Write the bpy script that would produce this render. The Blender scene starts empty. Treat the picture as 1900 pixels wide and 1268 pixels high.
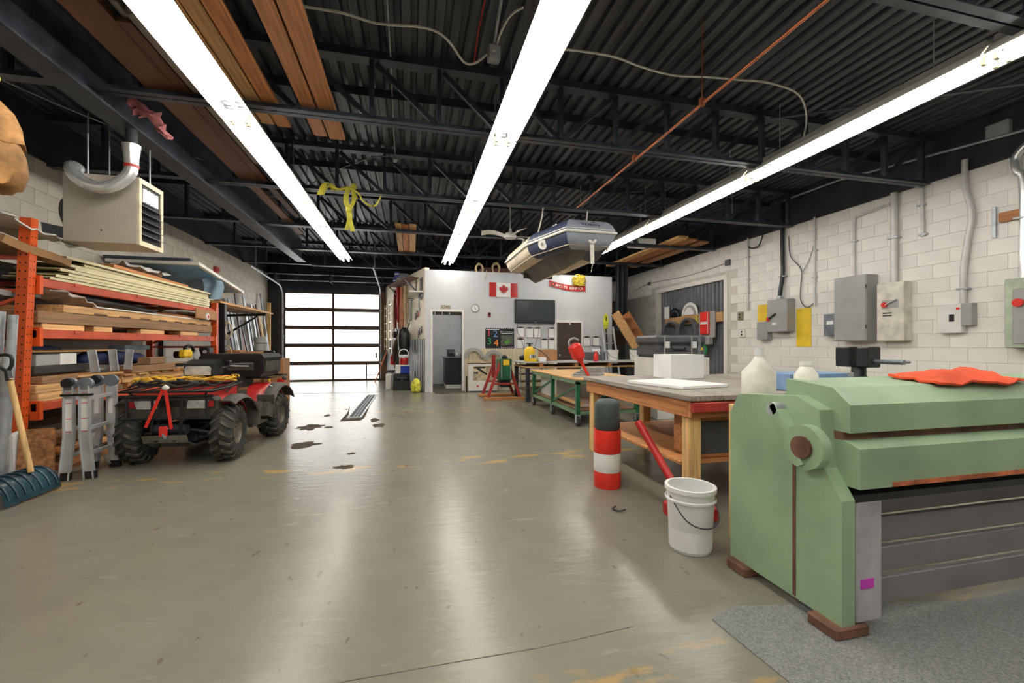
import bpy, math, random
from mathutils import Vector as V, Matrix
random.seed(7)
R = math.radians
sc = bpy.context.scene
COL = sc.collection
# ------------------------------------------------------------------ camera, world, exposure
FPX = 791.0
TH = math.atan(188 / FPX)
cam = bpy.data.cameras.new('camera'); camo = bpy.data.objects.new('camera', cam); COL.objects.link(camo)
cam.sensor_width = 36; cam.lens = 36 * FPX / 1900; cam.shift_y = 6 / 1900; cam.clip_start = .05
camo.location = (0, 0, 1.24); camo.rotation_euler = (R(90), 0, -TH)
sc.camera = camo
w = bpy.data.worlds.new('world'); sc.world = w; w.use_nodes = True
w.node_tree.nodes['Background'].inputs[0].default_value = (.85, .92, 1, 1)
w.node_tree.nodes['Background'].inputs[1].default_value = 2.0
sc.view_settings.view_transform = 'Standard'
sc.view_settings.look = 'None'
sc.view_settings.gamma = 1
sc.view_settings.use_curve_mapping = False
sc.view_settings.exposure = 0.62
TUBE = 21.0       # fluorescent tube emission
PANE = 2.3        # daylight in the frosted garage door panes

# ------------------------------------------------------------------ materials
def _c(c): return (c[0], c[1], c[2], 1)
def srgb(r, g, b):
    f = lambda x: (x / 255 / 12.92) if x <= 10 else ((x / 255 + .055) / 1.055) ** 2.4
    return (f(r), f(g), f(b))
MATS = {}
def mat(name, col, rough=.6, metal=0., var=.12, scale=6., bump=0., bscale=40., stretch=None, rand=0., dirt=None, spec=.5):
    """procedural: noise-varied colour, optional stretched grain, bump and per-object brightness"""
    if name in MATS: return MATS[name]
    m = bpy.data.materials.new(name); m.use_nodes = True
    nt = m.node_tree; N = nt.nodes; L = nt.links
    bs = N['Principled BSDF']
    tc = N.new('ShaderNodeTexCoord'); mp = N.new('ShaderNodeMapping')
    L.new(tc.outputs['Object'], mp.inputs['Vector'])
    if stretch: mp.inputs['Scale'].default_value = stretch
    nz = N.new('ShaderNodeTexNoise'); nz.inputs['Scale'].default_value = scale; nz.inputs['Detail'].default_value = 5
    L.new(mp.outputs[0], nz.inputs['Vector'])
    rp = N.new('ShaderNodeValToRGB')
    lo = tuple(max(0, x * (1 - 2.2 * var)) for x in col); hi = tuple(min(1, x * (1 + 2.2 * var)) for x in col)
    if dirt: lo = dirt
    rp.color_ramp.elements[0].position = .3; rp.color_ramp.elements[0].color = _c(lo)
    rp.color_ramp.elements[1].position = .7; rp.color_ramp.elements[1].color = _c(hi)
    L.new(nz.outputs['Fac'], rp.inputs['Fac'])
    out = rp.outputs['Color']
    if rand:
        oi = N.new('ShaderNodeObjectInfo'); mr = N.new('ShaderNodeMapRange')
        mr.inputs['To Min'].default_value = 1 - rand; mr.inputs['To Max'].default_value = 1 + rand
        L.new(oi.outputs['Random'], mr.inputs['Value'])
        vm = N.new('ShaderNodeVectorMath'); vm.operation = 'SCALE'
        L.new(out, vm.inputs[0]); L.new(mr.outputs[0], vm.inputs['Scale']); out = vm.outputs[0]
    L.new(out, bs.inputs['Base Color'])
    bs.inputs['Roughness'].default_value = rough; bs.inputs['Metallic'].default_value = metal
    bs.inputs['Specular IOR Level'].default_value = spec
    if bump:
        n2 = N.new('ShaderNodeTexNoise'); n2.inputs['Scale'].default_value = bscale; n2.inputs['Detail'].default_value = 4
        L.new(mp.outputs[0], n2.inputs['Vector'])
        b = N.new('ShaderNodeBump'); b.inputs['Strength'].default_value = bump; b.inputs['Distance'].default_value = .01
        L.new(n2.outputs['Fac'], b.inputs['Height']); L.new(b.outputs[0], bs.inputs['Normal'])
    MATS[name] = m
    return m
def emit(name, col, st):
    m = bpy.data.materials.new(name); m.use_nodes = True
    bs = m.node_tree.nodes['Principled BSDF']
    bs.inputs['Base Color'].default_value = _c(col); bs.inputs['Emission Color'].default_value = _c(col)
    bs.inputs['Emission Strength'].default_value = st; bs.inputs['Roughness'].default_value = .3
    MATS[name] = m
    return m
def wood(name, col, along='y', rand=.18, rough=.65, var=.16):
    st = {'x': (.6, 14, 14), 'y': (14, .6, 14), 'z': (14, 14, .6)}[along]
    return mat(name, col, rough, 0, var, 3., .15, 8., st, rand)

blockw = mat('painted_block_white', srgb(232, 228, 220), .55, 0, .03, 1.6, .25, 60, rand=.03)
blockb = mat('painted_block_beige', srgb(182, 174, 160), .55, 0, .05, 1.6, .25, 60, rand=.04)
mortarw = mat('mortar_white', srgb(204, 198, 188), .8, 0, .05, 5)
mortarb = mat('mortar_beige', srgb(160, 152, 138), .8, 0, .05, 5)
blackp = mat('black_paint', srgb(42, 43, 46), .5, 0, .25, 3., .1, 30)
deckm = mat('black_deck_paint', srgb(66, 69, 74), .42, 0, .3, 2., 0, 10, (9, .5, 9), rand=.1)
steelb = mat('black_steel', srgb(56, 60, 68), .45, .15, .25, 5., .1, 30)
drywall = mat('white_drywall', srgb(198, 200, 205), .5, 0, .03, 1.2, .03, 30)
whitep = mat('white_paint', srgb(228, 226, 220), .45, 0, .04, 4)
brownd = mat('brown_door_paint', srgb(72, 58, 50), .4, 0, .08, 4, .05, 60)
wood1 = wood('orange_lumber_y', srgb(186, 122, 72), 'y')
wood1x = wood('orange_lumber_x', srgb(190, 130, 78), 'x')
wood2 = wood('pale_pine_y', srgb(206, 160, 106), 'y')
wood2x = wood('pale_pine_x', srgb(206, 160, 106), 'x')
wood2z = wood('pale_pine_z', srgb(214, 176, 118), 'z')
wood3 = wood('weathered_wood_y', srgb(138, 104, 72), 'y')
woodd = wood('dark_board_y', srgb(104, 66, 44), 'y')
woodg = wood('grey_board_y', srgb(140, 132, 124), 'y')
osb = mat('osb', srgb(158, 108, 66), .8, 0, .25, 30, .4, 50)
card = mat('cardboard', srgb(168, 122, 84), .8, 0, .07, 5, rand=.12)
kraft = mat('kraft_paper', srgb(156, 118, 78), .7, 0, .1, 5, .2, 12)
cream = mat('cream_panel', srgb(226, 214, 170), .4, 0, .04, 3, rand=.05)
orange = mat('rack_orange_upright', srgb(214, 84, 28), .4, 0, .08, 4, rand=.03)
orangeb = mat('rack_orange_beam', srgb(190, 78, 48), .45, 0, .1, 4, rand=.03)
galv = mat('galvanised', srgb(168, 172, 176), .4, .45, .15, 8)
alu = mat('aluminium', srgb(205, 207, 210), .35, .5, .06, 8, rand=.05)
alug = mat('grey_aluminium', srgb(130, 134, 142), .4, .6, .12, 8, rand=.15)
chrome = mat('shiny_duct', srgb(225, 225, 225), .22, .65, .05, 10, .25, 30)
black = mat('black_plastic', srgb(28, 28, 30), .4, 0, .2, 6, .05, 40)
blackr = mat('black_rubber', srgb(50, 48, 45), .75, 0, .2, 8, .2, 30)
mud = mat('muddy_plastic', srgb(70, 66, 60), .7, 0, .25, 6, .1, 20)
redm = mat('red_paint', srgb(178, 34, 32), .35, 0, .06, 5)
redp = mat('red_plastic', srgb(226, 50, 38), .35, 0, .05, 5)
redo = mat('dull_red_paint', srgb(166, 54, 46), .5, 0, .12, 8, rand=.05)
maroon = mat('maroon_cloth', srgb(130, 30, 34), .8, 0, .2, 12, .3, 30)
green = mat('dark_green_paint', srgb(26, 92, 58), .4, 0, .12, 6)
mint = mat('mint_green_enamel', srgb(146, 170, 138), .45, 0, .1, 2.5, .08, 8)
rust = mat('rust_brown', srgb(112, 78, 62), .7, .2, .2, 8)
yellow = mat('yellow_plastic', srgb(232, 190, 36), .45, 0, .08, 6)
strapy = mat('yellow_strap', srgb(196, 188, 64), .7, 0, .1, 12)
ropey = mat('yellow_rope', srgb(214, 166, 50), .8, 0, .15, 20, rand=.1)
ropeb = mat('beige_rope', srgb(190, 170, 132), .9, 0, .15, 20, rand=.08)
whiter = mat('white_rope', srgb(228, 224, 214), .8, 0, .06, 20)
copper = mat('copper', srgb(184, 110, 72), .35, .7, .12, 10)
greyb = mat('grey_enamel', srgb(160, 160, 158), .4, 0, .04, 4)
greyd = mat('dark_grey', srgb(84, 86, 90), .5, 0, .1, 5)
beigeh = mat('heater_beige', srgb(178, 170, 156), .45, 0, .03, 3)
navy = mat('navy_pvc', srgb(44, 52, 78), .5, 0, .1, 4)
pvcg = mat('grey_pvc', srgb(150, 156, 168), .45, 0, .06, 4)
pvcb = mat('beige_pvc', srgb(206, 190, 164), .45, 0, .06, 4)
hullm = mat('hull_grey', srgb(96, 94, 88), .6, 0, .15, 3)
whitepl = mat('white_plastic', srgb(238, 238, 236), .35, 0, .03, 4)
bluep = mat('blue_plastic', srgb(30, 60, 160), .35, 0, .08, 6)
bluef = mat('blue_film', srgb(120, 172, 226), .4, 0, .2, 3)
bluel = mat('light_blue_cloth', srgb(150, 178, 200), .7, 0, .1, 5, .2, 10)
tarp = mat('dark_blue_tarp', srgb(38, 54, 96), .5, 0, .25, 4, .3, 10)
clearp = mat('white_film', srgb(206, 204, 200), .35, 0, .12, 8, .3, 14)
canvas = mat('tan_canvas', srgb(158, 114, 66), .85, 0, .25, 7, .8, 9)
coat = mat('dark_coat', srgb(52, 44, 38), .9, 0, .2, 8, .3, 16)
pink = mat('pink_fibre', srgb(196, 122, 124), .95, 0, .2, 14, .5, 30)
concd = mat('oil_stain', srgb(70, 58, 44), .75, 0, .15, 10, spec=.15)
matg = mat('grey_floor_mat', srgb(122, 123, 122), .85, 0, .16, 120, .4, 90)
tealb = mat('teal_plastic', srgb(40, 66, 78), .25, 0, .2, 6)
lens = mat('headlight_lens', srgb(220, 222, 224), .12, .5, .1, 20)
screen = mat('tv_screen', srgb(58, 66, 68), .2, 0, .06, 1.5)
ink = mat('black_ink', srgb(16, 16, 18), .6, 0, 0, 4)
paper = mat('white_paper', srgb(240, 240, 238), .7, 0, .02, 8)
reflm = mat('white_reflector', srgb(236, 232, 220), .35, 0, .02, 3)
tubem = emit('fluorescent_tube', (1.0, .985, .95), TUBE)
tubed = emit('dim_fluorescent_tube', (1.0, .88, .66), TUBE * .35)
panem = emit('daylit_frosted_pane', (1.0, .985, .95), PANE)

def floor_mat():
    m = bpy.data.materials.new('worn_painted_concrete'); m.use_nodes = True
    nt = m.node_tree; N = nt.nodes; L = nt.links; bs = N['Principled BSDF']
    tc = N.new('ShaderNodeTexCoord')
    def noise(s, d=6, st=None, dist=0):
        n = N.new('ShaderNodeTexNoise'); n.inputs['Scale'].default_value = s; n.inputs['Detail'].default_value = d
        n.inputs['Distortion'].default_value = dist
        mp = N.new('ShaderNodeMapping'); L.new(tc.outputs['Object'], mp.inputs[0])
        if st: mp.inputs['Scale'].default_value = st
        L.new(mp.outputs[0], n.inputs['Vector']); return n.outputs['Fac']
    def ramp(src, p0, c0, p1, c1):
        r = N.new('ShaderNodeValToRGB'); r.color_ramp.elements[0].position = p0; r.color_ramp.elements[1].position = p1
        r.color_ramp.elements[0].color = _c(c0); r.color_ramp.elements[1].color = _c(c1); L.new(src, r.inputs[0]); return r.outputs[0]
    def mix(f, a, b, t='MIX'):
        x = N.new('ShaderNodeMix'); x.data_type = 'RGBA'; x.blend_type = t
        if hasattr(f, 'links'): L.new(f, x.inputs[0])
        else: x.inputs[0].default_value = f
        L.new(a, x.inputs[6]); L.new(b, x.inputs[7]) if hasattr(b, 'links') else x.inputs.__getitem__(7).__setattr__('default_value', b)
        return x.outputs[2]
    base = ramp(noise(.55), .3, srgb(119, 116, 104), .7, srgb(131, 128, 114))
    fine = ramp(noise(5, 9), .3, (.90, .90, .90), .7, (1.04, 1.04, 1.04))
    c = mix(.65, base, fine, 'MULTIPLY')
    # scattered dark grit and pale scuffs
    c = mix(ramp(noise(14, 3, (1, .5, 1)), .68, (0, 0, 0), .72, (.6, .6, .6)), c, _c(srgb(96, 84, 66)))
    c = mix(ramp(noise(9, 4, (.35, 1, 1), .6), .66, (0, 0, 0), .76, (.4, .4, .4)), c, _c(srgb(164, 162, 150)))
    # remains of a yellow painted line across the bay
    sx = N.new('ShaderNodeSeparateXYZ'); L.new(tc.outputs['Object'], sx.inputs[0])
    def band(c0, wd):
        a = N.new('ShaderNodeMath'); a.operation = 'SUBTRACT'; L.new(sx.outputs['Y'], a.inputs[0]); a.inputs[1].default_value = c0
        b = N.new('ShaderNodeMath'); b.operation = 'ABSOLUTE'; L.new(a.outputs[0], b.inputs[0])
        d = N.new('ShaderNodeMapRange'); d.inputs['From Min'].default_value = wd; d.inputs['From Max'].default_value = wd * .4
        L.new(b.outputs[0], d.inputs['Value']); return d.outputs[0]
    pn = ramp(noise(5, 8, (.5, 1.2, 1)), .55, (0, 0, 0), .62, (.6, .6, .6))
    for c0, wd in ((4.55, .22), (8.1, .35), (1.35, .25)):
        mu = N.new('ShaderNodeMath'); mu.operation = 'MULTIPLY'; L.new(pn, mu.inputs[0]); L.new(band(c0, wd), mu.inputs[1])
        c = mix(mu.outputs[0], c, _c(srgb(190, 150, 74)))
    L.new(c, bs.inputs['Base Color'])
    bs.inputs['Roughness'].default_value = .26
    bs.inputs['Specular IOR Level'].default_value = .4
    b = N.new('ShaderNodeBump'); b.inputs['Strength'].default_value = .3; b.inputs['Distance'].default_value = .01
    L.new(noise(12, 7, (.5, 1.6, 1)), b.inputs['Height']); L.new(b.outputs[0], bs.inputs['Normal'])
    return m

# ------------------------------------------------------------------ mesh collector and object helpers
class B:
    def __init__(s): s.v = []; s.f = []
    def add(s, vs, fs):
        n = len(s.v); s.v += [tuple(x) for x in vs]; s.f += [tuple(i + n for i in f) for f in fs]; return s
    def box(s, x0, x1, y0, y1, z0, z1):
        return s.add([(x0, y0, z0), (x1, y0, z0), (x1, y1, z0), (x0, y1, z0), (x0, y0, z1), (x1, y0, z1), (x1, y1, z1), (x0, y1, z1)],
                     [(3, 2, 1, 0), (4, 5, 6, 7), (0, 1, 5, 4), (1, 2, 6, 5), (2, 3, 7, 6), (3, 0, 4, 7)])
    def cb(s, x0, x1, y0, y1, z0, z1, k=.01):
        """chamfered box"""
        n = len(s.v); a = s
        xs = (x0, x0 + k, x1 - k, x1); ys = (y0, y0 + k, y1 - k, y1); zs = (z0, z0 + k, z1 - k, z1)
        idx = {}
        vs = []
        def g(i, j, l):
            if (i, j, l) not in idx: idx[(i, j, l)] = len(vs); vs.append((xs[i], ys[j], zs[l]))
            return idx[(i, j, l)]
        fs = []
        fs.append([g(0, 1, 1), g(0, 1, 2), g(0, 2, 2), g(0, 2, 1)]); fs.append([g(3, 1, 1), g(3, 2, 1), g(3, 2, 2), g(3, 1, 2)])
        fs.append([g(1, 0, 1), g(2, 0, 1), g(2, 0, 2), g(1, 0, 2)]); fs.append([g(1, 3, 1), g(1, 3, 2), g(2, 3, 2), g(2, 3, 1)])
        fs.append([g(1, 1, 0), g(1, 2, 0), g(2, 2, 0), g(2, 1, 0)]); fs.append([g(1, 1, 3), g(2, 1, 3), g(2, 2, 3), g(1, 2, 3)])
        for X, x in ((0, 1), (3, 2)):
            for Y, y in ((0, 1), (3, 2)):
                fs.append([g(X, y, 1), g(X, y, 2), g(x, Y, 2), g(x, Y, 1)])
                for Z, z in ((0, 1), (3, 2)): fs.append([g(X, y, z), g(x, Y, z), g(x, y, Z)])
            for Z, z in ((0, 1), (3, 2)): fs.append([g(X, 1, z), g(X, 2, z), g(x, 2, Z), g(x, 1, Z)])
        for Y, y in ((0, 1), (3, 2)):
            for Z, z in ((0, 1), (3, 2)): fs.append([g(1, Y, z), g(2, Y, z), g(2, y, Z), g(1, y, Z)])
        return s.add(vs, fs)
    def bar(s, p, q, wd, h, up=(0, 0, 1)):
        p = V(p); q = V(q); d = (q - p).normalized(); u = V(up)
        if abs(d.dot(u)) > .98: u = V((1, 0, 0))
        r = d.cross(u).normalized(); u = r.cross(d).normalized()
        o = [r * (wd / 2 * a) + u * (h / 2 * b) for a, b in ((-1, -1), (1, -1), (1, 1), (-1, 1))]
        return s.add([p + x for x in o] + [q + x for x in o], [(0, 1, 2, 3), (7, 6, 5, 4), (0, 4, 5, 1), (1, 5, 6, 2), (2, 6, 7, 3), (3, 7, 4, 0)])
    def tube(s, pts, r, n=8, closed=False, ell=None):
        pts = [V(p) for p in pts]; m = len(pts); vs = []; fs = []
        rr = r if isinstance(r, (list, tuple)) else [r] * m
        u = None
        for i in range(m):
            a = pts[i - 1] if (i or closed) else pts[0]; b = pts[(i + 1) % m] if (i < m - 1 or closed) else pts[-1]
            d = (b - a).normalized() if (b - a).length > 1e-9 else V((0, 0, 1))
            if u is None: u = d.cross(V((0, 0, 1))) if abs(d.z) < .95 else d.cross(V((1, 0, 0)))
            u = (u - d * u.dot(d)).normalized(); w_ = d.cross(u)
            for k in range(n):
                t = 2 * math.pi * k / n
                vs.append(pts[i] + u * (rr[i] * math.cos(t)) + w_ * (rr[i] * math.sin(t) * (ell or 1)))
        for i in range(m if closed else m - 1):
            j = (i + 1) % m
            for k in range(n):
                l = (k + 1) % n; fs.append((i * n + k, i * n + l, j * n + l, j * n + k))
        if not closed: fs.append(tuple(range(n))[::-1]); fs.append(tuple((m - 1) * n + k for k in range(n)))
        return s.add(vs, fs)
    def cyl(s, p, q, r, r2=None, n=14): return s.tube([p, q], [r, r if r2 is None else r2], n)
    def lathe(s, prof, n=20, c=(0, 0, 0), ax='z', cap=True):
        """prof: (radius, height) along axis"""
        vs = []; fs = []; m = len(prof)
        for r, h in prof:
            for k in range(n):
                t = 2 * math.pi * k / n; a, b = r * math.cos(t), r * math.sin(t)
                p = {'z': (a, b, h), 'x': (h, a, b), 'y': (b, h, a)}[ax]
                vs.append((p[0] + c[0], p[1] + c[1], p[2] + c[2]))
        for i in range(m - 1):
            for k in range(n):
                l = (k + 1) % n; fs.append((i * n + k, i * n + l, (i + 1) * n + l, (i + 1) * n + k))
        if cap: fs.append(tuple(range(n))[::-1]); fs.append(tuple((m - 1) * n + k for k in range(n)))
        return s.add(vs, fs)
    def prism(s, poly, a, b, ax='y'):
        """poly in the plane across axis ax: y -> (x,z), x -> (y,z), z -> (x,y)"""
        f = {'y': lambda p, t: (p[0], t, p[1]), 'x': lambda p, t: (t, p[0], p[1]), 'z': lambda p, t: (p[0], p[1], t)}[ax]
        n = len(poly)
        return s.add([f(p, a) for p in poly] + [f(p, b) for p in poly],
                     [tuple(range(n))[::-1], tuple(range(n, 2 * n))] + [(i, (i + 1) % n, (i + 1) % n + n, i + n) for i in range(n)])
    def shell(s, fn, nu, nv, t=.006):
        """sheet with thickness: fn(u,v)->point, u,v in 0..1; second side offset along normal-ish"""
        P = [[V(fn(i / nu, j / nv)) for j in range(nv + 1)] for i in range(nu + 1)]
        vs = []; 
        for i in range(nu + 1):
            for j in range(nv + 1): vs.append(P[i][j])
        for i in range(nu + 1):
            for j in range(nv + 1):
                du = P[min(i + 1, nu)][j] - P[max(i - 1, 0)][j]; dv = P[i][min(j + 1, nv)] - P[i][max(j - 1, 0)]
                nn = du.cross(dv); nn = nn.normalized() if nn.length > 1e-9 else V((0, 0, 1))
                vs.append(P[i][j] + nn * t)
        o = (nu + 1) * (nv + 1); g = lambda i, j: i * (nv + 1) + j; fs = []
        for i in range(nu):
            for j in range(nv):
                q = (g(i, j), g(i + 1, j), g(i + 1, j + 1), g(i, j + 1)); fs.append(q[::-1]); fs.append(tuple(k + o for k in q))
        edge = [g(i, 0) for i in range(nu + 1)] + [g(nu, j) for j in range(1, nv + 1)] + [g(i, nv) for i in range(nu - 1, -1, -1)] + [g(0, j) for j in range(nv - 1, 0, -1)]
        for k in range(len(edge)):
            a, b = edge[k], edge[(k + 1) % len(edge)]; fs.append((a, b, b + o, a + o))
        return s.add(vs, fs)
    def xf(s, M): s.v = [tuple(M @ V(p)) for p in s.v]; return s
    def off(s, d): s.v = [(p[0] + d[0], p[1] + d[1], p[2] + d[2]) for p in s.v]; return s

def mesh(name, b, m, smooth=False):
    me = bpy.data.meshes.new(name); me.from_pydata(b.v, [], b.f); me.update()
    import bmesh
    bm = bmesh.new(); bm.from_mesh(me); bmesh.ops.recalc_face_normals(bm, faces=bm.faces); bm.to_mesh(me); bm.free()
    if smooth:
        me.polygons.foreach_set('use_smooth', [True] * len(me.polygons))
        try: me.set_sharp_from_angle(angle=R(smooth if smooth is not True else 40))
        except Exception: pass
    me.materials.append(m)
    return me
def tag(o, label=None, cat=None, group=None, kind=None):
    if label: o['label'] = label
    if cat: o['category'] = cat
    if group: o['group'] = group
    if kind: o['kind'] = kind
    return o
def obj(name, b, m, parent=None, smooth=False, world=False):
    me = b if isinstance(b, bpy.types.Mesh) else None
    if me is None:
        if world and parent is not None:
            # vertices given in world space: take them into the parent's own space
            b.xf(wm(parent).inverted())
        me = mesh(name, b, m, smooth)
    o = bpy.data.objects.new(name, me); COL.objects.link(o)
    if parent is not None: o.parent = parent
    return o
def wm(o):
    M = Matrix.LocRotScale(o.location, o.rotation_euler, o.scale)
    return wm(o.parent) @ M if o.parent else M
def thing(name, label, cat, loc=(0, 0, 0), rz=0, group=None):
    o = bpy.data.objects.new(name, None); COL.objects.link(o)
    o.empty_display_size = .1; o.location = loc; o.rotation_euler = (0, 0, rz)
    return tag(o, label, cat, group)
def solo(name, b, m, label, cat, group=None, smooth=False):
    """a thing that is one mesh: origin at its base"""
    xs = [p[0] for p in b.v]; ys = [p[1] for p in b.v]; z = min(p[2] for p in b.v)
    c = ((min(xs) + max(xs)) / 2, (min(ys) + max(ys)) / 2, z)
    b.off((-c[0], -c[1], -c[2]))
    o = obj(name, b, m, None, smooth); o.location = c
    return tag(o, label, cat, group)
def struct(name, b, m, smooth=False):
    o = obj(name, b, m, None, smooth); o['kind'] = 'structure'; return o
def part(t, name, b, m, smooth=False): return obj(name, b, m, t, smooth, True)       # world coordinates
def copy_tree(o, parent=None):
    c = o.copy(); COL.objects.link(c); c.parent = parent
    for ch in list(o.children): copy_tree(ch, c)
    return c
def text(t, name, s, size, m, loc, rot, align='CENTER', depth=.0008, sx=1):
    """lettering as a thin mesh, world placed"""
    cu = bpy.data.curves.new(name, 'FONT'); cu.body = s; cu.size = size; cu.extrude = depth; cu.align_x = align; cu.align_y = 'CENTER'; cu.resolution_u = 3
    tmp = bpy.data.objects.new('tmp_text', cu); COL.objects.link(tmp)
    dg = bpy.context.evaluated_depsgraph_get(); me = bpy.data.meshes.new_from_object(tmp.evaluated_get(dg))
    bpy.data.objects.remove(tmp); me.name = name
    M = Matrix.Translation(loc) @ (rot if isinstance(rot, Matrix) else __import__('mathutils').Euler(rot).to_matrix().to_4x4()) @ Matrix.Diagonal((sx, 1, 1, 1))
    me.transform(wm(t).inverted() @ M); me.materials.clear(); me.materials.append(m)
    o = bpy.data.objects.new(name, me); COL.objects.link(o); o.parent = t
    return o
def arc(c, r, a0, a1, n, plane='xz', rx=None):
    o = []
    for i in range(n + 1):
        t = a0 + (a1 - a0) * i / n; a, b = (rx or r) * math.cos(t), r * math.sin(t)
        o.append({'xz': (c[0] + a, c[1], c[2] + b), 'yz': (c[0], c[1] + a, c[2] + b), 'xy': (c[0] + a, c[1] + b, c[2])}[plane])
    return o
def smoothpts(pts, k=5):
    """Catmull-Rom through pts"""
    P = [V(p) for p in pts]; P = [P[0]] + P + [P[-1]]; o = []
    for i in range(1, len(P) - 2):
        for j in range(k):
            t = j / k; a, b, c, d = P[i - 1], P[i], P[i + 1], P[i + 2]
            o.append(.5 * ((2 * b) + (c - a) * t + (2 * a - 5 * b + 4 * c - d) * t * t + (3 * b - a - 3 * c + d) * t ** 3))
    o.append(P[-2]); return o
# ================================================================== SETTING
YB, YE = -5.0, 15.62          # back wall behind the camera, door wall
XL, XR = -4.6, 7.36
ZD = 4.24                     # underside of deck
floor = struct('floor', B().box(XL - .2, XR + .2, YB - .1, YE + 1.5, -.12, 0), floor_mat())

# ---- block walls: recessed mortar backing, each block proud of it
def block_mesh(m, nm):
    k = .003; d = .005; L_, H_ = .1984, .0985
    b = B()
    # local: face towards +x, y along the wall, z up
    vs = [(-d, -L_, -H_), (-d, L_, -H_), (-d, L_, H_), (-d, -L_, H_), (0, -L_ + k, -H_ + k), (0, L_ - k, -H_ + k), (0, L_ - k, H_ - k), (0, -L_ + k, H_ - k)]
    b.add(vs, [(4, 5, 6, 7), (0, 1, 5, 4), (1, 2, 6, 5), (2, 3, 7, 6), (3, 0, 4, 7)])
    return mesh(nm, b, m)
def block_wall(wall, x, face, m, skip, near, zt=3.6, y0=-.0, y1=YE):
    me = block_mesh(m, 'block'); rest = B(); n = 0
    nz = int(round(zt / .2))
    for r in range(nz):
        z = .1 + .2 * r; y = y0 + (.2 if r % 2 else 0)
        while y < y1:
            yc = y + .2
            if yc + .2 <= y1 + .01 and not skip(yc, z):
                if near(yc, z) and n < 300:
                    o = bpy.data.objects.new('block', me); COL.objects.link(o); o.parent = wall
                    o.location = (x + random.uniform(-.0008, .0008), yc, z); o.rotation_euler = (0, 0, 0 if face > 0 else math.pi)
                    n += 1
                else:
                    b2 = B(); b2.v = [tuple(v.co) for v in me.vertices]; b2.f = [tuple(p.vertices) for p in me.polygons]
                    s = 1 if face > 0 else -1
                    rest.add([(x + s * p[0], yc + s * p[1], z + p[2]) for p in b2.v], b2.f)
            y += .4
    if rest.v:
        o = obj('further_blocks', rest, m, wall); o['kind'] = 'stuff'
SH = (8.75, 11.68, 2.87)      # shutter opening in the right wall
b = B().box(XR + .006, XR + .2, YB, SH[0], 0, 3.6).box(XR + .006, XR + .2, SH[1], YE, 0, 3.6).box(XR + .006, XR + .2, SH[0], SH[1], SH[2], 3.6).box(XR + .12, XR + .2, SH[0], SH[1], 0, SH[2])
wr = struct('wall_right', b, mortarw)
block_wall(wr, XR, -1, blockw, lambda y, z: SH[0] - .2 < y < SH[1] + .2 and z < SH[2] + .05, lambda y, z: 2.9 < y < 13.8 and z > 1.25)
struct('wall_right_upper', B().box(XR - .02, XR + .2, YB, YE, 3.6, ZD + .3), blackp)
wl = struct('wall_left', B().box(XL - .2, XL - .006, YB, YE, 0, 3.6), mortarb)
block_wall(wl, XL, 1, blockb, lambda y, z: False, lambda y, z: y > 4.2 and z > 1.65)
struct('wall_left_upper', B().box(XL - .2, XL + .02, YB, YE, 3.6, ZD + .3), blackp)
struct('wall_back', B().box(XL - .2, XR + .2, YB - .2, YB, 0, ZD + .3), blockw)
# ---- end wall round the garage door
GX0, GX1, GZ = -4.12, -1.04, 3.04
struct('wall_end', B().box(XL - .2, GX0 - .08, YE, YE + .2, 0, ZD + .3).box(GX0 - .08, GX1 + .08, YE, YE + .2, GZ + .06, ZD + .3).box(GX1 + .08, XR + .2, YE, YE + .2, 0, ZD + .3), blackp)
jamb = mat('brown_jamb', srgb(112, 82, 54), .6, 0, .15, 4)
t1 = struct('trim_1', B().box(GX0 - .16, GX0, YE - .05, YE + .2, 0, GZ + .06), mat('dark_jamb', srgb(58, 54, 52), .6))
t2 = struct('trim_2', B().box(GX1, GX1 + .22, YE - .05, YE + .2, 0, GZ + .06), jamb)
t3 = struct('trim_3', B().box(GX0, GX1, YE - .05, YE + .2, GZ, GZ + .1), steelb)
# ---- garage door: five sections of two panes
gd = struct('door_1', B().box(GX0, GX1, YE + .012, YE + .02, 0, .03), steelb)
railm = mat('door_rail_brown', srgb(82, 62, 48), .45, .2, .1, 6)
rows = 5; hh = GZ / rows; xm = (GX0 + GX1) / 2
for i in range(rows):
    z0, z1 = i * hh, (i + 1) * hh
    s_ = part(gd, 'door_section', B().box(GX0, GX1, YE - .01, YE + .035, z0, z0 + .065).box(GX0, GX1, YE - .01, YE + .035, z1 - .065, z1)
              .box(GX0, GX0 + .05, YE - .01, YE + .035, z0 + .055, z1 - .055).box(GX1 - .05, GX1, YE - .01, YE + .035, z0 + .055, z1 - .055).box(xm - .038, xm + .038, YE - .01, YE + .035, z0 + .055, z1 - .055), railm)
    for x0, x1 in ((GX0 + .05, xm - .038), (xm + .038, GX1 - .05)):
        part(s_, 'pane', B().box(x0, x1, YE + .01, YE + .016, z0 + .055, z1 - .055), panem)
    if i == 0: part(s_, 'hatch_frame', B().box(GX1 - .47, GX1 - .43, YE - .02, YE + .008, z0 + .055, z1 - .055).box(GX1 - .43, GX1 - .05, YE - .02, YE + .008, z0 + .17, z0 + .2), railm)
part(gd, 'latch', B().cb(GX1 - .16, GX1 - .10, YE - .05, YE - .01, .78, .96, .008), greyb)
part(gd, 'rope_knob', B().lathe([(.012, -.03), (.022, -.015), (.022, .01), (.01, .02)], 10, (xm + .02, YE - .03, 1.02)), black)
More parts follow.
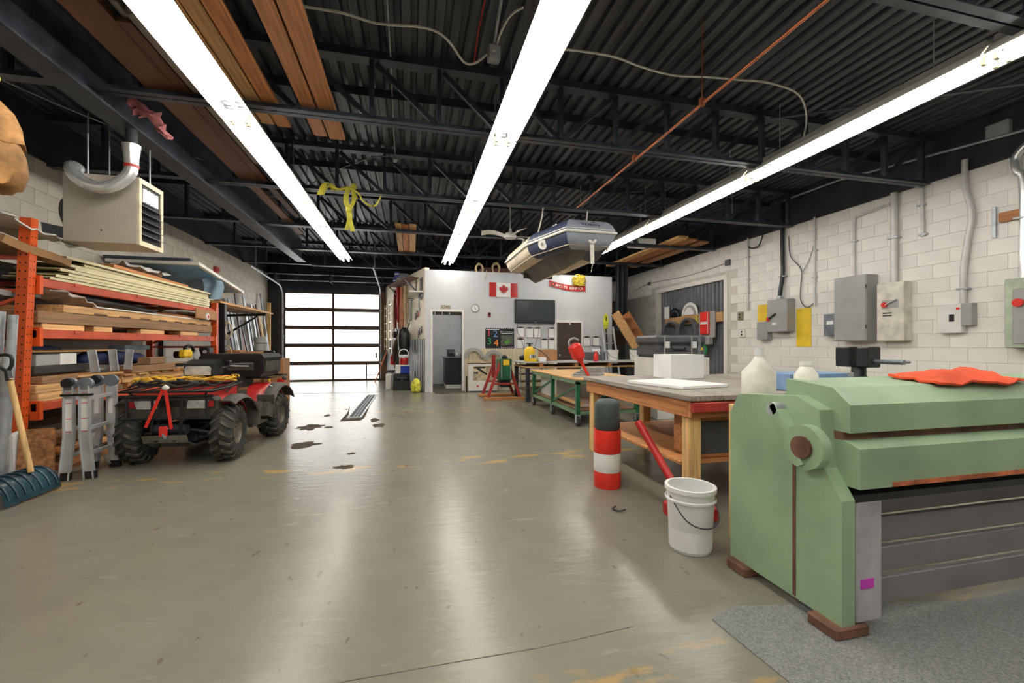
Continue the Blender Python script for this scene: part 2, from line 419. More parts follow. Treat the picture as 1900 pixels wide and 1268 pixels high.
# tracks and spring shaft
for nm, x, s in (('door_track', GX0 - .02, 1), ('door_track', GX1 + .02, -1)):
    tr = thing(nm, 'galvanised door track curving up %s of the bright garage door' % ('left' if s > 0 else 'right'), 'door track', (x, YE - .1, 0))
    pts = [(x, YE - .09, .05), (x, YE - .09, 2.75)] + [(x, YE - .09 - .45 * (1 - math.cos(t)), 2.75 + .45 * math.sin(t)) for t in (.3, .6, .9, 1.2, 1.5)] + [(x, YE - 3.0, 3.35 if s > 0 else 3.42)]
    part(tr, 'rail', B().tube(pts, .028, 6), galv)
    for z in (.6, 1.5, 2.4): part(tr, 'bracket', B().box(x - .04, x + .04, YE - .08, YE - .05, z, z + .06), galv)
    part(tr, 'hanger', B().bar((x, YE - 2.6, 3.4), (x, YE - 2.6, 4.2), .03, .03), galv)
sh = thing('torsion_shaft', 'thin galvanised torsion shaft above the garage door', 'pipe', (xm, YE - .2, 3.4))
part(sh, 'shaft', B().cyl((XL + .05, YE - .62, 3.52), (.3, YE - .62, 3.52), .018, n=8), galv)
part(sh, 'shaft', B().cyl((XL + .05, YE - .5, 3.34), (.3, YE - .5, 3.34), .015, n=8), galv)
for x in (GX0 - .1, xm, GX1 + .1): part(sh, 'bearing_plate', B().box(x - .02, x + .02, YE - .66, YE - .02, 3.3, 3.56), steelb)

# ---- roof deck: fluted steel panels running along the building
deck = struct('ceiling', B().box(XL - .2, XR + .2, YB - .1, YE + .2, ZD + .055, ZD + .1), blackp)
px = XL - .1
while px < XR + .1:
    prof = []
    for k in range(6):
        x = px + k * .152
        prof += [(x, ZD + .045), (x + .045, ZD + .045), (x + .06, ZD), (x + .137, ZD)]
    prof.append((px + 6 * .152, ZD + .045))
    bb = B(); n = len(prof)
    bb.add([(p[0], YB, p[1]) for p in prof] + [(p[0], YE, p[1]) for p in prof] + [(p[0], YB, p[1] + .004) for p in prof] + [(p[0], YE, p[1] + .004) for p in prof],
           [(i, i + 1, i + 1 + n, i + n) for i in range(n - 1)] + [(i + 2 * n, i + 3 * n, i + 1 + 3 * n, i + 1 + 2 * n) for i in range(n - 1)])
    obj('deck_panel', bb, deckm, deck)
    px += 6 * .152
# ---- open web joists
JY = [-2.3, -.05, 2.15, 4.61, 6.84, 9.0, 11.2, 13.4]
XBM = -2.8
vme = mesh('web_post', B().box(-.022, .022, -.035, .035, 3.58, 4.16), steelb)
dme = {s: mesh('web_diagonal', B().bar((-.04 * s, 0, 3.59), (-.64 * s, 0, 4.14), .05, .045, (0, 1, 0)).off((.342 * s, 0, 0)), steelb) for s in (1, -1)}
for jn, y in enumerate(JY):
    j = struct('roof_joist', B().box(XL, XR, y - .065, y + .065, 4.16, ZD), steelb)
    obj('bottom_chord', B().box(XBM, XR - .12, y - .07, y - .008, 3.535, 3.545).box(XBM, XR - .12, y + .008, y + .07, 3.535, 3.545).box(XBM, XR - .12, y - .018, y - .008, 3.545, 3.6).box(XBM, XR - .12, y + .008, y + .018, 3.545, 3.6), steelb, j)
    obj('bottom_chord', B().box(XL, XBM, y - .06, y + .06, 3.56, 3.61), steelb, j)
    x = 1.665 - .685 * 6
    while x < XR - .2:
        o = bpy.data.objects.new('web_post', vme); COL.objects.link(o); o.parent = j; o.location = (x, y, 0)
        s = 1 if x > 1.6 else -1
        if x + .685 < XR:
            o = bpy.data.objects.new('web_diagonal', dme[-s]); COL.objects.link(o); o.parent = j; o.location = (x + .342, y, 0)
        x += .685
    for x in (-4.0, -3.4):
        o = bpy.data.objects.new('web_post', vme); COL.objects.link(o); o.parent = j; o.location = (x, y, 0)
    j['label'] = 'black open web roof joist'
for y in (5.25, 7.5):
    struct('roof_angle', B().box(XBM, XR, y - .03, y + .03, 4.2, ZD).box(XBM, XR, y - .03, y - .022, 4.14, 4.2), steelb)
# main girder, an I section
gp = [(-.11, 3.42), (.11, 3.42), (.11, 3.445), (.012, 3.445), (.012, 3.995), (.11, 3.995), (.11, 4.02), (-.11, 4.02), (-.11, 3.995), (-.012, 3.995), (-.012, 3.445), (-.11, 3.445)]
struct('roof_girder', B().prism([(XBM + p[0], p[1]) for p in gp], YB, 12.2, 'y'), steelb)
for y in JY: pass
# sway brace between joists top right
struct('roof_brace', B().bar((4.43, 4.5, 4.1), (6.2, 2.2, 3.6), .05, .012).bar((4.43, 4.3, 3.62), (5.6, 2.2, 4.15), .05, .012), steelb)

# ---- office box with mezzanine on top
OY = 11.32; OX0, OX1, OZ = .36, 5.66, 3.2
PA = V((.36, 11.35, 0)); PB = V((-.85, 15.6, 0)); PE = (PB - PA).normalized(); PN = V((PE.y, -PE.x, 0))   # PN away from the room
if PN.x < 0: PN = -PN
def on_wall(t, out, z):
    """a point t metres along the angled partition, out metres off its face into the bay"""
    p = PA + PE * t - PN * out; return (p.x, p.y, z)
of = struct('wall_office_front', B().box(OX0, .56, OY, OY + .12, 0, OZ).box(1.32, OX1, OY, OY + .12, 0, OZ).box(.56, 1.32, OY, OY + .12, 2.13, OZ), drywall)
struct('wall_office_side', B().box(OX1 - .12, OX1, OY + .12, YE, 0, OZ), drywall)
L_ = (PB - PA).length
struct('wall_partition', B().add([PA, PB, PB + PN * .12, PA + PN * .12, PA + V((0, 0, OZ + .06)), PB + V((0, 0, OZ + .06)), PB + PN * .12 + V((0, 0, OZ + .06)), PA + PN * .12 + V((0, 0, OZ + .06))],
                             [(3, 2, 1, 0), (4, 5, 6, 7), (0, 1, 5, 4), (1, 2, 6, 5), (2, 3, 7, 6), (3, 0, 4, 7)]), mat('cream_partition', srgb(222, 212, 190), .55, 0, .05, 2))
wn = struct('wall_partition_wainscot', B().add([on_wall(.02, .004, 0), on_wall(L_ - .1, .004, 0), on_wall(L_ - .1, .012, 0), on_wall(.02, .012, 0), on_wall(.02, .004, 1.4), on_wall(L_ - .1, .004, 1.4), on_wall(L_ - .1, .012, 1.4), on_wall(.02, .012, 1.4)],
                                    [(3, 2, 1, 0), (4, 5, 6, 7), (0, 1, 5, 4), (1, 2, 6, 5), (2, 3, 7, 6), (3, 0, 4, 7)]), mat('slate_blue_siding', srgb(58, 66, 84), .45, 0, .1, 4))
rib = mesh('siding_rib', B().prism([(-.022, 0), (.022, 0), (.014, -.007), (-.014, -.007)], 0, 1.4, 'z'), mat('white_siding_rib', srgb(206, 206, 204), .45))
for i in range(28):
    o = bpy.data.objects.new('siding_rib', rib); COL.objects.link(o); o.parent = wn; p = on_wall(.09 + i * .15, .012, 0); o.location = p
    o.rotation_euler = (0, 0, math.atan2(PE.y, PE.x) + math.pi)
struct('wall_office_back', B().box(OX0 - .6, OX1, 13.6, 13.7, 0, OZ - .1), mat('grey_blue_wall', srgb(178, 180, 186), .6, 0, .03, 3))
struct('mezzanine_floor', B().box(OX0 + .12, OX1 - .12, OY + .12, YE, OZ - .28, OZ - .2), wood3)
struct('office_ceiling', B().box(OX0 - .4, OX1 - .12, OY + .12, 13.6, 2.62, 2.66), whitep)
struct('office_floor', B().box(OX0 - .2, OX1 - .12, OY + .0, 13.6, 0, .006), mat('dark_office_carpet', srgb(72, 68, 62), .9, 0, .1, 20, .2, 80))
struct('baseboard_office', B().box(1.45, 2.6, 13.0, 13.02, 0, .01), whitep)
# door casing of the opening: white jambs with a rolled blind
t4 = struct('trim_4', B().box(.50, .56, OY - .015, OY + .13, 0, 2.17).box(1.32, 1.38, OY - .015, OY + .13, 0, 2.17).box(.56, 1.32, OY - .015, OY + .13, 2.11, 2.17), whitep)
# brown flush door in a white frame
d2 = struct('door_2', B().box(3.97, 4.69, OY - .03, OY, .02, 1.86), brownd)
part(d2, 'door_frame', B().box(3.90, 3.97, OY - .04, OY, 0, 1.93).box(4.69, 4.76, OY - .04, OY, 0, 1.93).box(3.97, 4.69, OY - .04, OY, 1.86, 1.93), whitep)
part(d2, 'door_handle', B().lathe([(.012, 0), (.012, .04), (.026, .05), (.026, .075), (.01, .085)], 12, (4.05, OY - .03 - .085, .95), 'y'), alu)
part(d2, 'coat_hook', B().cb(4.34, 4.38, OY - .05, OY - .03, 1.8, 1.86, .005), whitepl)
# tongue and groove panelling low on the office front
pm = mat('cream_panelling', srgb(206, 194, 164), .5, 0, .04, 3, rand=.04)
pan = mesh('panelling_board', B().cb(-.048, .048, -.014, 0, 0, 1.12, .004), pm)
pw = struct('wall_office_panelling', B().box(1.40, 3.9, OY - .006, OY, 0, 1.13), pm)
for i in range(25):
    o = bpy.data.objects.new('panelling_board', pan); COL.objects.link(o); o.parent = pw; o.location = (1.45 + i * .1, OY - .006, 0)
# ---- corrugated shutter in the right wall
ds = struct('door_3', B().box(XR + .1, XR + .12, SH[0], SH[1], 0, SH[2]), greyd)
prof = []
y = SH[0] + .07
while y < SH[1] - .1:
    prof += [(y, XR + .05), (y + .07, XR + .05), (y + .085, XR + .085), (y + .125, XR + .085)]; y += .14
bb = B(); n = len(prof)
bb.add([(p[1], p[0], 0) for p in prof] + [(p[1], p[0], SH[2] - .06) for p in prof] + [(p[1] + .004, p[0], 0) for p in prof] + [(p[1] + .004, p[0], SH[2] - .06) for p in prof],
       [(i, i + 1, i + 1 + n, i + n) for i in range(n - 1)] + [(i + 2 * n, i + 3 * n, i + 1 + 3 * n, i + 1 + 2 * n) for i in range(n - 1)])
obj('corrugated_sheet', bb, mat('grey_corrugated_steel', srgb(116, 118, 122), .45, .3, .12, 3), ds)
obj('door_frame', B().box(XR - .03, XR + .1, SH[0] - .06, SH[0] + .06, 0, SH[2] + .05).box(XR - .03, XR + .1, SH[1] - .06, SH[1] + .06, 0, SH[2] + .05).box(XR - .03, XR + .1, SH[0] + .06, SH[1] - .06, SH[2] - .06, SH[2] + .05), blockw, ds)

# ---- floor details
jt = mat('floor_joint_dark', srgb(64, 58, 48), .9, 0, .2, 20)
def joint(pts, wd, m=jt):
    bb = B()
    for a, c in zip(pts, pts[1:]): bb.bar((a[0], a[1], .0006), (c[0], c[1], .0006), wd, .0012)
    o = obj('floor_joint', bb, m, floor); return o
joint([(-4.2, 11.7), (-3.2, 11.78), (-2.0, 11.7), (-1.05, 11.68), (-.4, 11.74)], .05)
jl = mat('floor_crack_pale', srgb(98, 94, 84), .8, 0, .2, 20)
joint([(-3.2, 1.65), (-1.5, 1.66), (.1, 1.67)], .004, jl)
joint([(.1, 1.67), (.5, 1.67), (.95, 1.7)], .004, jl)
gx = mesh('grate_bar', B().box(-.08, .08, -.012, .012, 0, .008), steelb)
dr = thing('trench_drain', 'long steel trench drain grate set in the floor', 'drain', (-.93, 9.3, 0))
part(dr, 'frame', B().box(-1.05, -1.02, 7.62, 11.0, 0, .012).box(-.84, -.81, 7.62, 11.0, 0, .012).box(-1.02, -.84, 7.62, 7.66, 0, .012).box(-1.02, -.84, 10.96, 11.0, 0, .012), galv)
part(dr, 'trough', B().box(-1.02, -.84, 7.66, 10.96, .0005, .002), ink)
part(dr, 'slat', B().box(-.955, -.945, 7.66, 10.96, .002, .01), galv)
part(dr, 'slat', B().box(-.905, -.895, 7.66, 10.96, .002, .01), galv)
for i in range(55):
    o = bpy.data.objects.new('grate_bar', gx); COL.objects.link(o); o.parent = dr; o.location = (0, -1.6 + i * .06, .002)
def blob(x, y, rx, ry, seed, lab):
    rn = random.Random(seed); P = []
    for k in range(22):
        t = 2 * math.pi * k / 22; q = rn.uniform(.62, 1.15); P.append((x + rx * q * math.cos(t), y + ry * q * math.sin(t)))
    solo('oil_stain', B().prism(P, .0004, .0016, 'z'), concd, lab, 'stain', 'stains on the floor')
blob(-1.47, 6.94, .20, .25, 1, 'large dark oil stain farther from the camera, beside the quad bike')
blob(-1.20, 6.86, .07, .09, 9, 'small dark stain right of the farther oil stain')
blob(-1.28, 5.72, .18, .19, 2, 'large dark oil stain nearer the camera, in front of the quad bike rear wheel')
blob(-.65, 4.6, .11, .08, 3, 'thin flat dark stain in the middle of the floor')
blob(-.575, 7.36, .09, .2, 4, 'dark stain at the near right corner of the drain grate')
blob(-.48, 6.84, .1, .18, 5, 'small dark stain trailing from the drain grate')
blob(-1.42, 8.0, .05, .14, 6, 'tiny dark stain beyond the oil stains')
blob(-1.2, 8.7, .04, .06, 16, 'tiny round dark spot left of the drain grate')
blob(-.66, 5.15, .05, .05, 17, 'tiny dark spot before the middle of the floor')
solo('dirt_stain', B().prism([(-1.12, 7.35), (-.8, 7.35), (-.76, 7.62), (-.8, 8.9), (-.84, 7.7), (-1.02, 7.6), (-1.2, 9.2), (-1.12, 8.2)], .0004, .0014, 'z'), concd, 'brown dirt around the near end of the drain grate', 'stain')
# grey textured floor covering by the machine
solo('floor_mat', B().prism([(1.32, 1.66), (1.5, 1.72), (2.6, 1.5), (4.6, 1.5), (4.6, .3), (1.4, .3), (1.37, .9), (1.35, 1.28)], .0005, .004, 'z'), matg, 'grey speckled mat on the floor under the green machine', 'mat')
solo('door_mat', B().cb(.6, 1.39, OY - .42, OY - .02, 0, .012, .004), mat('brown_mat', srgb(74, 66, 54), .9, 0, .15, 30, .3, 80), 'dark brown door mat at the office doorway', 'mat')

# ---- fluorescent strip lights
FX = {'left': (-1.66, [-2.49, -.07, 2.35, 4.77, 7.19, 9.61]), 'centre': (.98, [-2.73, -.29, 2.15, 4.59, 7.03, 9.47]), 'right': (4.46, [-2.5, -.05, 2.38, 4.83, 7.28, 9.73])}  # last right fixture is added, unseen behind the dinghy, to brighten the far wall
ZL = 3.48
refl = [(-.16, ZL + .0), (-.155, ZL + .002), (-.07, ZL + .075), (.07, ZL + .075), (.155, ZL + .002), (.16, ZL), (.155, ZL + .015), (.075, ZL + .1), (-.075, ZL + .1), (-.155, ZL + .015)]
rme = mesh('reflector', B().prism(refl, 0, 2.41, 'y'), reflm)
hme = mesh('housing', B().cb(-.07, .07, .01, 2.40, ZL + .1, ZL + .16, .006), mat('fixture_grey', srgb(150, 148, 144), .5))
tme = mesh('tube', B().cyl((0, .05, ZL - .018), (0, 2.36, ZL - .018), .019, n=10), tubem, 50)
tdm = mesh('tube', B().cyl((0, .05, ZL - .018), (0, 2.36, ZL - .018), .019, n=10), tubed, 50)
sme = mesh('lamp_holder', B().cb(-.02, .02, 0, .03, ZL - .04, ZL + .075, .004), mat('lamp_holder_cream', srgb(214, 204, 176), .5))
wme = mesh('hanger', B().cyl((0, 0, ZL + .16), (0, 0, ZD - .02), .006, n=5), galv)
k = 0
ORD = ['nearest', 'second', 'third', 'fourth', 'fifth', 'sixth']
for side, (x, ys) in FX.items():
    vis = [y for y in ys if y > -.5]
    for y in ys:
        lb = '%s fluorescent strip light from the camera in the %s row' % (ORD[vis.index(y)], side) if y in vis else 'fluorescent strip light behind the camera in the %s row' % side
        f = thing('strip_light', lb, 'light', (x, y, ZL), 0, 'fluorescent strip lights under the joists')
        dz = Matrix.Translation((0, 0, -ZL))
        dim = side == 'left' and abs(y - 7.19) < .1
        for me, nm, ox, oy in [(rme, 'reflector', 0, 0), (hme, 'housing', 0, 0), (tme, 'tube', -.065, 0), (tdm if dim else tme, 'tube', .065, 0)] + [(sme, 'lamp_holder', sx, sy) for sx in (-.065, .065) for sy in (.015, 2.365)] + [(wme, 'hanger', 0, .4), (wme, 'hanger', 0, 2.0)]:
            o = bpy.data.objects.new(nm, me); COL.objects.link(o); o.parent = f; o.location = (ox, oy, -ZL)
# ================================================================== LEFT SIDE: pallet rack and what lies on it
RX, RXB, RY0, RY1 = -3.47, -4.47, 4.92, 8.80
rk = thing('pallet_rack', 'orange steel pallet rack loaded with lumber along the left wall', 'rack', (-3.97, 6.86, 0))
holes = []
def upright(x, y, lean, top=2.42):
    b = B(); 
    b.add([(x - lean + a, y + c, .01) for a, c in ((-.045, -.04), (.045, -.04), (.045, .04), (-.045, .04))] + [(x + a, y + c, top) for a, c in ((-.045, -.04), (.045, -.04), (.045, .04), (-.045, .04))],
          [(3, 2, 1, 0), (4, 5, 6, 7), (0, 1, 5, 4), (1, 2, 6, 5), (2, 3, 7, 6), (3, 0, 4, 7)])
    u = part(rk, 'upright', b, orange)
    h = B()
    for i in range(int((top - .15) / .076)):
        z = .1 + i * .076; xx = x - lean * (1 - z / 2.42)
        for dx in (-.022, .022): h.cyl((xx + dx, y - .041, z), (xx + dx, y - .0402, z), .008, n=7)
        for dy in (-.018, .018): h.cyl((xx + .0452, y + dy, z + .02), (xx + .046, y + dy, z + .02), .007, n=7)
    part(u, 'slot_holes', h, ink)['kind'] = 'stuff'
    part(u, 'base_plate', B().box(x - lean - .07, x - lean + .07, y - .06, y + .06, 0, .01), orange)
upright(RX, RY0, .1); upright(RX, RY1, 0, 2.0); upright(RXB, RY0, 0); upright(RXB, RY1, 0, 2.0)
ZS = (.685, 1.385, 1.88)
for z in ZS:
    for x in (RX, RXB):
        bm_ = part(rk, 'shelf_beam', B().cb(x - .025, x + .03, RY0 + .045, RY1 - .045, z - .085, z, .006), orangeb)
        if x == RX:
            for y in (RY0 + .5, RY0 + 1.55, RY0 + 2.6, RY0 + 3.5): part(bm_, 'beam_clip', B().box(x + .03, x + .038, y, y + .09, z - .03, z + .004), orangeb)
            for y in (RY0 + .045, RY1 - .085): part(bm_, 'end_connector', B().box(x - .03, x + .05, y, y + .04, z - .16, z + .02), orange)
for y in (RY0, RY1):
    for z in (.25, 1.2, 1.74, 2.05) if y == RY0 else (.25, 1.2, 1.74): part(rk, 'frame_strut', B().bar((RXB, y, z), (RX - .03, y, z), .035, .035), orangeb)
    part(rk, 'frame_brace', B().bar((RXB, y, .3), (RX - .06, y, 1.15), .03, .03), orangeb)
    part(rk, 'frame_brace', B().bar((RXB, y, 1.25), (RX - .03, y, 1.70), .03, .03), orangeb)
for z in ZS:      # cross bars that carry the loads
    for y in (5.35, 6.4, 7.4, 8.3): part(rk, 'cross_bar', B().box(RXB + .03, RX - .025, y, y + .05, z - .05, z - .002), orangeb)

def bd(nm, x0, x1, y0, y1, z0, z1, m, lab, cat='board', grp=None, rz=0, tilt=0, k=.004):
    """a board or block, turned about its own middle"""
    cx, cy, z = (x0 + x1) / 2, (y0 + y1) / 2, z0
    b = B().cb(x0 - cx, x1 - cx, y0 - cy, y1 - cy, 0, z1 - z0, min(k, (z1 - z0) * .3))
    o = obj(nm, b, m); o.location = (cx, cy, z0); o.rotation_euler = (R(tilt), 0, R(rz)); tag(o, lab, cat, grp); return o
ORDN = ['lowest', 'second lowest', 'third lowest', 'fourth lowest', 'fifth from the bottom', 'sixth from the bottom', 'second from the top', 'topmost']
GL = 'cream siding panels on the top shelf'
rn = random.Random(3)
for i in range(8):      # long cream panels with folded edges
    z = 1.883 + i * .034; y0 = 5.12 + [.0, .05, .22, .1, .3, .08, .34, .05][i] + (.12 if i > 4 else 0); xo = rn.uniform(-.02, .02)
    t = thing('siding_panel', 'cream siding panel, %s in the stack on the top rack shelf' % ORDN[i], 'panel', (-3.62 + xo, (y0 + 8.5) / 2, z), 0, GL)
    x1 = -3.43 + xo; x0 = x1 - .38
    part(t, 'face', B().box(x0, x1, y0, 8.5, z + .022, z + .028), cream)
    part(t, 'edge', B().box(x1 - .006, x1, y0, 8.5, z, z + .022).box(x1 - .022, x1 - .006, y0, 8.5, z, z + .004), cream)
    part(t, 'edge', B().box(x0, x0 + .006, y0, 8.5, z, z + .022), mat('grey_film_edge', srgb(126, 122, 110), .5))
bd('foam_board', -4.40, -3.86, 5.05, 7.7, 1.882, 1.98, mat('slate_foam', srgb(70, 76, 86), .6), 'dark grey foam board lying behind the cream panels', 'board')
bd('foam_board', -4.42, -3.9, 5.0, 7.4, 1.985, 2.06, mat('grey_foam', srgb(150, 150, 146), .6), 'pale grey foam board on the dark one at the back of the top shelf', 'board')
def crumple(nm, f, m, lab, cat, nu=10, nv=8, amp=.03, seed=1, t=.006):
    r = random.Random(seed); J = {}
    def g(u, v):
        k = (round(u * nu), round(v * nv))
        if k not in J: J[k] = V((r.uniform(-amp, amp), r.uniform(-amp, amp), r.uniform(-amp, amp)))
        return V(f(u, v)) + J[k]
    return solo(nm, B().shell(g, nu, nv, t), m, lab, cat, None, 60)
crumple('kraft_sheet', lambda u, v: (-3.40 - .6 * u, 4.60 + .72 * v, 2.20 - .10 * v + .1 * u), kraft, 'brown kraft paper bundle sticking out at the near end of the top shelf', 'paper', 6, 6, .02, 3, .07)
crumple('plastic_wrap', lambda u, v: (-3.42 - .5 * u, 4.55 + .9 * v, 2.36 - .06 * v + .05 * u), clearp, 'crumpled white plastic sheet above the kraft paper on the top shelf', 'sheet', 7, 9, .035, 5, .012)
bd('plank', -3.62, -3.48, 6.05, 7.95, 2.165, 2.205, wood1, 'reddish plank lying on top of the cream panels', 'board', rz=2)
bd('plank', -3.86, -3.66, 6.3, 8.2, 2.165, 2.19, wood3, 'thin brown plank beside the reddish one on the cream panels', 'board', rz=-2)
crumple('plastic_wrap', lambda u, v: (-3.5 - .35 * u, 6.4 + 1.0 * v, 2.27 + .03 * math.sin(6 * u)), clearp, 'crumpled clear wrap on the reddish plank', 'sheet', 7, 9, .03, 8, .01)
# framed panel lying over the far end of the rack: white frame, blue film
fp = thing('framed_board', 'white framed panel with blue film resting over the far end of the rack', 'panel', (-3.9, 8.75, 2.4))
def fpz(y): return 2.52 - (y - 7.8) * .125
def slab(x0, x1, y0, y1, dz0, dz1):
    return B().add([(x, y, fpz(y) + d) for d in (dz0, dz1) for x, y in ((x0, y0), (x1, y0), (x1, y1), (x0, y1))], [(3, 2, 1, 0), (4, 5, 6, 7), (0, 1, 5, 4), (1, 2, 6, 5), (2, 3, 7, 6), (3, 0, 4, 7)])
part(fp, 'film', slab(-4.5, -3.34, 7.84, 9.66, .012, .03), bluef)
for a in ((-3.36, -3.30, 7.8, 9.7), (-4.56, -4.50, 7.8, 9.7), (-4.5, -3.36, 7.8, 7.86), (-4.5, -3.36, 9.64, 9.7)): part(fp, 'frame_rail', slab(a[0], a[1], a[2], a[3], 0, .05), whitep)
solo('dark_sheet', slab(-4.56, -3.40, 7.75, 9.3, .052, .085), mat('dark_blue_panel', srgb(58, 68, 88), .5), 'dark blue sheet lying on the white framed panel', 'panel')
solo('panel_prop', B().box(-4.3, -4.2, 8.2, 8.3, 1.882, 2.46), wood3, 'wood block under the near end of the white framed panel', 'block'); solo('panel_prop', B().box(-3.75, -3.66, 9.5, 9.58, 2.105, 2.3), wood3, 'wood block under the far end of the white framed panel', 'block')
def drape(u, v):
    return (-3.58 + .32 * u + .03 * math.sin(5 * v), 8.57 + .05 * math.sin(6 * u + v), 2.40 - .42 * v * (1 - .25 * u) + .03 * math.sin(5 * u))
solo('blue_cloth', B().shell(drape, 10, 8, .006), bluel, 'pale blue cloth draped over the far corner of the rack', 'cloth', None, 60)

# middle shelf
zb = 1.387
for i, y in enumerate((5.05, 5.75, 6.6, 7.6)): bd('pallet_block', -3.62, -3.46, y, y + (.55 if i != 1 else .3), zb, zb + .062, wood2, ['pine block nearest the front post on the middle shelf', 'second pine block from the front post on the middle shelf', 'third pine block from the front post on the middle shelf', 'pine block nearest the far post on the middle shelf'][i], 'block', 'pine blocks on the middle shelf')
for i, y in enumerate((5.2, 7.0, 8.2)): bd('spacer', -4.3, -3.66, y, y + .09, zb, zb + .062, wood3, ['near', 'middle', 'far'][i] + ' wooden spacer across the middle shelf under the planks', 'block', 'spacers on the middle shelf')
bd('plank', -3.70, -3.45, 4.99, 8.65, zb + .064, zb + .18, wood3, 'thick weathered timber on the middle shelf', 'board')
nb = thing('notched_board', 'orange notched timber on top of the weathered one on the middle shelf', 'board', (-3.58, 7.0, zb + .184))
part(nb, 'timber', B().cb(-3.70, -3.46, 5.32, 8.6, zb + .184, zb + .265, .005), wood2)
for i in range(7): part(nb, 'notch', B().box(-3.459, -3.455, 5.75 + i * .42, 5.95 + i * .42, zb + .184, zb + .205), woodd)
bd('plank', -4.40, -3.74, 5.0, 8.4, zb + .064, zb + .20, card, 'flat pack of cardboard behind the timbers on the middle shelf', 'cardboard')
bd('white_strip', -3.49, -3.455, 5.75, 8.2, zb + .267, zb + .285, whitep, 'thin white strip lying on the notched timber', 'strip', rz=.6)
bd('plank', -3.98, -3.74, 4.95, 6.4, zb + .205, zb + .24, wood1, 'short red brown board under the black roll on the middle shelf', 'board', rz=-3)
solo('black_roll', B().tube(smoothpts([(-3.56, 5.7, zb + .36), (-3.6, 6.2, zb + .36), (-3.58, 6.8, zb + .33), (-3.56, 7.1, zb + .31)], 4), [.05, .07, .075, .07, .07, .07, .07, .065, .06, .055, .05, .045, .03][:13], 10, ell=.7), mat('black_bag', srgb(40, 40, 44), .4, 0, .2, 4, .3, 12), 'long black plastic roll on the middle shelf', 'roll', None, 60)
crumple('white_bag', lambda u, v: (-3.44 - .3 * u, 5.15 + .6 * v, zb + .40 - .12 * v * v + .03 * math.sin(5 * u)), mat('white_pink_bag', srgb(206, 188, 178), .6, 0, .12, 8, .3, 14), 'crumpled pale plastic bag above the timbers near the front post', 'bag', 6, 8, .025, 4, .012)
crumple('grey_sheet', lambda u, v: (-3.6 - .7 * u, 4.75 + .5 * v, zb + .36 + .04 * u), mat('grey_sheeting', srgb(140, 140, 138), .5, 0, .1, 6, .2, 10), 'grey sheeting under the top beam beside the front post', 'sheet', 6, 5, .02, 14, .05)
for i, (y0, y1, z, x, m, lb) in enumerate(((7.1, 8.5, .29, -3.62, wood1, 'reddish offcut on the middle shelf near the far post'), (7.4, 8.75, .33, -3.7, wood3, 'brown offcut lying across the reddish one near the far post'), (8.0, 8.74, .36, -3.64, wood2, 'short pale offcut on top near the far post'))):
    bd('offcut', x - .09, x + .09, y0, y1, zb + z, zb + z + .03, m, lb, 'board', rz=(i - 1) * 3)
tr_ = thing('tape_roll', 'red and white tape roll hanging by the far post of the rack', 'tape', (-3.38, 8.3, 1.62))
part(tr_, 'reel', B().lathe([(.02, 0), (.055, 0), (.055, .035), (.02, .035)], 16, (-3.41, 8.32, 1.72), 'x'), whitepl)
part(tr_, 'centre', B().lathe([(.0, 0), (.028, 0), (.028, .04), (.0, .04)], 12, (-3.408, 8.32, 1.72), 'x'), redp)
bd('cardboard_sheet', -3.42, -3.40, 7.95, 8.72, zb + .29, zb + .45, card, 'brown cardboard sheet standing at the far end of the middle shelf', 'cardboard')

# lower shelf
zc = .687
for i, (x0, x1, y0, y1, z, h, m, lb) in enumerate((
    (-3.56, -3.45, 4.99, 5.30, 0, .085, wood2, 'square pine end in the bottom row behind the front post'),
    (-3.70, -3.58, 5.0, 6.4, 0, .08, wood1, 'long reddish stud in the bottom row of the lower shelf'),
    (-3.56, -3.45, 5.33, 6.22, 0, .07, wood3, 'long weathered stud at the front edge of the lower shelf'),
    (-3.57, -3.46, 4.98, 5.42, .088, .08, wood2, 'short pine stud in the second row behind the front post'),
    (-3.72, -3.60, 5.0, 6.2, .088, .08, wood3, 'weathered stud in the second row of the lower shelf'),
    (-3.56, -3.46, 5.46, 6.2, .075, .06, wood1, 'reddish stud lying on the long weathered one'),
    (-3.55, -3.46, 5.05, 5.5, .172, .07, wood3, 'weathered stud on top of the pile behind the front post'),
    (-3.70, -3.58, 5.0, 5.9, .172, .07, wood1, 'reddish stud topping the pile at the back'))):
    bd('stud', x0, x1, y0, y1, zc + z, zc + z + h, m, lb, 'lumber', 'studs on the lower shelf', rz=rn.uniform(-1.2, 1.2) * (z > .1))
pl = thing('wooden_pallet', 'long wooden pallet of pale planks on the lower shelf', 'pallet', (-3.75, 7.2, zc))
for i, x in enumerate((-3.47, -3.72, -3.97)): part(pl, 'stringer', B().cb(x - .05, x, 6.25, 8.7, zc + .08, zc + .16, .004), wood2)
for i in range(9): part(pl, 'deck_slat', B().cb(-4.05, -3.44, 6.25 + i * .275, 6.45 + i * .275, zc + .161, zc + .185, .003), wood2x if i % 2 else wood1x)
for i, y in enumerate((6.3, 7.4, 8.5)): part(pl, 'foot_block', B().cb(-3.52, -3.44, y, y + .16, zc, zc + .08, .004), wood1)
bd('plank', -3.58, -3.45, 5.5, 6.24, zc + .20, zc + .225, wood2, 'pale plank bridging the studs and the pallet', 'board')
bd('plank', -3.74, -3.62, 5.1, 6.2, zc + .245, zc + .268, woodg, 'grey plank under the pale box', 'board')
cb_ = thing('sheet_metal_box', 'pale grey open box with a white panel on the lower shelf', 'box', (-3.68, 5.4, .96))
part(cb_, 'base', B().cb(-3.86, -3.52, 5.05, 5.9, .958, 1.03, .004), mat('dark_sheet', srgb(74, 74, 72), .4, .4))
part(cb_, 'lid', B().cb(-3.84, -3.54, 5.1, 5.52, 1.032, 1.14, .004), greyb)
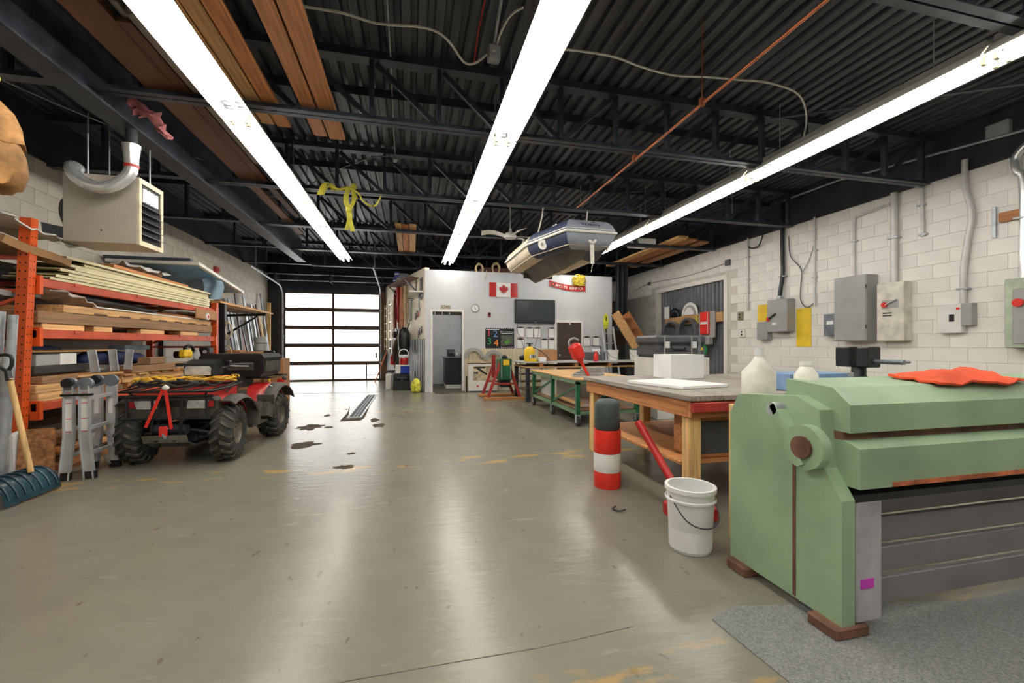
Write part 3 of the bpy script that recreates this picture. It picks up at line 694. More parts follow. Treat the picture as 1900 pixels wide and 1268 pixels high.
part(cb_, 'side_panel', B().box(-3.539, -3.532, 5.38, 5.6, 1.034, 1.15), whitep)
def channel(x, y, lean, lb):
    t = thing('metal_channel', lb, 'channel', (x, y, .935), R(20), 'bright metal channels standing on the lower shelf')
    M = Matrix.Rotation(R(lean), 4, 'Y') @ Matrix.Rotation(R(8), 4, 'X')
    obj('web', B().box(-.035, .035, -.003, .003, 0, .25).xf(M), alu, t); obj('flange', B().box(-.035, -.031, -.04, -.003, 0, .25).xf(M), alu, t); obj('flange', B().box(.031, .035, -.04, -.003, 0, .25).xf(M), alu, t)
channel(-3.44, 5.74, -6, 'bright metal channel leaning by the pale box'); channel(-3.44, 6.06, -4, 'bright metal channel between two others on the lower shelf'); channel(-3.43, 6.28, 6, 'bright metal channel leaning right on the lower shelf')
for i, (x, y0, y1, z, lb, m) in enumerate(((-3.5, 6.45, 7.35, .19, 'rough timber offcut on the pallet', wood3), (-3.74, 6.9, 7.6, .19, 'reddish timber block on the pallet', wood1), (-3.52, 7.42, 7.68, .19, 'pale short plank at the far end of the pallet', wood2), (-3.55, 6.75, 7.3, .29, 'timber offcut stacked on the rough one', wood3))):
    bd('timber_block', x - .07, x + .07, y0, y1, zc + z, zc + z + .09, m, lb, 'lumber', 'timber on the pallet', rz=(-6, 5, 4, 9)[i])
bd('pipe_insulation', -3.9, -3.72, 6.7, 7.35, 1.17, 1.235, bluel, 'pale blue foam block on dark tarp on the lower shelf', 'foam', rz=4)
solo('blue_tarp', B().tube(smoothpts([(-3.8, 6.1, 1.05), (-3.85, 6.45, 1.08), (-3.8, 6.8, 1.06), (-3.82, 7.3, 1.05)], 4), [.04, .09, .11, .11, .11, .11, .11, .11, .1, .1, .09, .08, .05][:13], 10, ell=.9), tarp, 'rolled dark blue tarp on the lower shelf', 'tarp', None, 60)
solo('blue_tarp', B().tube(smoothpts([(-4.0, 5.1, 1.16), (-4.0, 5.5, 1.2), (-3.95, 6.0, 1.18)], 4), [.03, .05, .06, .06, .06, .06, .05, .04, .03], 10), tarp, 'small rolled blue tarp behind the pale box', 'tarp', None, 60)
bd('plank', -3.78, -3.70, 5.0, 6.5, 1.16, 1.185, wood2, 'pale batten above the pale box', 'board', rz=-1)
solo('batten_prop', B().box(-3.8, -3.72, 4.99, 5.04, .955, 1.16), wood3, 'dark prop under the near end of the pale batten', 'block'); solo('batten_prop', B().box(-3.72, -3.66, 6.44, 6.49, .875, 1.16), wood3, 'dark prop under the far end of the pale batten', 'block')
# power tools at the far end of the lower shelf
cs = thing('circular_saw', 'yellow and black power saw on the lower shelf', 'power tool', (-3.48, 7.9, .96))
part(cs, 'body', B().cb(-3.56, -3.44, 7.72, 7.95, 1.03, 1.16, .03), yellow); part(cs, 'handle', B().tube(smoothpts([(-3.5, 7.8, 1.16), (-3.5, 7.9, 1.22), (-3.5, 8.05, 1.2), (-3.5, 8.1, 1.1)], 4), .025, 8), black)
part(cs, 'blade_guard', B().lathe([(.01, 0), (.1, .005), (.1, .03), (.01, .035)], 18, (-3.44, 8.02, 1.05), 'x'), galv); part(cs, 'base_plate', B().box(-3.6, -3.4, 7.7, 8.15, .957, .965), galv)
part(cs, 'motor', B().cyl((-3.6, 8.0, 1.08), (-3.72, 8.0, 1.08), .06), black)
co = thing('air_compressor', 'red and black compressor tucked at the far rack post', 'compressor', (-3.42, 8.45, .87))
part(co, 'tank', B().tube([(-3.6, 8.4, .98), (-3.58, 8.4, .98), (-3.3, 8.4, .98), (-3.28, 8.4, .98)], [.04, .1, .1, .04], 14), redm); part(co, 'motor', B().cb(-3.52, -3.36, 8.3, 8.5, 1.08, 1.2, .02), black)
part(co, 'gauge', B().lathe([(.0, 0), (.03, 0), (.03, .02), (0, .02)], 12, (-3.42, 8.28, 1.12), 'y'), alu); part(co, 'foot', B().box(-3.56, -3.34, 8.34, 8.46, .872, .89), redm)

# under the rack, on the floor
for i, (x, y0, y1, z, h, m, lb, rz) in enumerate(((-3.6, 5.2, 7.6, 0, .09, wood3, 'weathered beam on the floor under the rack', 0), (-3.42, 5.15, 5.9, .0, .05, wood1, 'reddish board on the floor before the beam', 5), (-3.58, 5.3, 6.6, .095, .05, wood2, 'pale board on the weathered beam under the rack', -4),
                             (-3.5, 5.2, 5.8, .16, .04, wood1, 'orange offcut on the pale board under the rack', 10), (-3.7, 5.5, 8.2, .15, .12, woodg, 'grey timber at the back under the rack', 1), (-3.55, 6.5, 8.2, .20, .06, wood2, 'pale timber beyond the ladder under the rack', 2), (-3.5, 6.6, 8.0, .30, .05, wood3, 'brown board topping the pile under the rack', -2),
                             (-3.52, 5.25, 5.7, .30, .05, wood3, 'short brown board high in the pile under the rack', 6), (-3.6, 5.3, 6.3, .22, .06, wood2, 'pale grey splintered board in the pile under the rack', -3))):
    bd('floor_timber', x - .09, x + .09, y0, y1, z, z + h, m, lb, 'lumber', 'timber on the floor under the rack', rz=rz)
bd('cardboard_box', -4.3, -3.8, 5.2, 8.4, 0, .45, mat('dark_cardboard', srgb(86, 72, 58), .8), 'long dark carton at the back under the rack', 'box')

# plywood offcut, foam board, pipes, shovel at the front post
o = solo('plywood_offcut', B().prism([(-.12, 0), (.11, 0), (.11, .46), (.09, .49), (-.12, .49)], -.02, .02, 'y'), osb, 'rough brown plywood offcut leaning by the front rack post', 'plywood')
o.location = (-3.235, 4.64, .0); o.rotation_euler = (R(-8), 0, R(12))
o = solo('foam_offcut', B().cb(-.03, .03, -.09, .09, 0, .46, .006), whitepl, 'white foam strip leaning behind the plywood offcut', 'foam')
o.location = (-3.41, 4.72, 0); o.rotation_euler = (R(4), 0, R(10))
for i, (x, y, r_, h) in enumerate(((-3.37, 4.60, .032, 1.50), (-3.47, 4.62, .03, 1.53), (-3.30, 4.46, .035, 1.15))):
    solo('steel_pipe', B().tube([(x - .06, y, 0), (x, y + .02, h)], r_, 12), galv, ['galvanised pipe standing in front of the front rack post', 'galvanised pipe at the left edge beside the rack', 'short thick galvanised pipe behind the shovel handle'][i], 'pipe', 'pipes standing by the rack', 50)
for sx, lb in ((-3.12, 'brown post at the far left edge'),):
    solo('wood_post', B().cb(-3.34, -3.28, 4.2, 4.26, 0, .75, .004), woodd, 'dark brown wooden post standing at the left edge by the shovel', 'post')
sv = thing('snow_shovel', 'snow shovel with dark teal ribbed scoop and wooden handle', 'shovel', (-2.95, 4.1, 0))
def scp(u, v, e=0):      # u over the curve from cutting edge to back, v along the width
    a_ = math.pi * (.02 + .80 * u); rr = .15 + e
    return (-3.10 + rr * math.cos(a_) + .015 * v, 3.98 + .50 * v, .004 + (rr + .06) * math.sin(a_) * (1 - .05 * v))
sp = part(sv, 'scoop', B().shell(lambda u, v: scp(u, v), 14, 10, .006), tealb, 40)
for i in range(7): part(sp, 'rib', B().tube([scp(j / 12, .06 + i * .145, .006) for j in range(1, 12)], .008, 6), tealb, 60)
part(sv, 'handle', B().tube([(-3.02, 4.30, .20), (-3.13, 4.26, .97)], .02, 10), wood2z, 50)
gr = part(sv, 'grip_socket', B().tube([(-3.13, 4.26, .95), (-3.15, 4.265, 1.03)], [.024, .02], 10), black, 50)
part(sv, 'd_grip', B().tube(smoothpts([(-3.15, 4.265, 1.02), (-3.21, 4.27, 1.08), (-3.21, 4.27, 1.15), (-3.13, 4.265, 1.15), (-3.12, 4.265, 1.08), (-3.15, 4.265, 1.02)], 4), .013, 8), black, 60)

# ---- folded multi position ladder
ld = thing('folding_ladder', 'folded aluminium multi position ladder standing before the rack', 'ladder', (-2.9, 4.95, 0))
lx, ly = V((-3.04, 4.74, 0)), V((-3.07, 5.14, 0)); dv = (ly - lx).normalized(); nv_ = V((dv.y, -dv.x, 0))   # nv_ points to the room
for e, base in enumerate((lx, ly)):
    for q in (0, 1):
        p = base + nv_ * (.115 * q); sgn = -1 if e == 0 else 1
        tp = p + V((0, 0, .86)); flare = nv_ * (.035 * (2 * q - 1))
        b = B(); b.bar(p + flare, p + V((0, 0, .40)), .075, .028, dv); b.bar(p + V((0, 0, .39)), tp, .075, .028, dv)
        rl = part(ld, 'rail', b, alu)
        lip = B()
        for off in (-.034, .034): lip.bar(p + flare + nv_ * off - dv * .018 * -sgn, p + V((0, 0, .40)) + nv_ * off - dv * .018 * -sgn, .008, .03, dv); lip.bar(p + V((0, 0, .39)) + nv_ * off - dv * .018 * -sgn, tp + nv_ * off - dv * .018 * -sgn, .008, .03, dv)
        part(rl, 'rail_lip', lip, alu)
        if e == 0: 
            lab_ = B().bar(p - dv * .0145 + V((0, 0, .45)), p - dv * .0145 + V((0, 0, .74)), .05, .0012, dv); part(rl, 'sticker', lab_, whitepl)
            for zz in (.44, .56, .70, .80): part(rl, 'red_mark', B().bar(p - dv * .0156 + V((0, 0, zz)), p - dv * .0156 + V((0, 0, zz + .006)), .045, .001, dv), redp)
        else: part(rl, 'sticker', B().bar(p - dv * .0145 + V((0, 0, .55)), p - dv * .0145 + V((0, 0, .7)), .035, .0012, dv), whitepl)
        part(rl, 'rubber_foot', B().bar(p + flare * 1.05 + V((0, 0, 0)), p + flare + V((0, 0, .07)), .088, .04, dv), black)
    c = base + nv_ * .0575 + V((0, 0, .88))
    hb = B()
    for q in (0, 1): hb.cyl(base + nv_ * (.115 * q) + V((0, 0, .88)) - dv * .02, base + nv_ * (.115 * q) + V((0, 0, .88)) + dv * .02, .058, n=18)
    hg = part(ld, 'hinge', hb, alug, 50)
    part(hg, 'lock_knob', B().cyl(base + V((0, 0, .89)) - dv * .05, base + V((0, 0, .89)) - dv * .02, .042, n=16), black, 50)
for z in (.22, .46, .74):
    for q in (0, 1):
        a = lx + nv_ * (.115 * q) + V((0, 0, z)); c = ly + nv_ * (.115 * q) + V((0, 0, z)); part(ld, 'rung', B().bar(a, c, .03, .03), alu)
for z in (.40, .14): part(ld, 'rung_brace', B().bar(lx + nv_ * .115 + V((0, 0, z - .1)) + dv * .02, lx + nv_ * .115 + V((0, 0, z)) + dv * .12, .02, .005), alu); part(ld, 'rung_brace', B().bar(ly + nv_ * .115 + V((0, 0, z - .1)) - dv * .02, ly + nv_ * .115 + V((0, 0, z)) - dv * .12, .02, .005), alu)
for z in (.78,): part(ld, 'lock_bar', B().bar(lx - nv_ * .05 + V((0, 0, z)) - dv * .025, lx + nv_ * .18 + V((0, 0, z)) - dv * .025, .03, .02), black)
# ================================================================== QUAD BIKE (front towards -y)
AT = (-2.31, 5.88, 0); AR = R(-4)
av = thing('quad_bike', 'muddy red quad bike with black cargo box parked before the rack', 'quad bike', AT, AR)
def ap(name, b, m, smooth=False, parent=None): return obj(name, b, m, parent or av, smooth)
def wheel(x, y, wd, r, side, steer=0):
    """side +1: outer face towards +x"""
    h = wd / 2
    prof = [(.135, -h * .78), (.15, -h * .9), (.2, -h), (.245, -h * .96), (r - .02, -h * .8), (r - .008, -h * .4), (r - .006, 0), (r - .008, h * .4), (r - .02, h * .8), (.245, h * .96), (.2, h), (.15, h * .9), (.135, h * .78)]
    w_ = ap('wheel', B().lathe(prof, 32, ax='x', cap=False), blackr, 50)
    w_.location = (x, y, r); w_.rotation_euler = (0, 0, R(steer))
    lug = B(); n = 18
    for k in range(n):
        for s in (-1, 1):
            t0 = 2 * math.pi * (k + (.5 if s > 0 else 0)) / n; t1 = t0 + .19
            pts = []
            for tt, xx in ((t0, s * .008), (t1, s * h * .86)):
                for rr in (r - .03, r + (.012 if xx * s < h * .5 else -.006)):
                    for dt in (-.055, .055): pts.append((xx, rr * math.cos(tt + dt), rr * math.sin(tt + dt)))
            lug.add(pts, [(0, 1, 3, 2), (4, 6, 7, 5), (0, 4, 5, 1), (2, 3, 7, 6), (0, 2, 6, 4), (1, 5, 7, 3)])
            a = t1; q = []
            for xx, rr in ((s * h * .84, r - .012), (s * h * 1.02, r - .04), (s * h * 1.0, r - .075)):
                for dt in (-.05, .05): q.append((xx, rr * math.cos(a + dt), rr * math.sin(a + dt)))
            q2 = [(p[0] * .93, p[1] * .95, p[2] * .95) for p in q]
            lug.add(q + q2, [(0, 1, 3, 2), (2, 3, 5, 4), (0, 6, 7, 1), (4, 5, 11, 10), (0, 2, 8, 6), (2, 4, 10, 8), (1, 7, 9, 3), (3, 9, 11, 5)])
    ap('tread_lugs', lug, mat('dusty_rubber', srgb(78, 74, 68), .85, 0, .25, 12, .2, 30), False, w_)
    ap('rim', B().lathe([(.142, side * -h * .8), (.142, side * h * .72), (.13, side * h * .80), (.122, side * h * .70), (.115, side * h * .35), (.06, side * h * .28), (.05, side * h * .5), (.0, side * h * .52)], 24, ax='x', cap=False), mat('muddy_steel_rim', srgb(128, 120, 108), .45, .5, .2, 10), 40, w_)
    nb_ = B()
    for k in range(4):
        t = math.pi * k / 2 + .4; nb_.cyl((side * h * .3, .085 * math.cos(t), .085 * math.sin(t)), (side * h * .42, .085 * math.cos(t), .085 * math.sin(t)), .012, n=6)
    ap('lug_nuts', nb_, steelb, False, w_)
wheel(-.43, -.62, .21, .295, -1, 6); wheel(.43, -.62, .21, .295, 1, 6); wheel(-.43, .62, .25, .29, -1); wheel(.43, .62, .25, .29, 1)
# chassis and drive line
ap('frame', B().box(-.16, .16, -.7, .75, .22, .30).bar((-.12, -.75, .3), (-.12, .7, .5), .04, .05).bar((.12, -.75, .3), (.12, .7, .5), .04, .05), steelb)
ap('axle', B().cyl((-.33, -.62, .29), (.33, -.62, .29), .03), steelb); ap('axle', B().cyl((-.33, .62, .29), (.33, .62, .29), .035), steelb)
for s in (-1, 1):
    ap('suspension_arm', B().bar((s * .1, -.66, .26), (s * .34, -.62, .26), .05, .03).bar((s * .1, -.56, .40), (s * .34, -.6, .38), .04, .025), steelb)
    ap('shock', B().cyl((s * .30, -.62, .3), (s * .2, -.55, .6), .028), greyd); ap('tie_rod', B().cyl((s * .06, -.74, .36), (s * .33, -.72, .31), .012, n=8), greyd)
ap('engine', B().cb(-.2, .2, -.25, .35, .28, .58, .04), mat('engine_grey', srgb(70, 68, 66), .55, .4, .2, 8))
ap('skid_plate', B().prism([(-.98, .34), (-.95, .26), (-.80, .19), (-.5, .19), (-.5, .20), (-.79, .20), (-.94, .27), (-.97, .34)], -.2, .2, 'x'), mat('scuffed_steel', srgb(140, 136, 128), .4, .7, .15, 10))
for x in (-.08, .08):
    for z in (.29, .24): ap('plate_hole', B().cyl((x, -.975 + (.34 - z) * .3 + .0, z), (x, -.955 + (.34 - z) * .3, z), .022, n=10), ink)
wi = ap('winch', B().cyl((-.15, -.86, .38), (.15, -.86, .38), .05), steelb, 50)
ap('winch_hook', B().tube(smoothpts([(0, -.93, .4), (0, -.99, .36), (.02, -.99, .32), (-.01, -.97, .30)], 3), .014, 6), galv, False, wi)
ap('red_hook_strap', B().cb(-.035, .03, -1.0, -.965, .33, .43, .006), redp, False, wi)
# front cowl, lamps, fenders
ap('hood', B().prism([(-.80, .63), (-.78, .68), (-.45, .76), (-.2, .80), (-.05, .76), (-.05, .55), (-.80, .52)], -.26, .26, 'x'), redm)
gr_ = ap('front_cowl', B().prism([(-.36, .50), (.36, .50), (.40, .56), (.40, .66), (.36, .70), (-.36, .70), (-.40, .66), (-.40, .56)], -.84, -.70, 'y'), mud)
ap('red_nose', B().prism([(-.70, .70), (-.84, .70), (-.83, .715), (-.70, .76)], -.36, .36, 'x'), redm, False, gr_)
for s in (-1, 1):
    ap('headlight', B().prism([(s * .14, .585), (s * .32, .585), (s * .34, .67), (s * .15, .67)], -.855, -.84, 'y'), lens, False, gr_)
    ap('red_corner', B().prism([(s * .325, .60), (s * .385, .60), (s * .385, .66), (s * .345, .66)], -.853, -.84, 'y'), redm, False, gr_)
gl = B()
for i in range(4): gl.box(-.12, .12, -.848, -.84, .60 + i * .02, .61 + i * .02)
ap('grille', gl, ink, False, gr_)
def fender(s, yc, r_, a0, a1, xi, xo, m, dz=0, t=.012):
    def f(u, v):
        a = a0 + (a1 - a0) * u; rr = r_ * (1 - .10 * max(0, v - .6))
        x = xi + (xo - xi) * v; return (s * x, yc + rr * 1.12 * math.cos(a), .30 + dz + rr * math.sin(a) - .03 * max(0, v - .7) * 3)
    return B().shell(f, 12, 6, t * s)
for s in (-1, 1):
    fr = ap('front_fender', fender(s, -.58, .40, R(112), R(15), .22, .44, redm), redm, 50)
    ap('fender_flare', fender(s, -.58, .405, R(118), R(5), .43, .57, mud, -.005, .016), mud, 50, fr)
    rr_ = ap('rear_fender', fender(s, .62, .40, R(172), R(35), .2, .44, redm, .03), redm, 50)
    ap('fender_flare', fender(s, .62, .405, R(178), R(28), .43, .58, mud, .02, .016), mud, 50, rr_)
    ap('footwell', B().box(s * .2, s * .5, -.22, .24, .26, .29).bar((s * .48, -.24, .30), (s * .48, -.16, .56), .03, .2, (1, 0, 0)).bar((s * .48, .26, .30), (s * .48, .22, .60), .03, .2, (1, 0, 0)), mud)
    ap('side_panel', B().prism([(-.2, .30), (.3, .32), (.3, .66), (-.1, .68)], s * .19, s * .23, 'x'), mud)
    text(av, 'model_letters', '4x4', .07, whitepl, wm(av) @ V((s * .47, .46, .695)), Matrix.Rotation(AR, 4, 'Z') @ Matrix.Rotation(R(90), 4, 'Z') @ Matrix.Rotation(R(25), 4, 'X')) if s > 0 else None
# bumper bars and front rack
bp = ap('bumper', B().tube([(-.42, -.93, .72), (.42, -.93, .72)], .016, 8).tube([(-.40, -.93, .50), (.40, -.93, .50)], .016, 8), black, 50)
for x in (-.36, -.13, .13, .36): ap('bumper_post', B().cyl((x, -.93, .72), (x, -.93, .49), .013, n=8), black, 50, bp)
for x in (-.13, .13): ap('bumper_stay', B().tube([(x, -.93, .49), (x, -.95, .36), (x, -.7, .3)], .013, 8), black, 50, bp)
fk = ap('front_rack', B().tube([(-.42, -.93, .77), (.42, -.93, .77), (.45, -.60, .79), (.42, -.30, .80), (-.42, -.30, .80), (-.45, -.60, .79)], .013, 8, True), black, 50)
for i in range(6): ap('rack_bar', B().cyl((-.35 + i * .14, -.93, .77), (-.35 + i * .14, -.30, .80), .009, n=6), black, 50, fk)
for s in (-1, 1): ap('rack_stay', B().cyl((s * .3, -.85, .70), (s * .36, -.92, .77), .010, n=6).cyl((s * .3, -.4, .70), (s * .36, -.32, .80), .010, n=6), black, False, fk)
# handlebars, pod lamp, tank, seat
ap('tank', B().cb(-.14, .14, -.12, .2, .62, .86, .05), redm, 40)
ap('seat', B().prism([(.1, .70), (.14, .84), (.3, .82), (.62, .86), (.66, .74), (.6, .68)], -.16, .16, 'x'), black)
st = ap('steering_post', B().cyl((0, -.42, .45), (0, -.18, .95), .025, n=10), black, 50)
hb_ = ap('handlebar', B().tube(smoothpts([(-.40, -.02, 1.0), (-.25, -.10, 1.0), (-.1, -.18, .95), (.1, -.18, .95), (.25, -.10, 1.0), (.40, -.02, 1.0)], 4), .013, 8), steelb, 60)
for s in (-1, 1):
    ap('grip', B().cyl((s * .30, -.075, 1.003), (s * .42, .0, 1.0), .02, n=10), blackr, 50, hb_); ap('brake_lever', B().tube([(s * .22, -.14, .99), (s * .3, -.15, .985), (s * .40, -.07, .98)], .008, 6), alu, 60, hb_)
    ap('reservoir', B().cb(s * .2 - .03, s * .2 + .03, -.16, -.09, 1.0, 1.05, .008), black, False, hb_)
pod = ap('lamp_pod', B().prism([(-.36, .88), (-.38, .94), (-.36, 1.02), (-.22, 1.07), (-.12, 1.03), (-.14, .90)], -.15, .15, 'x'), black)
ap('pod_lens', B().prism([(-.13, .895), (.13, .895), (.135, .97), (.11, 1.0), (-.11, 1.0), (-.135, .97)], -.39, -.372, 'y'), lens, False, pod)
# rear cargo box and rack
ap('rear_rack', B().tube([(-.45, .45, .80), (.45, .45, .80), (.47, 1.02, .80), (-.47, 1.02, .80)], .013, 8, True).cyl((-.3, .45, .8), (-.3, 1.02, .8), .01, n=6).cyl((.3, .45, .8), (.3, 1.02, .8), .01, n=6), black, 50)
cbx = ap('cargo_box', B().prism([(-.34, .815), (.34, .815), (.38, .87), (.38, 1.04), (-.38, 1.04), (-.38, .87)], .42, 1.02, 'y'), black)
ap('lid', B().prism([(-.395, 1.04), (.395, 1.04), (.395, 1.07), (.35, 1.12), (-.35, 1.12), (-.395, 1.07)], .405, 1.035, 'y'), black, False, cbx)
ap('lid_recess', B().cb(-.06, .26, .41, .42, .90, 1.0, .003), mud, False, cbx); ap('handle', B().tube([(-.02, .412, .97), (-.02, .395, .97), (.22, .395, .97), (.22, .412, .97)], .008, 6), steelb, False, cbx)
ap('end_panel', B().prism([(.46, .88), (.98, .88), (.96, 1.02), (.48, 1.02)], .38, .393, 'x'), mud, False, cbx)
for s in (-1, 1): ap('tail_lamp', B().cb(s * .38 - .05, s * .38 + .05, 1.03, 1.08, .68, .74, .01), redp)
ap('tow_ball', B().lathe([(.0, -.03), (.03, -.015), (.034, .005), (.02, .03), (.0, .034)], 12, (.42, 1.06, .74)), black)
# cargo on the front rack: separate things lying on it
M_ = wm(av)
def coil(cx, cy, cz, rx, ry, n, seed, rad, jit):
    r = random.Random(seed); pts = []
    for k in range(n * 14):
        t = 2 * math.pi * k / 14 + r.uniform(-.1, .1); q = r.uniform(1 - jit, 1 + jit)
        pts.append(tuple(M_ @ V((cx + rx * q * math.cos(t), cy + ry * q * math.sin(t), cz + r.uniform(0, .075)))))
    return B().tube(smoothpts(pts, 2), rad, 6)
solo('rope_coil', coil(-.22, -.66, .825, .2, .15, 5, 2, .011, .22), ropey, 'yellow rope coil on the left of the quad bike front rack', 'rope', 'ropes on the quad bike rack', 60)
solo('rope_coil', coil(.2, -.5, .825, .24, .14, 4, 5, .009, .3), ropey, 'looser yellow orange rope coil on the right of the quad bike front rack', 'rope', 'ropes on the quad bike rack', 60)
solo('black_strap', coil(-.02, -.8, .805, .34, .06, 3, 8, .012, .2), blackr, 'tangled black strap along the front bar of the quad bike rack', 'strap', None, 60)
rs = thing('red_strap', 'red ratchet strap hanging over the quad bike bumper', 'strap', tuple(M_ @ V((-.02, -.96, .45))))
for a, c in (((-.02, -.955, .80), (-.17, -.965, .42)), ((0, -.955, .80), (.06, -.965, .40))):
    part(rs, 'strap_end', B().bar(M_ @ V(a), M_ @ V(c), .028, .005, (0, 1, 0)), redp)
part(rs, 'white_knot', B().lathe([(0, -.03), (.03, -.01), (.032, .01), (0, .035)], 10, tuple(M_ @ V((0, -.95, .81)))), whiter, 60)
# ---- far left: cantilever bracket rack with planks, leaning bars, boxes
wb = thing('wall_bracket_rack', 'black steel cantilever rack on the left wall past the pallet rack', 'rack', (-4.1, 10.6, 0))
for y in (9.3, 11.9):
    part(wb, 'post', B().box(-4.58, -4.50, y - .04, y + .04, 0, 2.2) if y > 10 else B().box(-4.58, -4.5, y - .04, y + .04, .2, 2.2), black)
    part(wb, 'arm', B().bar((-4.5, y, 1.96), (-3.55, y, 2.0), .05, .06), black); part(wb, 'arm_brace', B().bar((-4.5, y, 1.45), (-3.75, y, 1.95), .04, .04), black)
part(wb, 'front_post', B().cb(-3.56, -3.46, 9.2, 9.3, 0, 2.03, .005), black)
for i, (x0, x1, z, y0, y1, m, lb) in enumerate(((-3.78, -3.5, 2.032, 9.12, 12.3, wood2, 'widest pale plank at the edge of the black wall rack'), (-4.02, -3.8, 2.032, 9.3, 12.5, wood3, 'weathered plank in the middle of the black wall rack'), (-4.3, -4.06, 2.032, 9.3, 12.2, wood3, 'brown plank nearest the wall on the black wall rack'), (-3.95, -3.62, 2.07, 9.4, 12.6, wood1, 'reddish plank on top of the others on the black wall rack'), (-4.2, -3.98, 2.07, 9.2, 12.4, wood2, 'narrow pale plank lying on the planks by the wall'))):
    bd('rack_plank', x0, x1, y0, y1, z, z + .034, m, lb, 'board', 'planks on the black wall rack')
hose = thing('hanging_coil', 'cream coil of hose hanging on the black rack post', 'hose', (-3.45, 9.24, 1.4))
for r_, dx in ((.17, 0), (.15, .02), (.13, .035)): part(hose, 'loop', B().tube(arc((-3.44 + dx, 9.24, 1.52), r_, 0, 2 * math.pi, 24, 'xz', r_ * .45)[:-1], .012, 6, True), pvcb, 60)
part(hose, 'lower_loop', B().tube(arc((-3.43, 9.22, 1.02), .2, 0, 2 * math.pi, 24, 'xz', .09)[:-1], .013, 6, True), ropeb, 60)
rn = random.Random(11)
names = ['dark grey', 'pale grey', 'silver', 'slate', 'rust red', 'light grey', 'steel', 'charcoal', 'dull grey', 'bluish grey', 'thin black', 'brown', 'pale', 'grey']
mm = [alug, galv, alu, greyd, redo, alug, galv, greyd, alug, galv, black, woodd, wood2z, alug]
yy = 12.05
for i in range(14):
    y = yy + i * .2; top = 2.25 + rn.uniform(-.35, .75) if i not in (10,) else 2.4
    bb = B().bar((-4.18 + rn.uniform(-.04, .04), y + rn.uniform(-.02, .02), .0), (-4.53, y, top), .09 if i % 3 else .13, .03, (1, 0, 0))
    zmin = min(p[2] for p in bb.v); bb.off((0, 0, -zmin))
    solo('metal_bar', bb, mm[i], '%s long bar leaning on the left wall, number %s from the rack' % (names[i], ['one', 'two', 'three', 'four', 'five', 'six', 'seven', 'eight', 'nine', 'ten', 'eleven', 'twelve', 'thirteen', 'fourteen'][i]), 'bar', 'bars leaning on the left wall')
# cardboard boxes behind the cargo box
bx_ = thing('cardboard_box', 'long brown cardboard box standing behind the quad bike', 'box', (-3.6, 9.9, 0))
part(bx_, 'carton', B().cb(-3.95, -3.05, 9.75, 10.3, 0, .98, .006), card); part(bx_, 'flap', B().bar((-3.9, 9.76, .98), (-3.9, 9.55, 1.08), .5, .006, (0, 0, 1)).bar((-3.5, 10.29, .98), (-3.5, 10.4, 1.1), .8, .006), card)
bd('cardboard_box', -3.0, -2.62, 9.9, 10.4, 0, .95, card, 'smaller brown cardboard box beside the long one', 'box')
bd('plank', -3.8, -3.3, 9.5, 9.72, 1.08, 1.13, wood1, 'reddish wooden plank lying over the long cardboard box', 'board')
bx2 = solo('plank_prop', B().box(-3.78, -3.72, 9.5, 9.56, 0, 1.08).box(-3.38, -3.32, 9.5, 9.56, 0, 1.08).box(-3.72, -3.38, 9.52, 9.54, .6, .66), wood3, 'brown wooden legs holding the reddish plank', 'trestle')
pb = thing('bundled_roll', 'grey white wrapped bundle leaning among the bars', 'roll', (-4.05, 12.9, 0))
part(pb, 'wrap', B().cyl((-3.95, 12.9, .95), (-4.0, 12.9, 1.45), .16, n=14), mat('grey_wrap', srgb(182, 182, 178), .6), 50); part(pb, 'core', B().cyl((-3.93, 12.9, 0), (-3.95, 12.9, .95), .1, n=12), galv, 50)
for z in (1.08, 1.28): part(pb, 'band', B().lathe([(.163, -.012), (.165, 0), (.163, .012)], 16, (-3.97, 12.9, z)), greyd)
gv = thing('work_gloves', 'yellow work gloves tucked on the cargo box by the cartons', 'gloves', (-2.75, 9.7, .98))
bpy.data.objects.remove(gv)
yh = thing('hand_tool', 'black and yellow hand tool standing by the cartons', 'tool', (-2.85, 9.75, 0))
part(yh, 'head', B().cb(-2.95, -2.75, 9.72, 9.8, 1.0, 1.12, .02), black); part(yh, 'shaft', B().cyl((-2.85, 9.76, 0), (-2.85, 9.76, 1.02), .02, n=8), yellow, 50)
ab = thing('alarm_box', 'small red box high on the left wall beyond the rack', 'box', (XL + .04, 11.66, 3.0)); part(ab, 'case', B().cb(XL, XL + .08, 11.58, 11.74, 2.98, 3.12, .008), redo); part(ab, 'cover', B().cb(XL + .08, XL + .09, 11.6, 11.72, 3.0, 3.1, .003), redm)
solo('wood_stud', B().cb(-4.52, -4.42, 15.2, 15.3, 0, 2.6, .005), wood2z, 'tall wooden stud standing in the corner left of the garage door', 'stud')
# ================================================================== UNDER THE ROOF
ZC = 3.605     # top of the bottom chords
GR = 'lumber stored on the joists'
def rb(x0, x1, y0, y1, m, lab, z=ZC, h=.04, rz=0): return bd('roof_plank', x0, x1, y0, y1, z, z + h, m, lab, 'board', GR, rz)
rb(-1.06, -.92, 1.7, 5.2, wood1, 'orange plank on the joists, left of the pair by the centre', h=.05)
rb(-.90, -.74, 1.6, 5.25, wood1, 'orange plank on the joists, right of the pair by the centre', h=.05)
rb(-1.70, -1.56, 1.9, 5.0, wood2, 'pale plank on the joists right of the left lights, left of three')
rb(-1.545, -1.42, 1.7, 5.05, wood2, 'pale plank on the joists right of the left lights, middle of three')
rb(-1.405, -1.27, 1.8, 5.08, wood1, 'pale plank on the joists right of the left lights, right of three')
rb(-2.37, -2.10, 1.8, 7.0, woodd, 'wide dark brown board on the joists left of the left lights', h=.05)
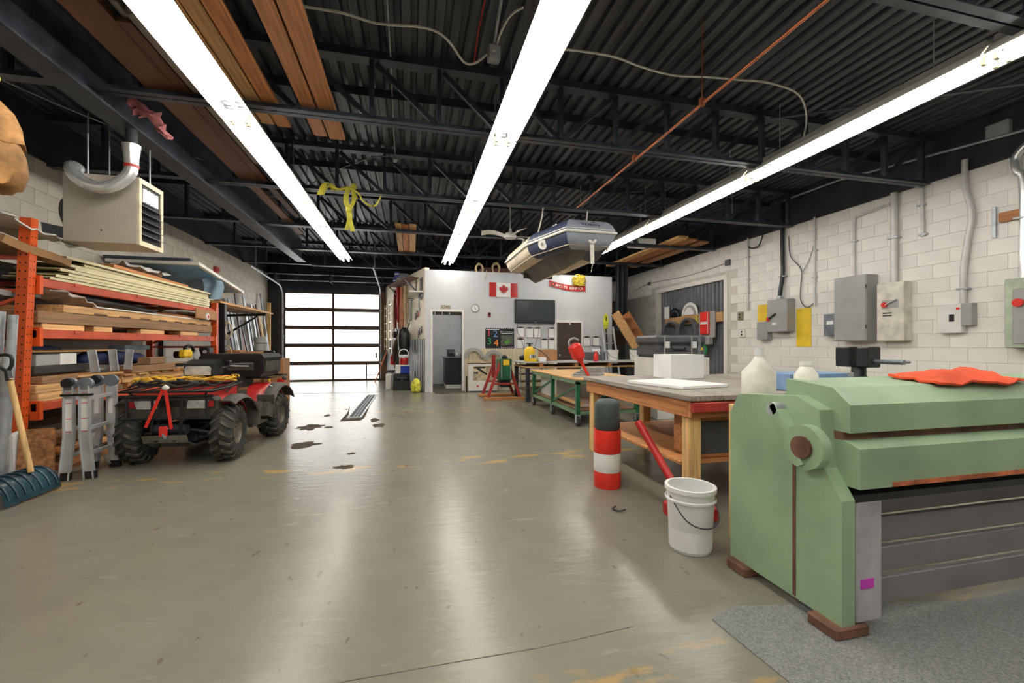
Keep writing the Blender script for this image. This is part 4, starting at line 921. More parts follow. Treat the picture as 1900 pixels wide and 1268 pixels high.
rb(-2.10, -2.00, 3.7, 8.6, woodd, 'long thin brown strip on the joists beside the wide dark board', z=ZC + .002)
rb(-1.985, -1.92, 3.6, 6.2, woodg, 'grey weathered strip on the joists just left of the left lights', h=.06)
rb(-2.06, -2.01, 3.55, 5.9, woodg, 'thin grey strip with torn end on the joists', z=ZC + .045, h=.05)
rb(-2.36, -2.22, 7.05, 9.9, woodd, 'brown board end far along the joists left of the lights', z=ZC)
rb(-.30, -.18, 8.7, 11.3, wood2, 'short pale plank on the far joists, left of three')
rb(-.165, -.04, 8.75, 11.3, wood1, 'short reddish plank on the far joists, middle of three')
rb(-.025, .11, 8.7, 11.3, wood2, 'short pale plank on the far joists, right of three')
# pink insulation tuft
crumple('insulation_tuft', lambda u, v: (-2.72 + .28 * u + .06 * v, 4.95 + .1 * v, 3.60 - .17 * v * (.4 + u) + .05 * math.sin(6 * u)), pink, 'torn pink insulation hanging by the black girder', 'insulation', 7, 7, .03, 21, .012)
# copper line and black iron gas pipe
cp = thing('copper_pipe', 'straight copper pipe hung below the joists', 'pipe', (2.6, 3.5, 3.45))
part(cp, 'pipe', B().cyl((2.6, .3, 3.46), (2.6, 6.42, 3.44), .013, n=8), copper, 50)
for y in (2.15, 3.4, 4.61): part(cp, 'clamp', B().cb(2.575, 2.625, y - .02, y + .02, 3.43, 3.5, .005), copper); part(cp, 'hanger', B().cyl((2.6, y, 3.49), (2.6, y, 3.54 if y != 3.4 else ZD), .005, n=5), copper)
ip = thing('gas_pipe', 'black iron pipe with yellow marks crossing under the joists', 'pipe', (2.0, 6.5, 3.44))
part(ip, 'pipe', B().cyl((XBM + .15, 7.3, 3.71), (7.0, 7.2, 3.69), .026, n=10), mat('iron_pipe', srgb(70, 64, 58), .5, .4, .3, 5), 50)
for x in (-.6, 3.4, 1.5, 5.2): part(ip, 'yellow_band', B().cyl((x, 7.272 - x * .01, 3.706 - x * .002), (x + .12, 7.271 - x * .01, 3.7057 - x * .002), .028, n=10), yellow, 50)
for x in (-2, 0, 1.9, 3.0, 4.3, 6.2): part(ip, 'hanger', B().cyl((x, 7.272 - x * .01, 3.72), (x, 7.272 - x * .01, ZD), .006, n=5), galv)
# cables and boxes
def cable(nm, pts, r_, m, lab, cat='cable', k=4, n=6): return solo(nm, B().tube(smoothpts(pts, k), r_, n), m, lab, cat, 'cables under the roof', 60)
jb = thing('junction_box', 'grey junction box hanging under the roof deck near the centre lights', 'electrical box', (.78, 4.05, 4.0))
part(jb, 'box', B().cb(.72, .84, 4.0, 4.1, 3.98, 4.12, .008), galv); part(jb, 'cover_plate', B().cb(.735, .825, 3.992, 4.0, 3.995, 4.105, .002), alu)
part(jb, 'sticker', B().box(.755, .79, 3.990, 3.992, 4.03, 4.05), whitepl); part(jb, 'conduit', B().cyl((.78, 4.05, 4.12), (.74, 3.3, ZD), .014, n=8), galv, 50)
cable('white_cable', [(-.9, 3.94, 4.12), (-.56, 3.94, 4.12), (-.29, 3.98, 4.11), (.13, 3.92, 4.10), (.33, 3.97, 4.06), (.5, 4.15, 4.0), (.61, 4.15, 4.0), (.72, 4.06, 4.05)], .011, whiter, 'white cable drooping to the grey junction box')
cable('white_cable', [(.80, 4.04, 4.11), (.82, 3.9, 4.16), (.87, 3.7, 4.18), (.95, 3.58, 4.17)], .010, whiter, 'short white cable curling up from the grey junction box')
cable('white_cable', [(1.3, 3.9, 4.1), (1.91, 3.88, 4.1), (2.31, 3.96, 4.1), (2.7, 3.99, 4.09), (3.07, 3.95, 4.1), (3.44, 3.91, 4.1), (3.83, 3.88, 4.1), (4.3, 3.97, 4.09), (4.5, 4.05, 3.9), (4.5, 4.1, 3.66)], .010, whiter, 'long white cable from the centre lights to the right lights')
cable('red_wire', [(.63, 3.2, 4.2), (.62, 3.93, 4.2), (.65, 4.44, 4.2)], .006, redp, 'thin red wire along the roof deck')
cable('thin_conduit', [(-.2, 3.0, 4.2), (-.2, 4.5, 4.2), (-.22, 5.6, 4.15), (-.23, 6.66, 4.12)], .008, galv, 'thin straight conduit running back along the deck')
cable('grey_cable', [(-2.7, 8.5, 3.9), (-2.1, 8.4, 3.95), (-1.3, 7.6, 4.1), (-.6, 6.9, 4.12), (-.23, 6.7, 4.1)], .008, galv, 'grey cable crossing to the small ceiling sensor')
cable('grey_cable', [(1.6, 7.0, 4.0), (2.4, 6.9, 3.95), (3.2, 6.9, 3.9), (4.0, 6.85, 3.97), (4.6, 6.8, 4.1)], .008, greyd, 'dark cable sagging along the second joist')
cable('grey_cable', [(-4.3, 4.6, 3.9), (-3.6, 5.4, 3.75), (-3.0, 6.1, 3.7), (-2.75, 6.6, 3.75)], .007, galv, 'pale cable drooping behind the unit heater')
sn = thing('ceiling_sensor', 'small round sensor hanging under the deck', 'sensor', (-.23, 6.72, 4.0))
part(sn, 'head', B().lathe([(.0, 0), (.03, .005), (.045, .03), (.03, .05), (0, .055)], 12, (-.23, 6.72, 4.02)), galv, 50); part(sn, 'rod', B().cyl((-.23, 6.72, 4.07), (-.23, 6.72, ZD), .006, n=5), galv)
# yellow lifting strap knotted over the second joist
ys = thing('yellow_strap', 'yellow lifting strap tied over the pipe and hanging down', 'strap', (-.87, 6.66, 2.85))
def band(pts, wd): 
    P = smoothpts(pts, 4)
    def f(u, v): 
        i = min(len(P) - 1, int(round(u * (len(P) - 1)))); p = P[i]; return (p.x + (v - .5) * wd, p.y + (v - .5) * .02, p.z + (v - .5) * .01)
    return B().shell(f, len(P) - 1, 1, .004)
part(ys, 'loop', band([(-1.28, 6.64, 3.41), (-1.20, 6.62, 3.58), (-1.11, 6.64, 3.56), (-1.08, 6.68, 3.50), (-0.92, 6.66, 3.56)], .075), strapy)
part(ys, 'loop', B().tube(smoothpts([(-1.23, 6.62, 3.41), (-1.16, 6.61, 3.53), (-1.00, 6.62, 3.50), (-0.88, 6.62, 3.53), (-0.74, 6.62, 3.46), (-0.68, 6.62, 3.36), (-0.53, 6.62, 3.29), (-0.43, 6.64, 3.46)], 4), .032, 6, ell=.35), strapy)
part(ys, 'tail', band([(-0.88, 6.62, 3.56), (-0.92, 6.61, 3.36), (-0.88, 6.61, 3.20), (-0.87, 6.61, 3.05), (-0.91, 6.61, 2.92)], .07), strapy)
part(ys, 'tail', band([(-0.82, 6.62, 3.56), (-0.81, 6.61, 3.36), (-0.87, 6.61, 3.20), (-0.86, 6.61, 3.05), (-0.82, 6.61, 2.90)], .06), strapy)
part(ys, 'wrap', B().tube([(-.83, 6.70, 3.50), (-.83, 6.70, 3.63), (-.83, 6.84, 3.66), (-.83, 6.97, 3.63), (-.83, 6.97, 3.50), (-.83, 6.84, 3.48)], .03, 6, True, .35), strapy); part(ys, 'knot', B().lathe([(0, -.05), (.04, -.03), (.045, .02), (0, .05)], 8, (-0.88, 6.61, 3.22)), strapy, 60)
# ---- gas unit heater
HX0, HX1, HY0, HY1, HZ0, HZ1 = -3.40, -2.74, 5.2, 5.64, 2.28, 2.98
uh = thing('unit_heater', 'beige gas unit heater hanging above the rack', 'heater', ((HX0 + HX1) / 2, (HY0 + HY1) / 2, HZ0))
part(uh, 'cabinet', B().cb(HX0, HX1 - .02, HY0, HY1, HZ0, HZ1, .008), beigeh)
fr = part(uh, 'outlet_frame', B().box(HX1 - .02, HX1, HY0, HY0 + .04, HZ0, HZ1).box(HX1 - .02, HX1, HY1 - .04, HY1, HZ0, HZ1).box(HX1 - .02, HX1, HY0 + .04, HY1 - .04, HZ0, HZ0 + .05).box(HX1 - .02, HX1, HY0 + .04, HY1 - .04, HZ1 - .05, HZ1), mat('heater_cream', srgb(206, 194, 164), .45))
part(uh, 'outlet_dark', B().box(HX1 - .019, HX1 - .015, HY0 + .04, HY1 - .04, HZ0 + .05, HZ1 - .05), ink)
for i in range(5): part(uh, 'louver', B().bar((HX1 + .01, HY0 + .05, HZ0 + .12 + i * .075), (HX1 + .01, HY1 - .05, HZ0 + .12 + i * .075), .07, .006, (.5, 0, 1)), alug)
for i in range(4): part(uh, 'heat_tube', B().cyl((HX1 - .005, HY0 + .08 + i * .07, HZ1 - .1), (HX1 - .005, HY0 + .08 + i * .07, HZ1 - .24), .028, n=10), alu, 50)
part(uh, 'fan_guard', B().lathe([(.05, 0), (.18, .02), (.2, .0), (.19, -.02)], 20, (HX0 - .03, (HY0 + HY1) / 2, HZ0 + .33), 'x'), black)
part(uh, 'fan_blade', B().bar((HX0 - .02, HY0 + .1, HZ0 + .1), (HX0 - .22, HY0 + .08, HZ0 + .14), .12, .006, (0, 1, .5)), greyd)
part(uh, 'motor', B().cyl((HX0 - .06, (HY0 + HY1) / 2, HZ0 + .52), (HX0, (HY0 + HY1) / 2, HZ0 + .52), .05), black)
for y in (HY0 + .06, HY1 - .06):
    for x in (HX0 + .18, HX1 - .1): part(uh, 'hanger_rod', B().cyl((x, y, HZ1), (x, y, 3.62), .007, n=6), galv)
part(uh, 'screw', B().cyl((-3.07, HY0 - .004, HZ0 + .13), (-3.07, HY0, HZ0 + .13), .008, n=8), ink)
P = smoothpts([(-3.33, 5.3, 3.05), (-3.29, 5.16, 3.02), (-3.22, 5.08, 2.91), (-3.08, 5.05, 2.815), (-2.95, 5.05, 2.80), (-2.84, 5.06, 2.86), (-2.76, 5.08, 2.97), (-2.75, 5.09, 3.08)], 5)
fd = thing('flue_duct', 'shiny flexible metal duct curving over the heater', 'duct', (-3.0, 5.06, 2.74))
part(fd, 'flex_hose', B().tube(P, [.056 + .004 * (i % 2) for i in range(len(P))], 14), chrome, 25)
part(fd, 'collar', B().lathe([(.06, 3.06), (.062, 3.12), (.078, 3.24), (.08, 3.26), (.072, 3.25)], 18, (-2.75, 5.09, 0), cap=False), chrome, 40)
part(fd, 'upper_pipe', B().cyl((-2.75, 5.09, 3.24), (-2.75, 5.09, 3.42), .05), blackp, 50)
for z in (3.07,): part(fd, 'red_tape', B().lathe([(.063, 3.03), (.064, 3.045), (.063, 3.06)], 14, (-2.75, 5.09, 0), cap=False), redm)
# tan canvas bundle hanging at the top left
cv = thing('canvas_bundle', 'tan canvas cover hanging at the upper left edge', 'canvas', (-2.75, 3.5, 2.26))
def lump(prof, ph):
    b = B().lathe(prof, 22, (-2.74, 3.5, 0)); n = len(b.v)
    b.v = [(p[0] + .018 * math.sin(9 * p[2] + ph + 3 * p[1] * 5), p[1], p[2] + .02 * math.sin(7 * math.atan2(p[1] - 3.5, p[0] + 2.74) + ph)) for p in b.v]; return b
part(cv, 'lower_fold', lump([(.0, 2.29), (.13, 2.28), (.19, 2.30), (.21, 2.4), (.205, 2.5), (.17, 2.6), (.1, 2.66)], 1), canvas, 60)
part(cv, 'upper_fold', lump([(.17, 2.56), (.2, 2.57), (.19, 2.66), (.16, 2.76), (.10, 2.84), (.03, 2.87)], 0), canvas, 60)
part(cv, 'tie_rope', B().cyl((-2.76, 3.5, 2.84), (-2.76, 3.5, 3.42), .008, n=6), ropeb)
cable('yellow_hook', arc((-2.62, 3.45, 2.96), .03, 0, 2 * math.pi, 14, 'xz'), .007, strapy, 'small yellow ring hanging at the upper left edge', 'hook', 2)
# ---- inflatable dinghy slung from the joists
def bw(p, a, z):
    """boat coordinates (across, aft) -> world"""
    s, c = math.sin(TH), math.cos(TH)
    r_, d_ = 1.15 + .97 * p - .25 * a, 6.13 + .25 * p + .97 * a
    return V((r_ * c + d_ * s, d_ * c - r_ * s, z))
bt = thing('inflatable_boat', 'navy and grey inflatable dinghy slung from the joists', 'boat', tuple(bw(0, 1.3, 2.5)))
TR = .215; ZE = 2.87
path = [(-.42, 2.75), (-.43, 2.55), (-.45, 1.06), (-.22, .24), (.22, .24), (.45, 1.06), (.43, 2.55), (.42, 2.75)]
lift = [0, 0, .0, .0, .0, .0, 0, 0]
Pc = [bw(p, a, ZE + l) for (p, a), l in zip(path, lift)]
NR = 24
def ring(i, r_):
    a = Pc[max(i - 1, 0)]; b_ = Pc[min(i + 1, len(Pc) - 1)]
    d1 = (Pc[i] - Pc[i - 1]).normalized() if i else (Pc[1] - Pc[0]).normalized()
    d2 = (Pc[i + 1] - Pc[i]).normalized() if i < len(Pc) - 1 else d1
    d = (d1 + d2).normalized(); cosh = max(.5, d.dot(d1)); out = d.cross(V((0, 0, 1))).normalized()
    return [Pc[i] + out * (r_ / cosh * math.cos(2 * math.pi * k / NR)) + V((0, 0, r_ * math.sin(2 * math.pi * k / NR))) for k in range(NR)], out, cosh
RI = [ring(i, .07 if i in (0, 7) else TR) for i in range(8)]
def seg(i, j):
    b = B(); b.add(RI[i][0] + RI[j][0], [(k, (k + 1) % NR, (k + 1) % NR + NR, k + NR) for k in range(NR)]); return b
for nm, i, j, m in (('stern_cone', 0, 1, pvcb), ('side_tube', 1, 2, pvcb), ('bow_quarter_tube', 2, 3, navy), ('bow_tube', 3, 4, pvcg), ('bow_quarter_tube', 4, 5, navy), ('side_tube', 5, 6, pvcb), ('stern_cone', 6, 7, pvcb)):
    part(bt, nm, seg(i, j), m, 50)
# sign so that out points outboard
for i in (1, 2, 3, 4, 5, 6): pass
cen = bw(0, 1.4, ZE)
def outp(i, ang, r_=TR + .012):
    o = RI[i][1]; 
    if o.dot(Pc[i] - cen) < 0: o = -o
    return Pc[i] + o * (r_ / RI[i][2] * math.cos(ang)) + V((0, 0, r_ * math.sin(ang)))
st_ = part(bt, 'rubbing_strake', B().tube([outp(i, 0) for i in range(1, 7)], .02, 8), whiter, 50)
part(st_, 'upper_line', B().tube([outp(i, .22, TR + .004) for i in range(1, 7)], .007, 6), whiter, 50); part(st_, 'lower_line', B().tube([outp(i, -.95, TR + .003) for i in range(1, 7)], .007, 6), pvcb, 50)
hu = part(bt, 'hull_floor', B().shell(lambda u, v: bw((v - .5) * .78 * (1 if u > .3 else .45 + .55 * u / .3), .32 + 2.35 * u, ZE - .12 - .24 * (1 - abs(v - .5) * 2) * min(1, .35 + u * 2)), 10, 8, .015), hullm, 30)
part(bt, 'keel_seam', B().tube([bw(0, .4 + 2.25 * u, ZE - .37 * 1 + (.24 * .65 * (1 - u / .33) if u < .33 else 0)) for u in [i / 8 for i in range(9)]], .012, 6), pvcb, 60)
part(bt, 'transom', B().add([bw(p, a, z) for a in (2.5, 2.54) for p, z in ((-.3, ZE - .3), (.3, ZE - .3), (.3, ZE + .2), (-.3, ZE + .2))], [(3, 2, 1, 0), (4, 5, 6, 7), (0, 1, 5, 4), (1, 2, 6, 5), (2, 3, 7, 6), (3, 0, 4, 7)]), greyd)
# handle patches, bow strap, name
def disc_on(i, j, f, ang, rad, m, nm, par=bt):
    a = outp(i, ang, TR + .002); b_ = outp(j, ang, TR + .002); c = a.lerp(b_, f); ctr = Pc[i].lerp(Pc[j], f); n_ = (c - ctr).normalized()
    return part(par, nm, B().cyl(c, c + n_ * .012, rad, n=18), m, 50)
d1_ = disc_on(2, 3, .42, -.35, .085, whiter, 'handle_patch'); disc_on(4, 5, .45, -.35, .085, whiter, 'handle_patch'); disc_on(2, 3, .42, -.35, .03, greyb, 'handle_grip', d1_)
a_ = outp(3, -.75).lerp(outp(4, -.75), .55)
bs_ = part(bt, 'bow_strap', B().bar(a_ + V((0, 0, .06)), a_ + V((0, -.02, -.30)), .05, .02, (0, 1, 0)), whiter)
part(bs_, 'strap_knot', B().tube(smoothpts([a_ + V((-.05, -.01, .04)), a_ + V((0, -.03, .0)), a_ + V((.05, -.01, .05))], 4), .02, 8), whiter, 60); part(bs_, 'strap_tail', B().tube([a_ + V((0, -.02, -.30)), a_ + V((-.02, -.02, -.42))], .006, 5), whiter)
ta = .62; tpos = outp(3, ta, TR + .003).lerp(outp(4, ta, TR + .003), .5); ex = (outp(4, 0) - outp(3, 0)).normalized(); ez = (tpos - Pc[3].lerp(Pc[4], .5)).normalized(); ey = ez.cross(ex)
RM = Matrix((ex, ey, ez)).transposed().to_4x4()
text(bt, 'name_letters', 'TOBIN', .075, ink, tpos - ey * .02, RM, sx=1.3)
part(bt, 'logo_mark', B().prism([(-.02, .05), (.01, .035), (.03, .05), (.07, .05), (.04, .03), (.02, .03), (-.01, .035)], 0, .002, 'z').xf(Matrix.Translation(tpos + ex * .03) @ RM), ink)
# slings
def rope(nm, pts, lab, m=whiter, r_=.012): return solo(nm, B().tube(smoothpts(pts, 4), r_, 6), m, lab, 'rope', 'slings holding the dinghy', 60)
S1 = bw(-.45, 1.2, ZE + TR); S2 = bw(-.43, 2.4, ZE + TR); S3 = bw(.45, 1.2, ZE + TR); S4 = bw(.43, 2.4, ZE + TR)
rope('boat_sling', [(S1.x + .1, 6.84, 3.55), (S1.x + .06, S1.y - .1, 3.35), tuple(S1 + V((.02, 0, .02)))], 'white rope sling at the left front of the dinghy')
rope('boat_sling', [(S2.x + .2, 9.0, 3.55), (S2.x + .1, S2.y, 3.3), tuple(S2 + V((0, 0, .02)))], 'white rope sling at the left stern of the dinghy')
rope('boat_sling', [(S3.x, 6.84, 3.55), (S3.x, S3.y, 3.3), tuple(S3 + V((0, 0, .02)))], 'white rope sling at the right front of the dinghy')
rope('boat_sling', [(S4.x, 9.0, 3.55), (S4.x, S4.y, 3.3), tuple(S4 + V((0, 0, .02)))], 'white rope sling at the right stern of the dinghy')
solo('oar', B().tube([bw(-.35, 1.2, ZE + TR + .035), bw(-.28, .7, ZE + TR + .05)], .018, 8), whiter, 'white oar end lying on the dinghy', 'oar', None, 50)
# ---- ceiling fan
fn = thing('ceiling_fan', 'white three blade ceiling fan behind the dinghy', 'fan', (2.02, 8.66, 3.5))
part(fn, 'rod', B().cyl((2.02, 8.66, 3.62), (2.02, 8.66, ZD), .012, n=8), whitep, 50); part(fn, 'motor', B().lathe([(.03, 3.45), (.12, 3.46), (.13, 3.5), (.11, 3.56), (.04, 3.59), (.03, 3.66), (.0, 3.68)], 18, (2.02, 8.66, 0)), whitep, 50)
for a in (170, 10, -75):
    ca, sa = math.cos(R(a)), math.sin(R(a)); pc = []
    part(fn, 'blade', B().shell(lambda u, v: (2.02 + ca * (.1 + .5 * u) - sa * (v - .5) * .14 * (.7 + .5 * u) * (1 if u < .9 else .7), 8.66 + sa * (.1 + .5 * u) + ca * (v - .5) * .14 * (.7 + .5 * u), 3.50 + .08 * math.sin(2.4 * u) * (1 if a > 90 else .3) + (v - .5) * .05), 8, 3, .006), whitep, 40)
# yellow rope bundle, and lumber on the right above the stair
bs2 = [(5.75, 6.0, wood2, 'pale'), (6.05, 6.35, wood1, 'reddish'), (6.5, 6.75, card, 'brown cardboard')]
for i, (x0, x1, m, nm) in enumerate(bs2): bd('loft_board', x0, x1, 8.3 + i * .15, 11.9, ZC, ZC + .05, m, nm + ' board on the joists above the stair on the right', 'board', 'boards over the stair')
bd('loft_box', 5.15, 5.6, 8.95, 9.5, ZC, ZC + .12, whitepl, 'white and red packet on the joists at the right', 'box')
# ================================================================== RIGHT WALL FITTINGS
XW = XR - .002
GE = 'electrical fittings on the right wall'
def conduit(pts, r_, m, lab, clips=(), k=1):
    t = thing('conduit', lab, 'conduit', (pts[0][0], pts[0][1], min(p[2] for p in pts)), 0, GE)
    part(t, 'pipe', B().tube(smoothpts(pts, 5) if k > 1 else pts, r_, 10), m, 50)
    for y, z in clips: part(t, 'clip', B().cb(XW - r_ * 2.4, XW, y - r_ - .03, y + r_ + .03, z - .012, z + .012, .003), galv)
    return t
wpipe = mat('painted_conduit', srgb(206, 203, 198), .45, .1, .04, 5)
conduit([(XW - .03, 8.05, 3.62), (XW - .03, 8.05, 2.25), (XW - .03, 8.05, 2.0)], .02, wpipe, 'slim painted conduit beside the corrugated shutter', [(8.05, 3.2), (8.05, 2.7), (8.05, 2.4)])
conduit([(XW - .05, 7.12, 4.1), (XW - .05, 7.12, 3.2), (XW - .06, 7.10, 2.7), (XW - .08, 7.14, 2.3), (XW - .08, 7.15, 2.2)], .038, black, 'thick black cable dropping to the grey switch box', [(7.11, 2.62)], 5)
conduit([(XW - .03, 6.43, 3.62), (XW - .03, 6.43, 1.95)], .017, wpipe, 'slim painted conduit right of the black cable', [(6.43, 3.0), (6.43, 2.5)])
conduit([(XW - .03, 5.14, 3.45), (XW - .03, 5.4, 3.43), (XW - .03, 5.62, 3.40), (XW - .03, 5.7, 3.30), (XW - .03, 5.7, 2.36)], .018, wpipe, 'bent conduit dropping to the large grey cabinet', [(5.7, 3.0)], 5)
conduit([(XW - .05, 5.07, 3.6), (XW - .05, 5.07, 2.19)], .045, wpipe, 'thick painted conduit above the white breaker box', [(5.07, 2.9)])
conduit([(XW - .03, 4.72, 3.6), (XW - .03, 4.70, 2.83)], .022, wpipe, 'short painted conduit ending halfway down the wall', [(4.7, 2.86), (4.72, 3.3)])
conduit([(XW - .05, 4.2, 3.75), (XW - .05, 4.2, 3.4), (XW - .05, 4.13, 3.0), (XW - .05, 4.18, 2.6), (XW - .05, 4.22, 2.2), (XW - .05, 4.22, 1.8)], .035, wpipe, 'wavy thick conduit down to the small outlet box', [(4.22, 2.0)], 5)
conduit([(XW - .05, 3.5, 3.75), (XW - .06, 3.62, 3.66), (XW - .06, 3.70, 3.55), (XW - .06, 3.68, 3.38), (XW - .05, 3.63, 3.2), (XW - .05, 3.63, 2.0)], .045, chrome, 'shiny flexible conduit at the right edge above the green panel', [(3.63, 2.8)], 5)
conduit([(XW - .12, 7.2, 4.12), (XW - .12, 5.9, 4.1), (XW - .12, 3.2, 3.80)], .018, galv, 'long galvanised conduit running under the roof along the right wall', [])
conduit([(XW - .02, 8.66, 3.19), (XW - .02, 10.2, 3.12), (XW - .02, 12.1, 3.17), (XW - .02, 13.0, 3.05)], .010, greyb, 'thin cable sagging over the corrugated shutter', [], 5)
def ebox(nm, lab, y0, y1, z0, z1, d, m, cat='electrical box'):
    t = thing(nm, lab, cat, (XW - d / 2, (y0 + y1) / 2, z0), 0, GE); part(t, 'enclosure', B().cb(XW - d, XW, y0, y1, z0, z1, .008), m); return t
for y0, z0, z1, y1 in ((6.84, 1.60, 2.12, 7.80),):
    ypt = mat('yellow_wall_paint', srgb(236, 198, 44), .5, 0, .05, 6)
    solo('yellow_backboard', B().box(XW - .006, XW, 7.36, 7.80, 1.74, 2.1), ypt, 'yellow painted backboard left of the grey switch box', 'panel', 'yellow backboards')
    solo('yellow_backboard', B().box(XW - .006, XW, 6.52, 6.84, 1.2, 1.94), ypt, 'yellow painted backboard right of the grey switch box', 'panel', 'yellow backboards')
s1 = ebox('switch_box', 'grey safety switch box with black lever on yellow backing', 6.87, 7.35, 1.5, 2.15, .2, greyb)
part(s1, 'hub', B().lathe([(.05, 2.15), (.055, 2.17), (.055, 2.2), (.045, 2.23)], 14, (XW - .08, 7.15, 0)), galv, 50)
part(s1, 'lever', B().bar((XW - .215, 7.3, 1.76), (XW - .225, 7.12, 1.86), .04, .02), black); part(s1, 'lever_tip', B().cb(XW - .235, XW - .205, 7.27, 7.34, 1.72, 1.80, .01), redp); part(s1, 'label_plate', B().box(XW - .202, XW - .2, 7.12, 7.22, 1.64, 1.69), whitepl)
bd('small_box', XW - .12, XW, 7.42, 7.7, 1.35, 1.72, greyb, 'small grey box under the left yellow backboard', 'electrical box')
s2 = ebox('towel_dispenser', 'small chrome dispenser beside the large grey cabinet', 5.92, 6.16, 1.4, 1.78, .14, alug, 'dispenser'); part(s2, 'front_slot', B().box(XW - .142, XW - .14, 5.98, 6.1, 1.6, 1.66), whitepl)
s3 = ebox('electrical_cabinet', 'large grey steel electrical cabinet on the right wall', 5.34, 5.88, 1.3, 2.38, .24, greyb); part(s3, 'door', B().cb(XW - .252, XW - .24, 5.35, 5.87, 1.31, 2.37, .004), greyb)
for z in (1.5, 2.15): part(s3, 'hinge', B().cyl((XW - .25, 5.345, z), (XW - .25, 5.345, z + .06), .01, n=8), steelb)
s4 = ebox('breaker_box', 'off white breaker box with red dial beside the grey cabinet', 4.86, 5.24, 1.3, 2.2, .17, mat('off_white_enamel', srgb(214, 208, 194), .4))
part(s4, 'dial', B().lathe([(.0, 0), (.042, 0), (.042, .02), (0, .02)], 16, (XW - .195, 5.12, 1.86), 'x'), redp, 50); part(s4, 'lever', B().bar((XW - .19, 5.1, 1.86), (XW - .19, 4.95, 1.93), .02, .012), alu); part(s4, 'lever_plate', B().box(XW - .173, XW - .17, 4.93, 5.16, 1.8, 1.93), greyb)
for z in (1.68, 1.72): part(s4, 'name_strip', B().box(XW - .173, XW - .17, 5.02, 5.15, z, z + .018), ink)
s5 = ebox('outlet_box', 'white outlet box with black label under the wavy conduit', 4.22, 4.5, 1.4, 1.8, .08, whitep); part(s5, 'black_label', B().box(XW - .083, XW - .08, 4.3, 4.36, 1.56, 1.66), ink); part(s5, 'red_sticker', B().box(XW - .083, XW - .08, 4.24, 4.28, 1.72, 1.75), redp)
part(s5, 'side_box', B().cb(XW - .1, XW, 4.1, 4.22, 1.5, 1.8, .006), greyb)
s6 = ebox('control_panel', 'pale green control panel with red button at the right edge', 3.3, 3.74, 1.2, 2.05, .18, mat('pale_green_enamel', srgb(170, 180, 156), .45)); part(s6, 'cover', B().cb(XW - .195, XW - .18, 3.34, 3.66, 1.25, 1.92, .006), greyb); part(s6, 'red_button', B().lathe([(0, 0), (.05, 0), (.05, .03), (0, .035)], 16, (XW - .23, 3.6, 1.75), 'x'), redp, 50)
for y, z, lb, m in ((8.28, 1.9, 'old beige outlet high on the wall by the shutter', mat('old_outlet', srgb(150, 140, 112), .5)), (8.22, 1.5, 'pale junction plate below the old outlet', blockw)):
    o = ebox('wall_outlet', lb, y - .07, y + .07, z - .09, z + .09, .04, m); part(o, 'socket', B().cyl((XW - .044, y, z + .03), (XW - .04, y, z + .03), .022, n=12), ink); part(o, 'socket', B().cyl((XW - .044, y, z - .035), (XW - .04, y, z - .035), .022, n=12), ink)
b1 = ebox('small_junction_box', 'tiny grey junction box above the shutter corner', 8.6, 8.74, 3.12, 3.26, .06, greyd); b2_ = ebox('small_junction_box', 'tiny dark cable clamp box above the far shutter edge', 12.05, 12.17, 3.12, 3.22, .05, greyd)
b3 = ebox('ceiling_junction_box', 'translucent grey box under the roof at the right edge', 3.75, 3.98, 3.9, 4.08, .08, greyb)
bd('wall_block', XW - .06, XW, 3.66, 3.86, 2.8, 2.92, wood1, 'orange wood block screwed to the wall by the flexible conduit', 'block')
bd('wall_strip', XW - .03, XW, 3.9, 3.94, 2.62, 3.02, galv, 'short steel strip on the wall left of the wood block', 'strip')
cable('grey_wire', [(XW - .02, 7.0, 3.4), (XW - .03, 6.95, 3.0), (XW - .02, 6.75, 2.75), (XW - .03, 6.70, 2.6), (XW - .02, 6.73, 2.35), (XW - .03, 6.72, 2.1), (XW - .02, 6.6, 1.95), (XW - .02, 6.46, 2.02)], .009, greyd, 'thin grey wire meandering down right of the black cable')
cable('grey_wire', [(XW - .02, 6.46, 3.1), (XW - .02, 6.55, 2.85), (XW - .03, 6.70, 2.62)], .008, greyb, 'thin pale wire joining the meandering wire')
cable('black_loop', [(XW - .03, 8.02, 3.42), (XW - .05, 7.9, 3.36), (XW - .06, 7.7, 3.38), (XW - .05, 7.6, 3.62)], .014, black, 'short black cable looping over the slim conduit')
# board with hooks across the shutter, and what hangs there
hb2 = solo('hook_board', B().cb(XR - .05, XR + .04, SH[0] + .07, 11.2, 1.80, 2.04, .006), wood2, 'pale wooden board fixed across the corrugated shutter', 'board')
def arch(y, z, r_, wd, lab, m):
    t = thing('metal_arch', lab, 'arch', (XR - .12, y, z), 0, 'arches on the shutter board')
    for k, (rr, dx) in enumerate(((r_, 0), (r_ - wd, .0))): pass
    b = B(); n = 16; vs = []
    for i in range(n + 1):
        a = math.pi * i / n
        for rr in (r_, r_ - wd):
            for x in (XR - .20, XR - .08): vs.append((x, y + rr * math.cos(a), z + rr * math.sin(a)))
    fs = []
    for i in range(n):
        o = i * 4; q = o + 4
        fs += [(o, q, q + 1, o + 1), (o + 2, o + 3, q + 3, q + 2), (o, o + 2, q + 2, q), (o + 1, q + 1, q + 3, o + 3)]
    fs += [(0, 1, 3, 2), (n * 4, n * 4 + 2, n * 4 + 3, n * 4 + 1)]
    part(t, 'curve', b.add(vs, fs), m, 40); part(t, 'leg', B().box(XR - .20, XR - .08, y - r_, y - r_ + wd, z - .3, z), m); part(t, 'leg', B().box(XR - .20, XR - .08, y + r_ - wd, y + r_, z - .3, z), m)
arch(10.75, 1.55, .36, .05, 'grey metal arch hanging left on the shutter board', alug); arch(10.0, 1.58, .38, .06, 'grey metal arch hanging right on the shutter board', alug)
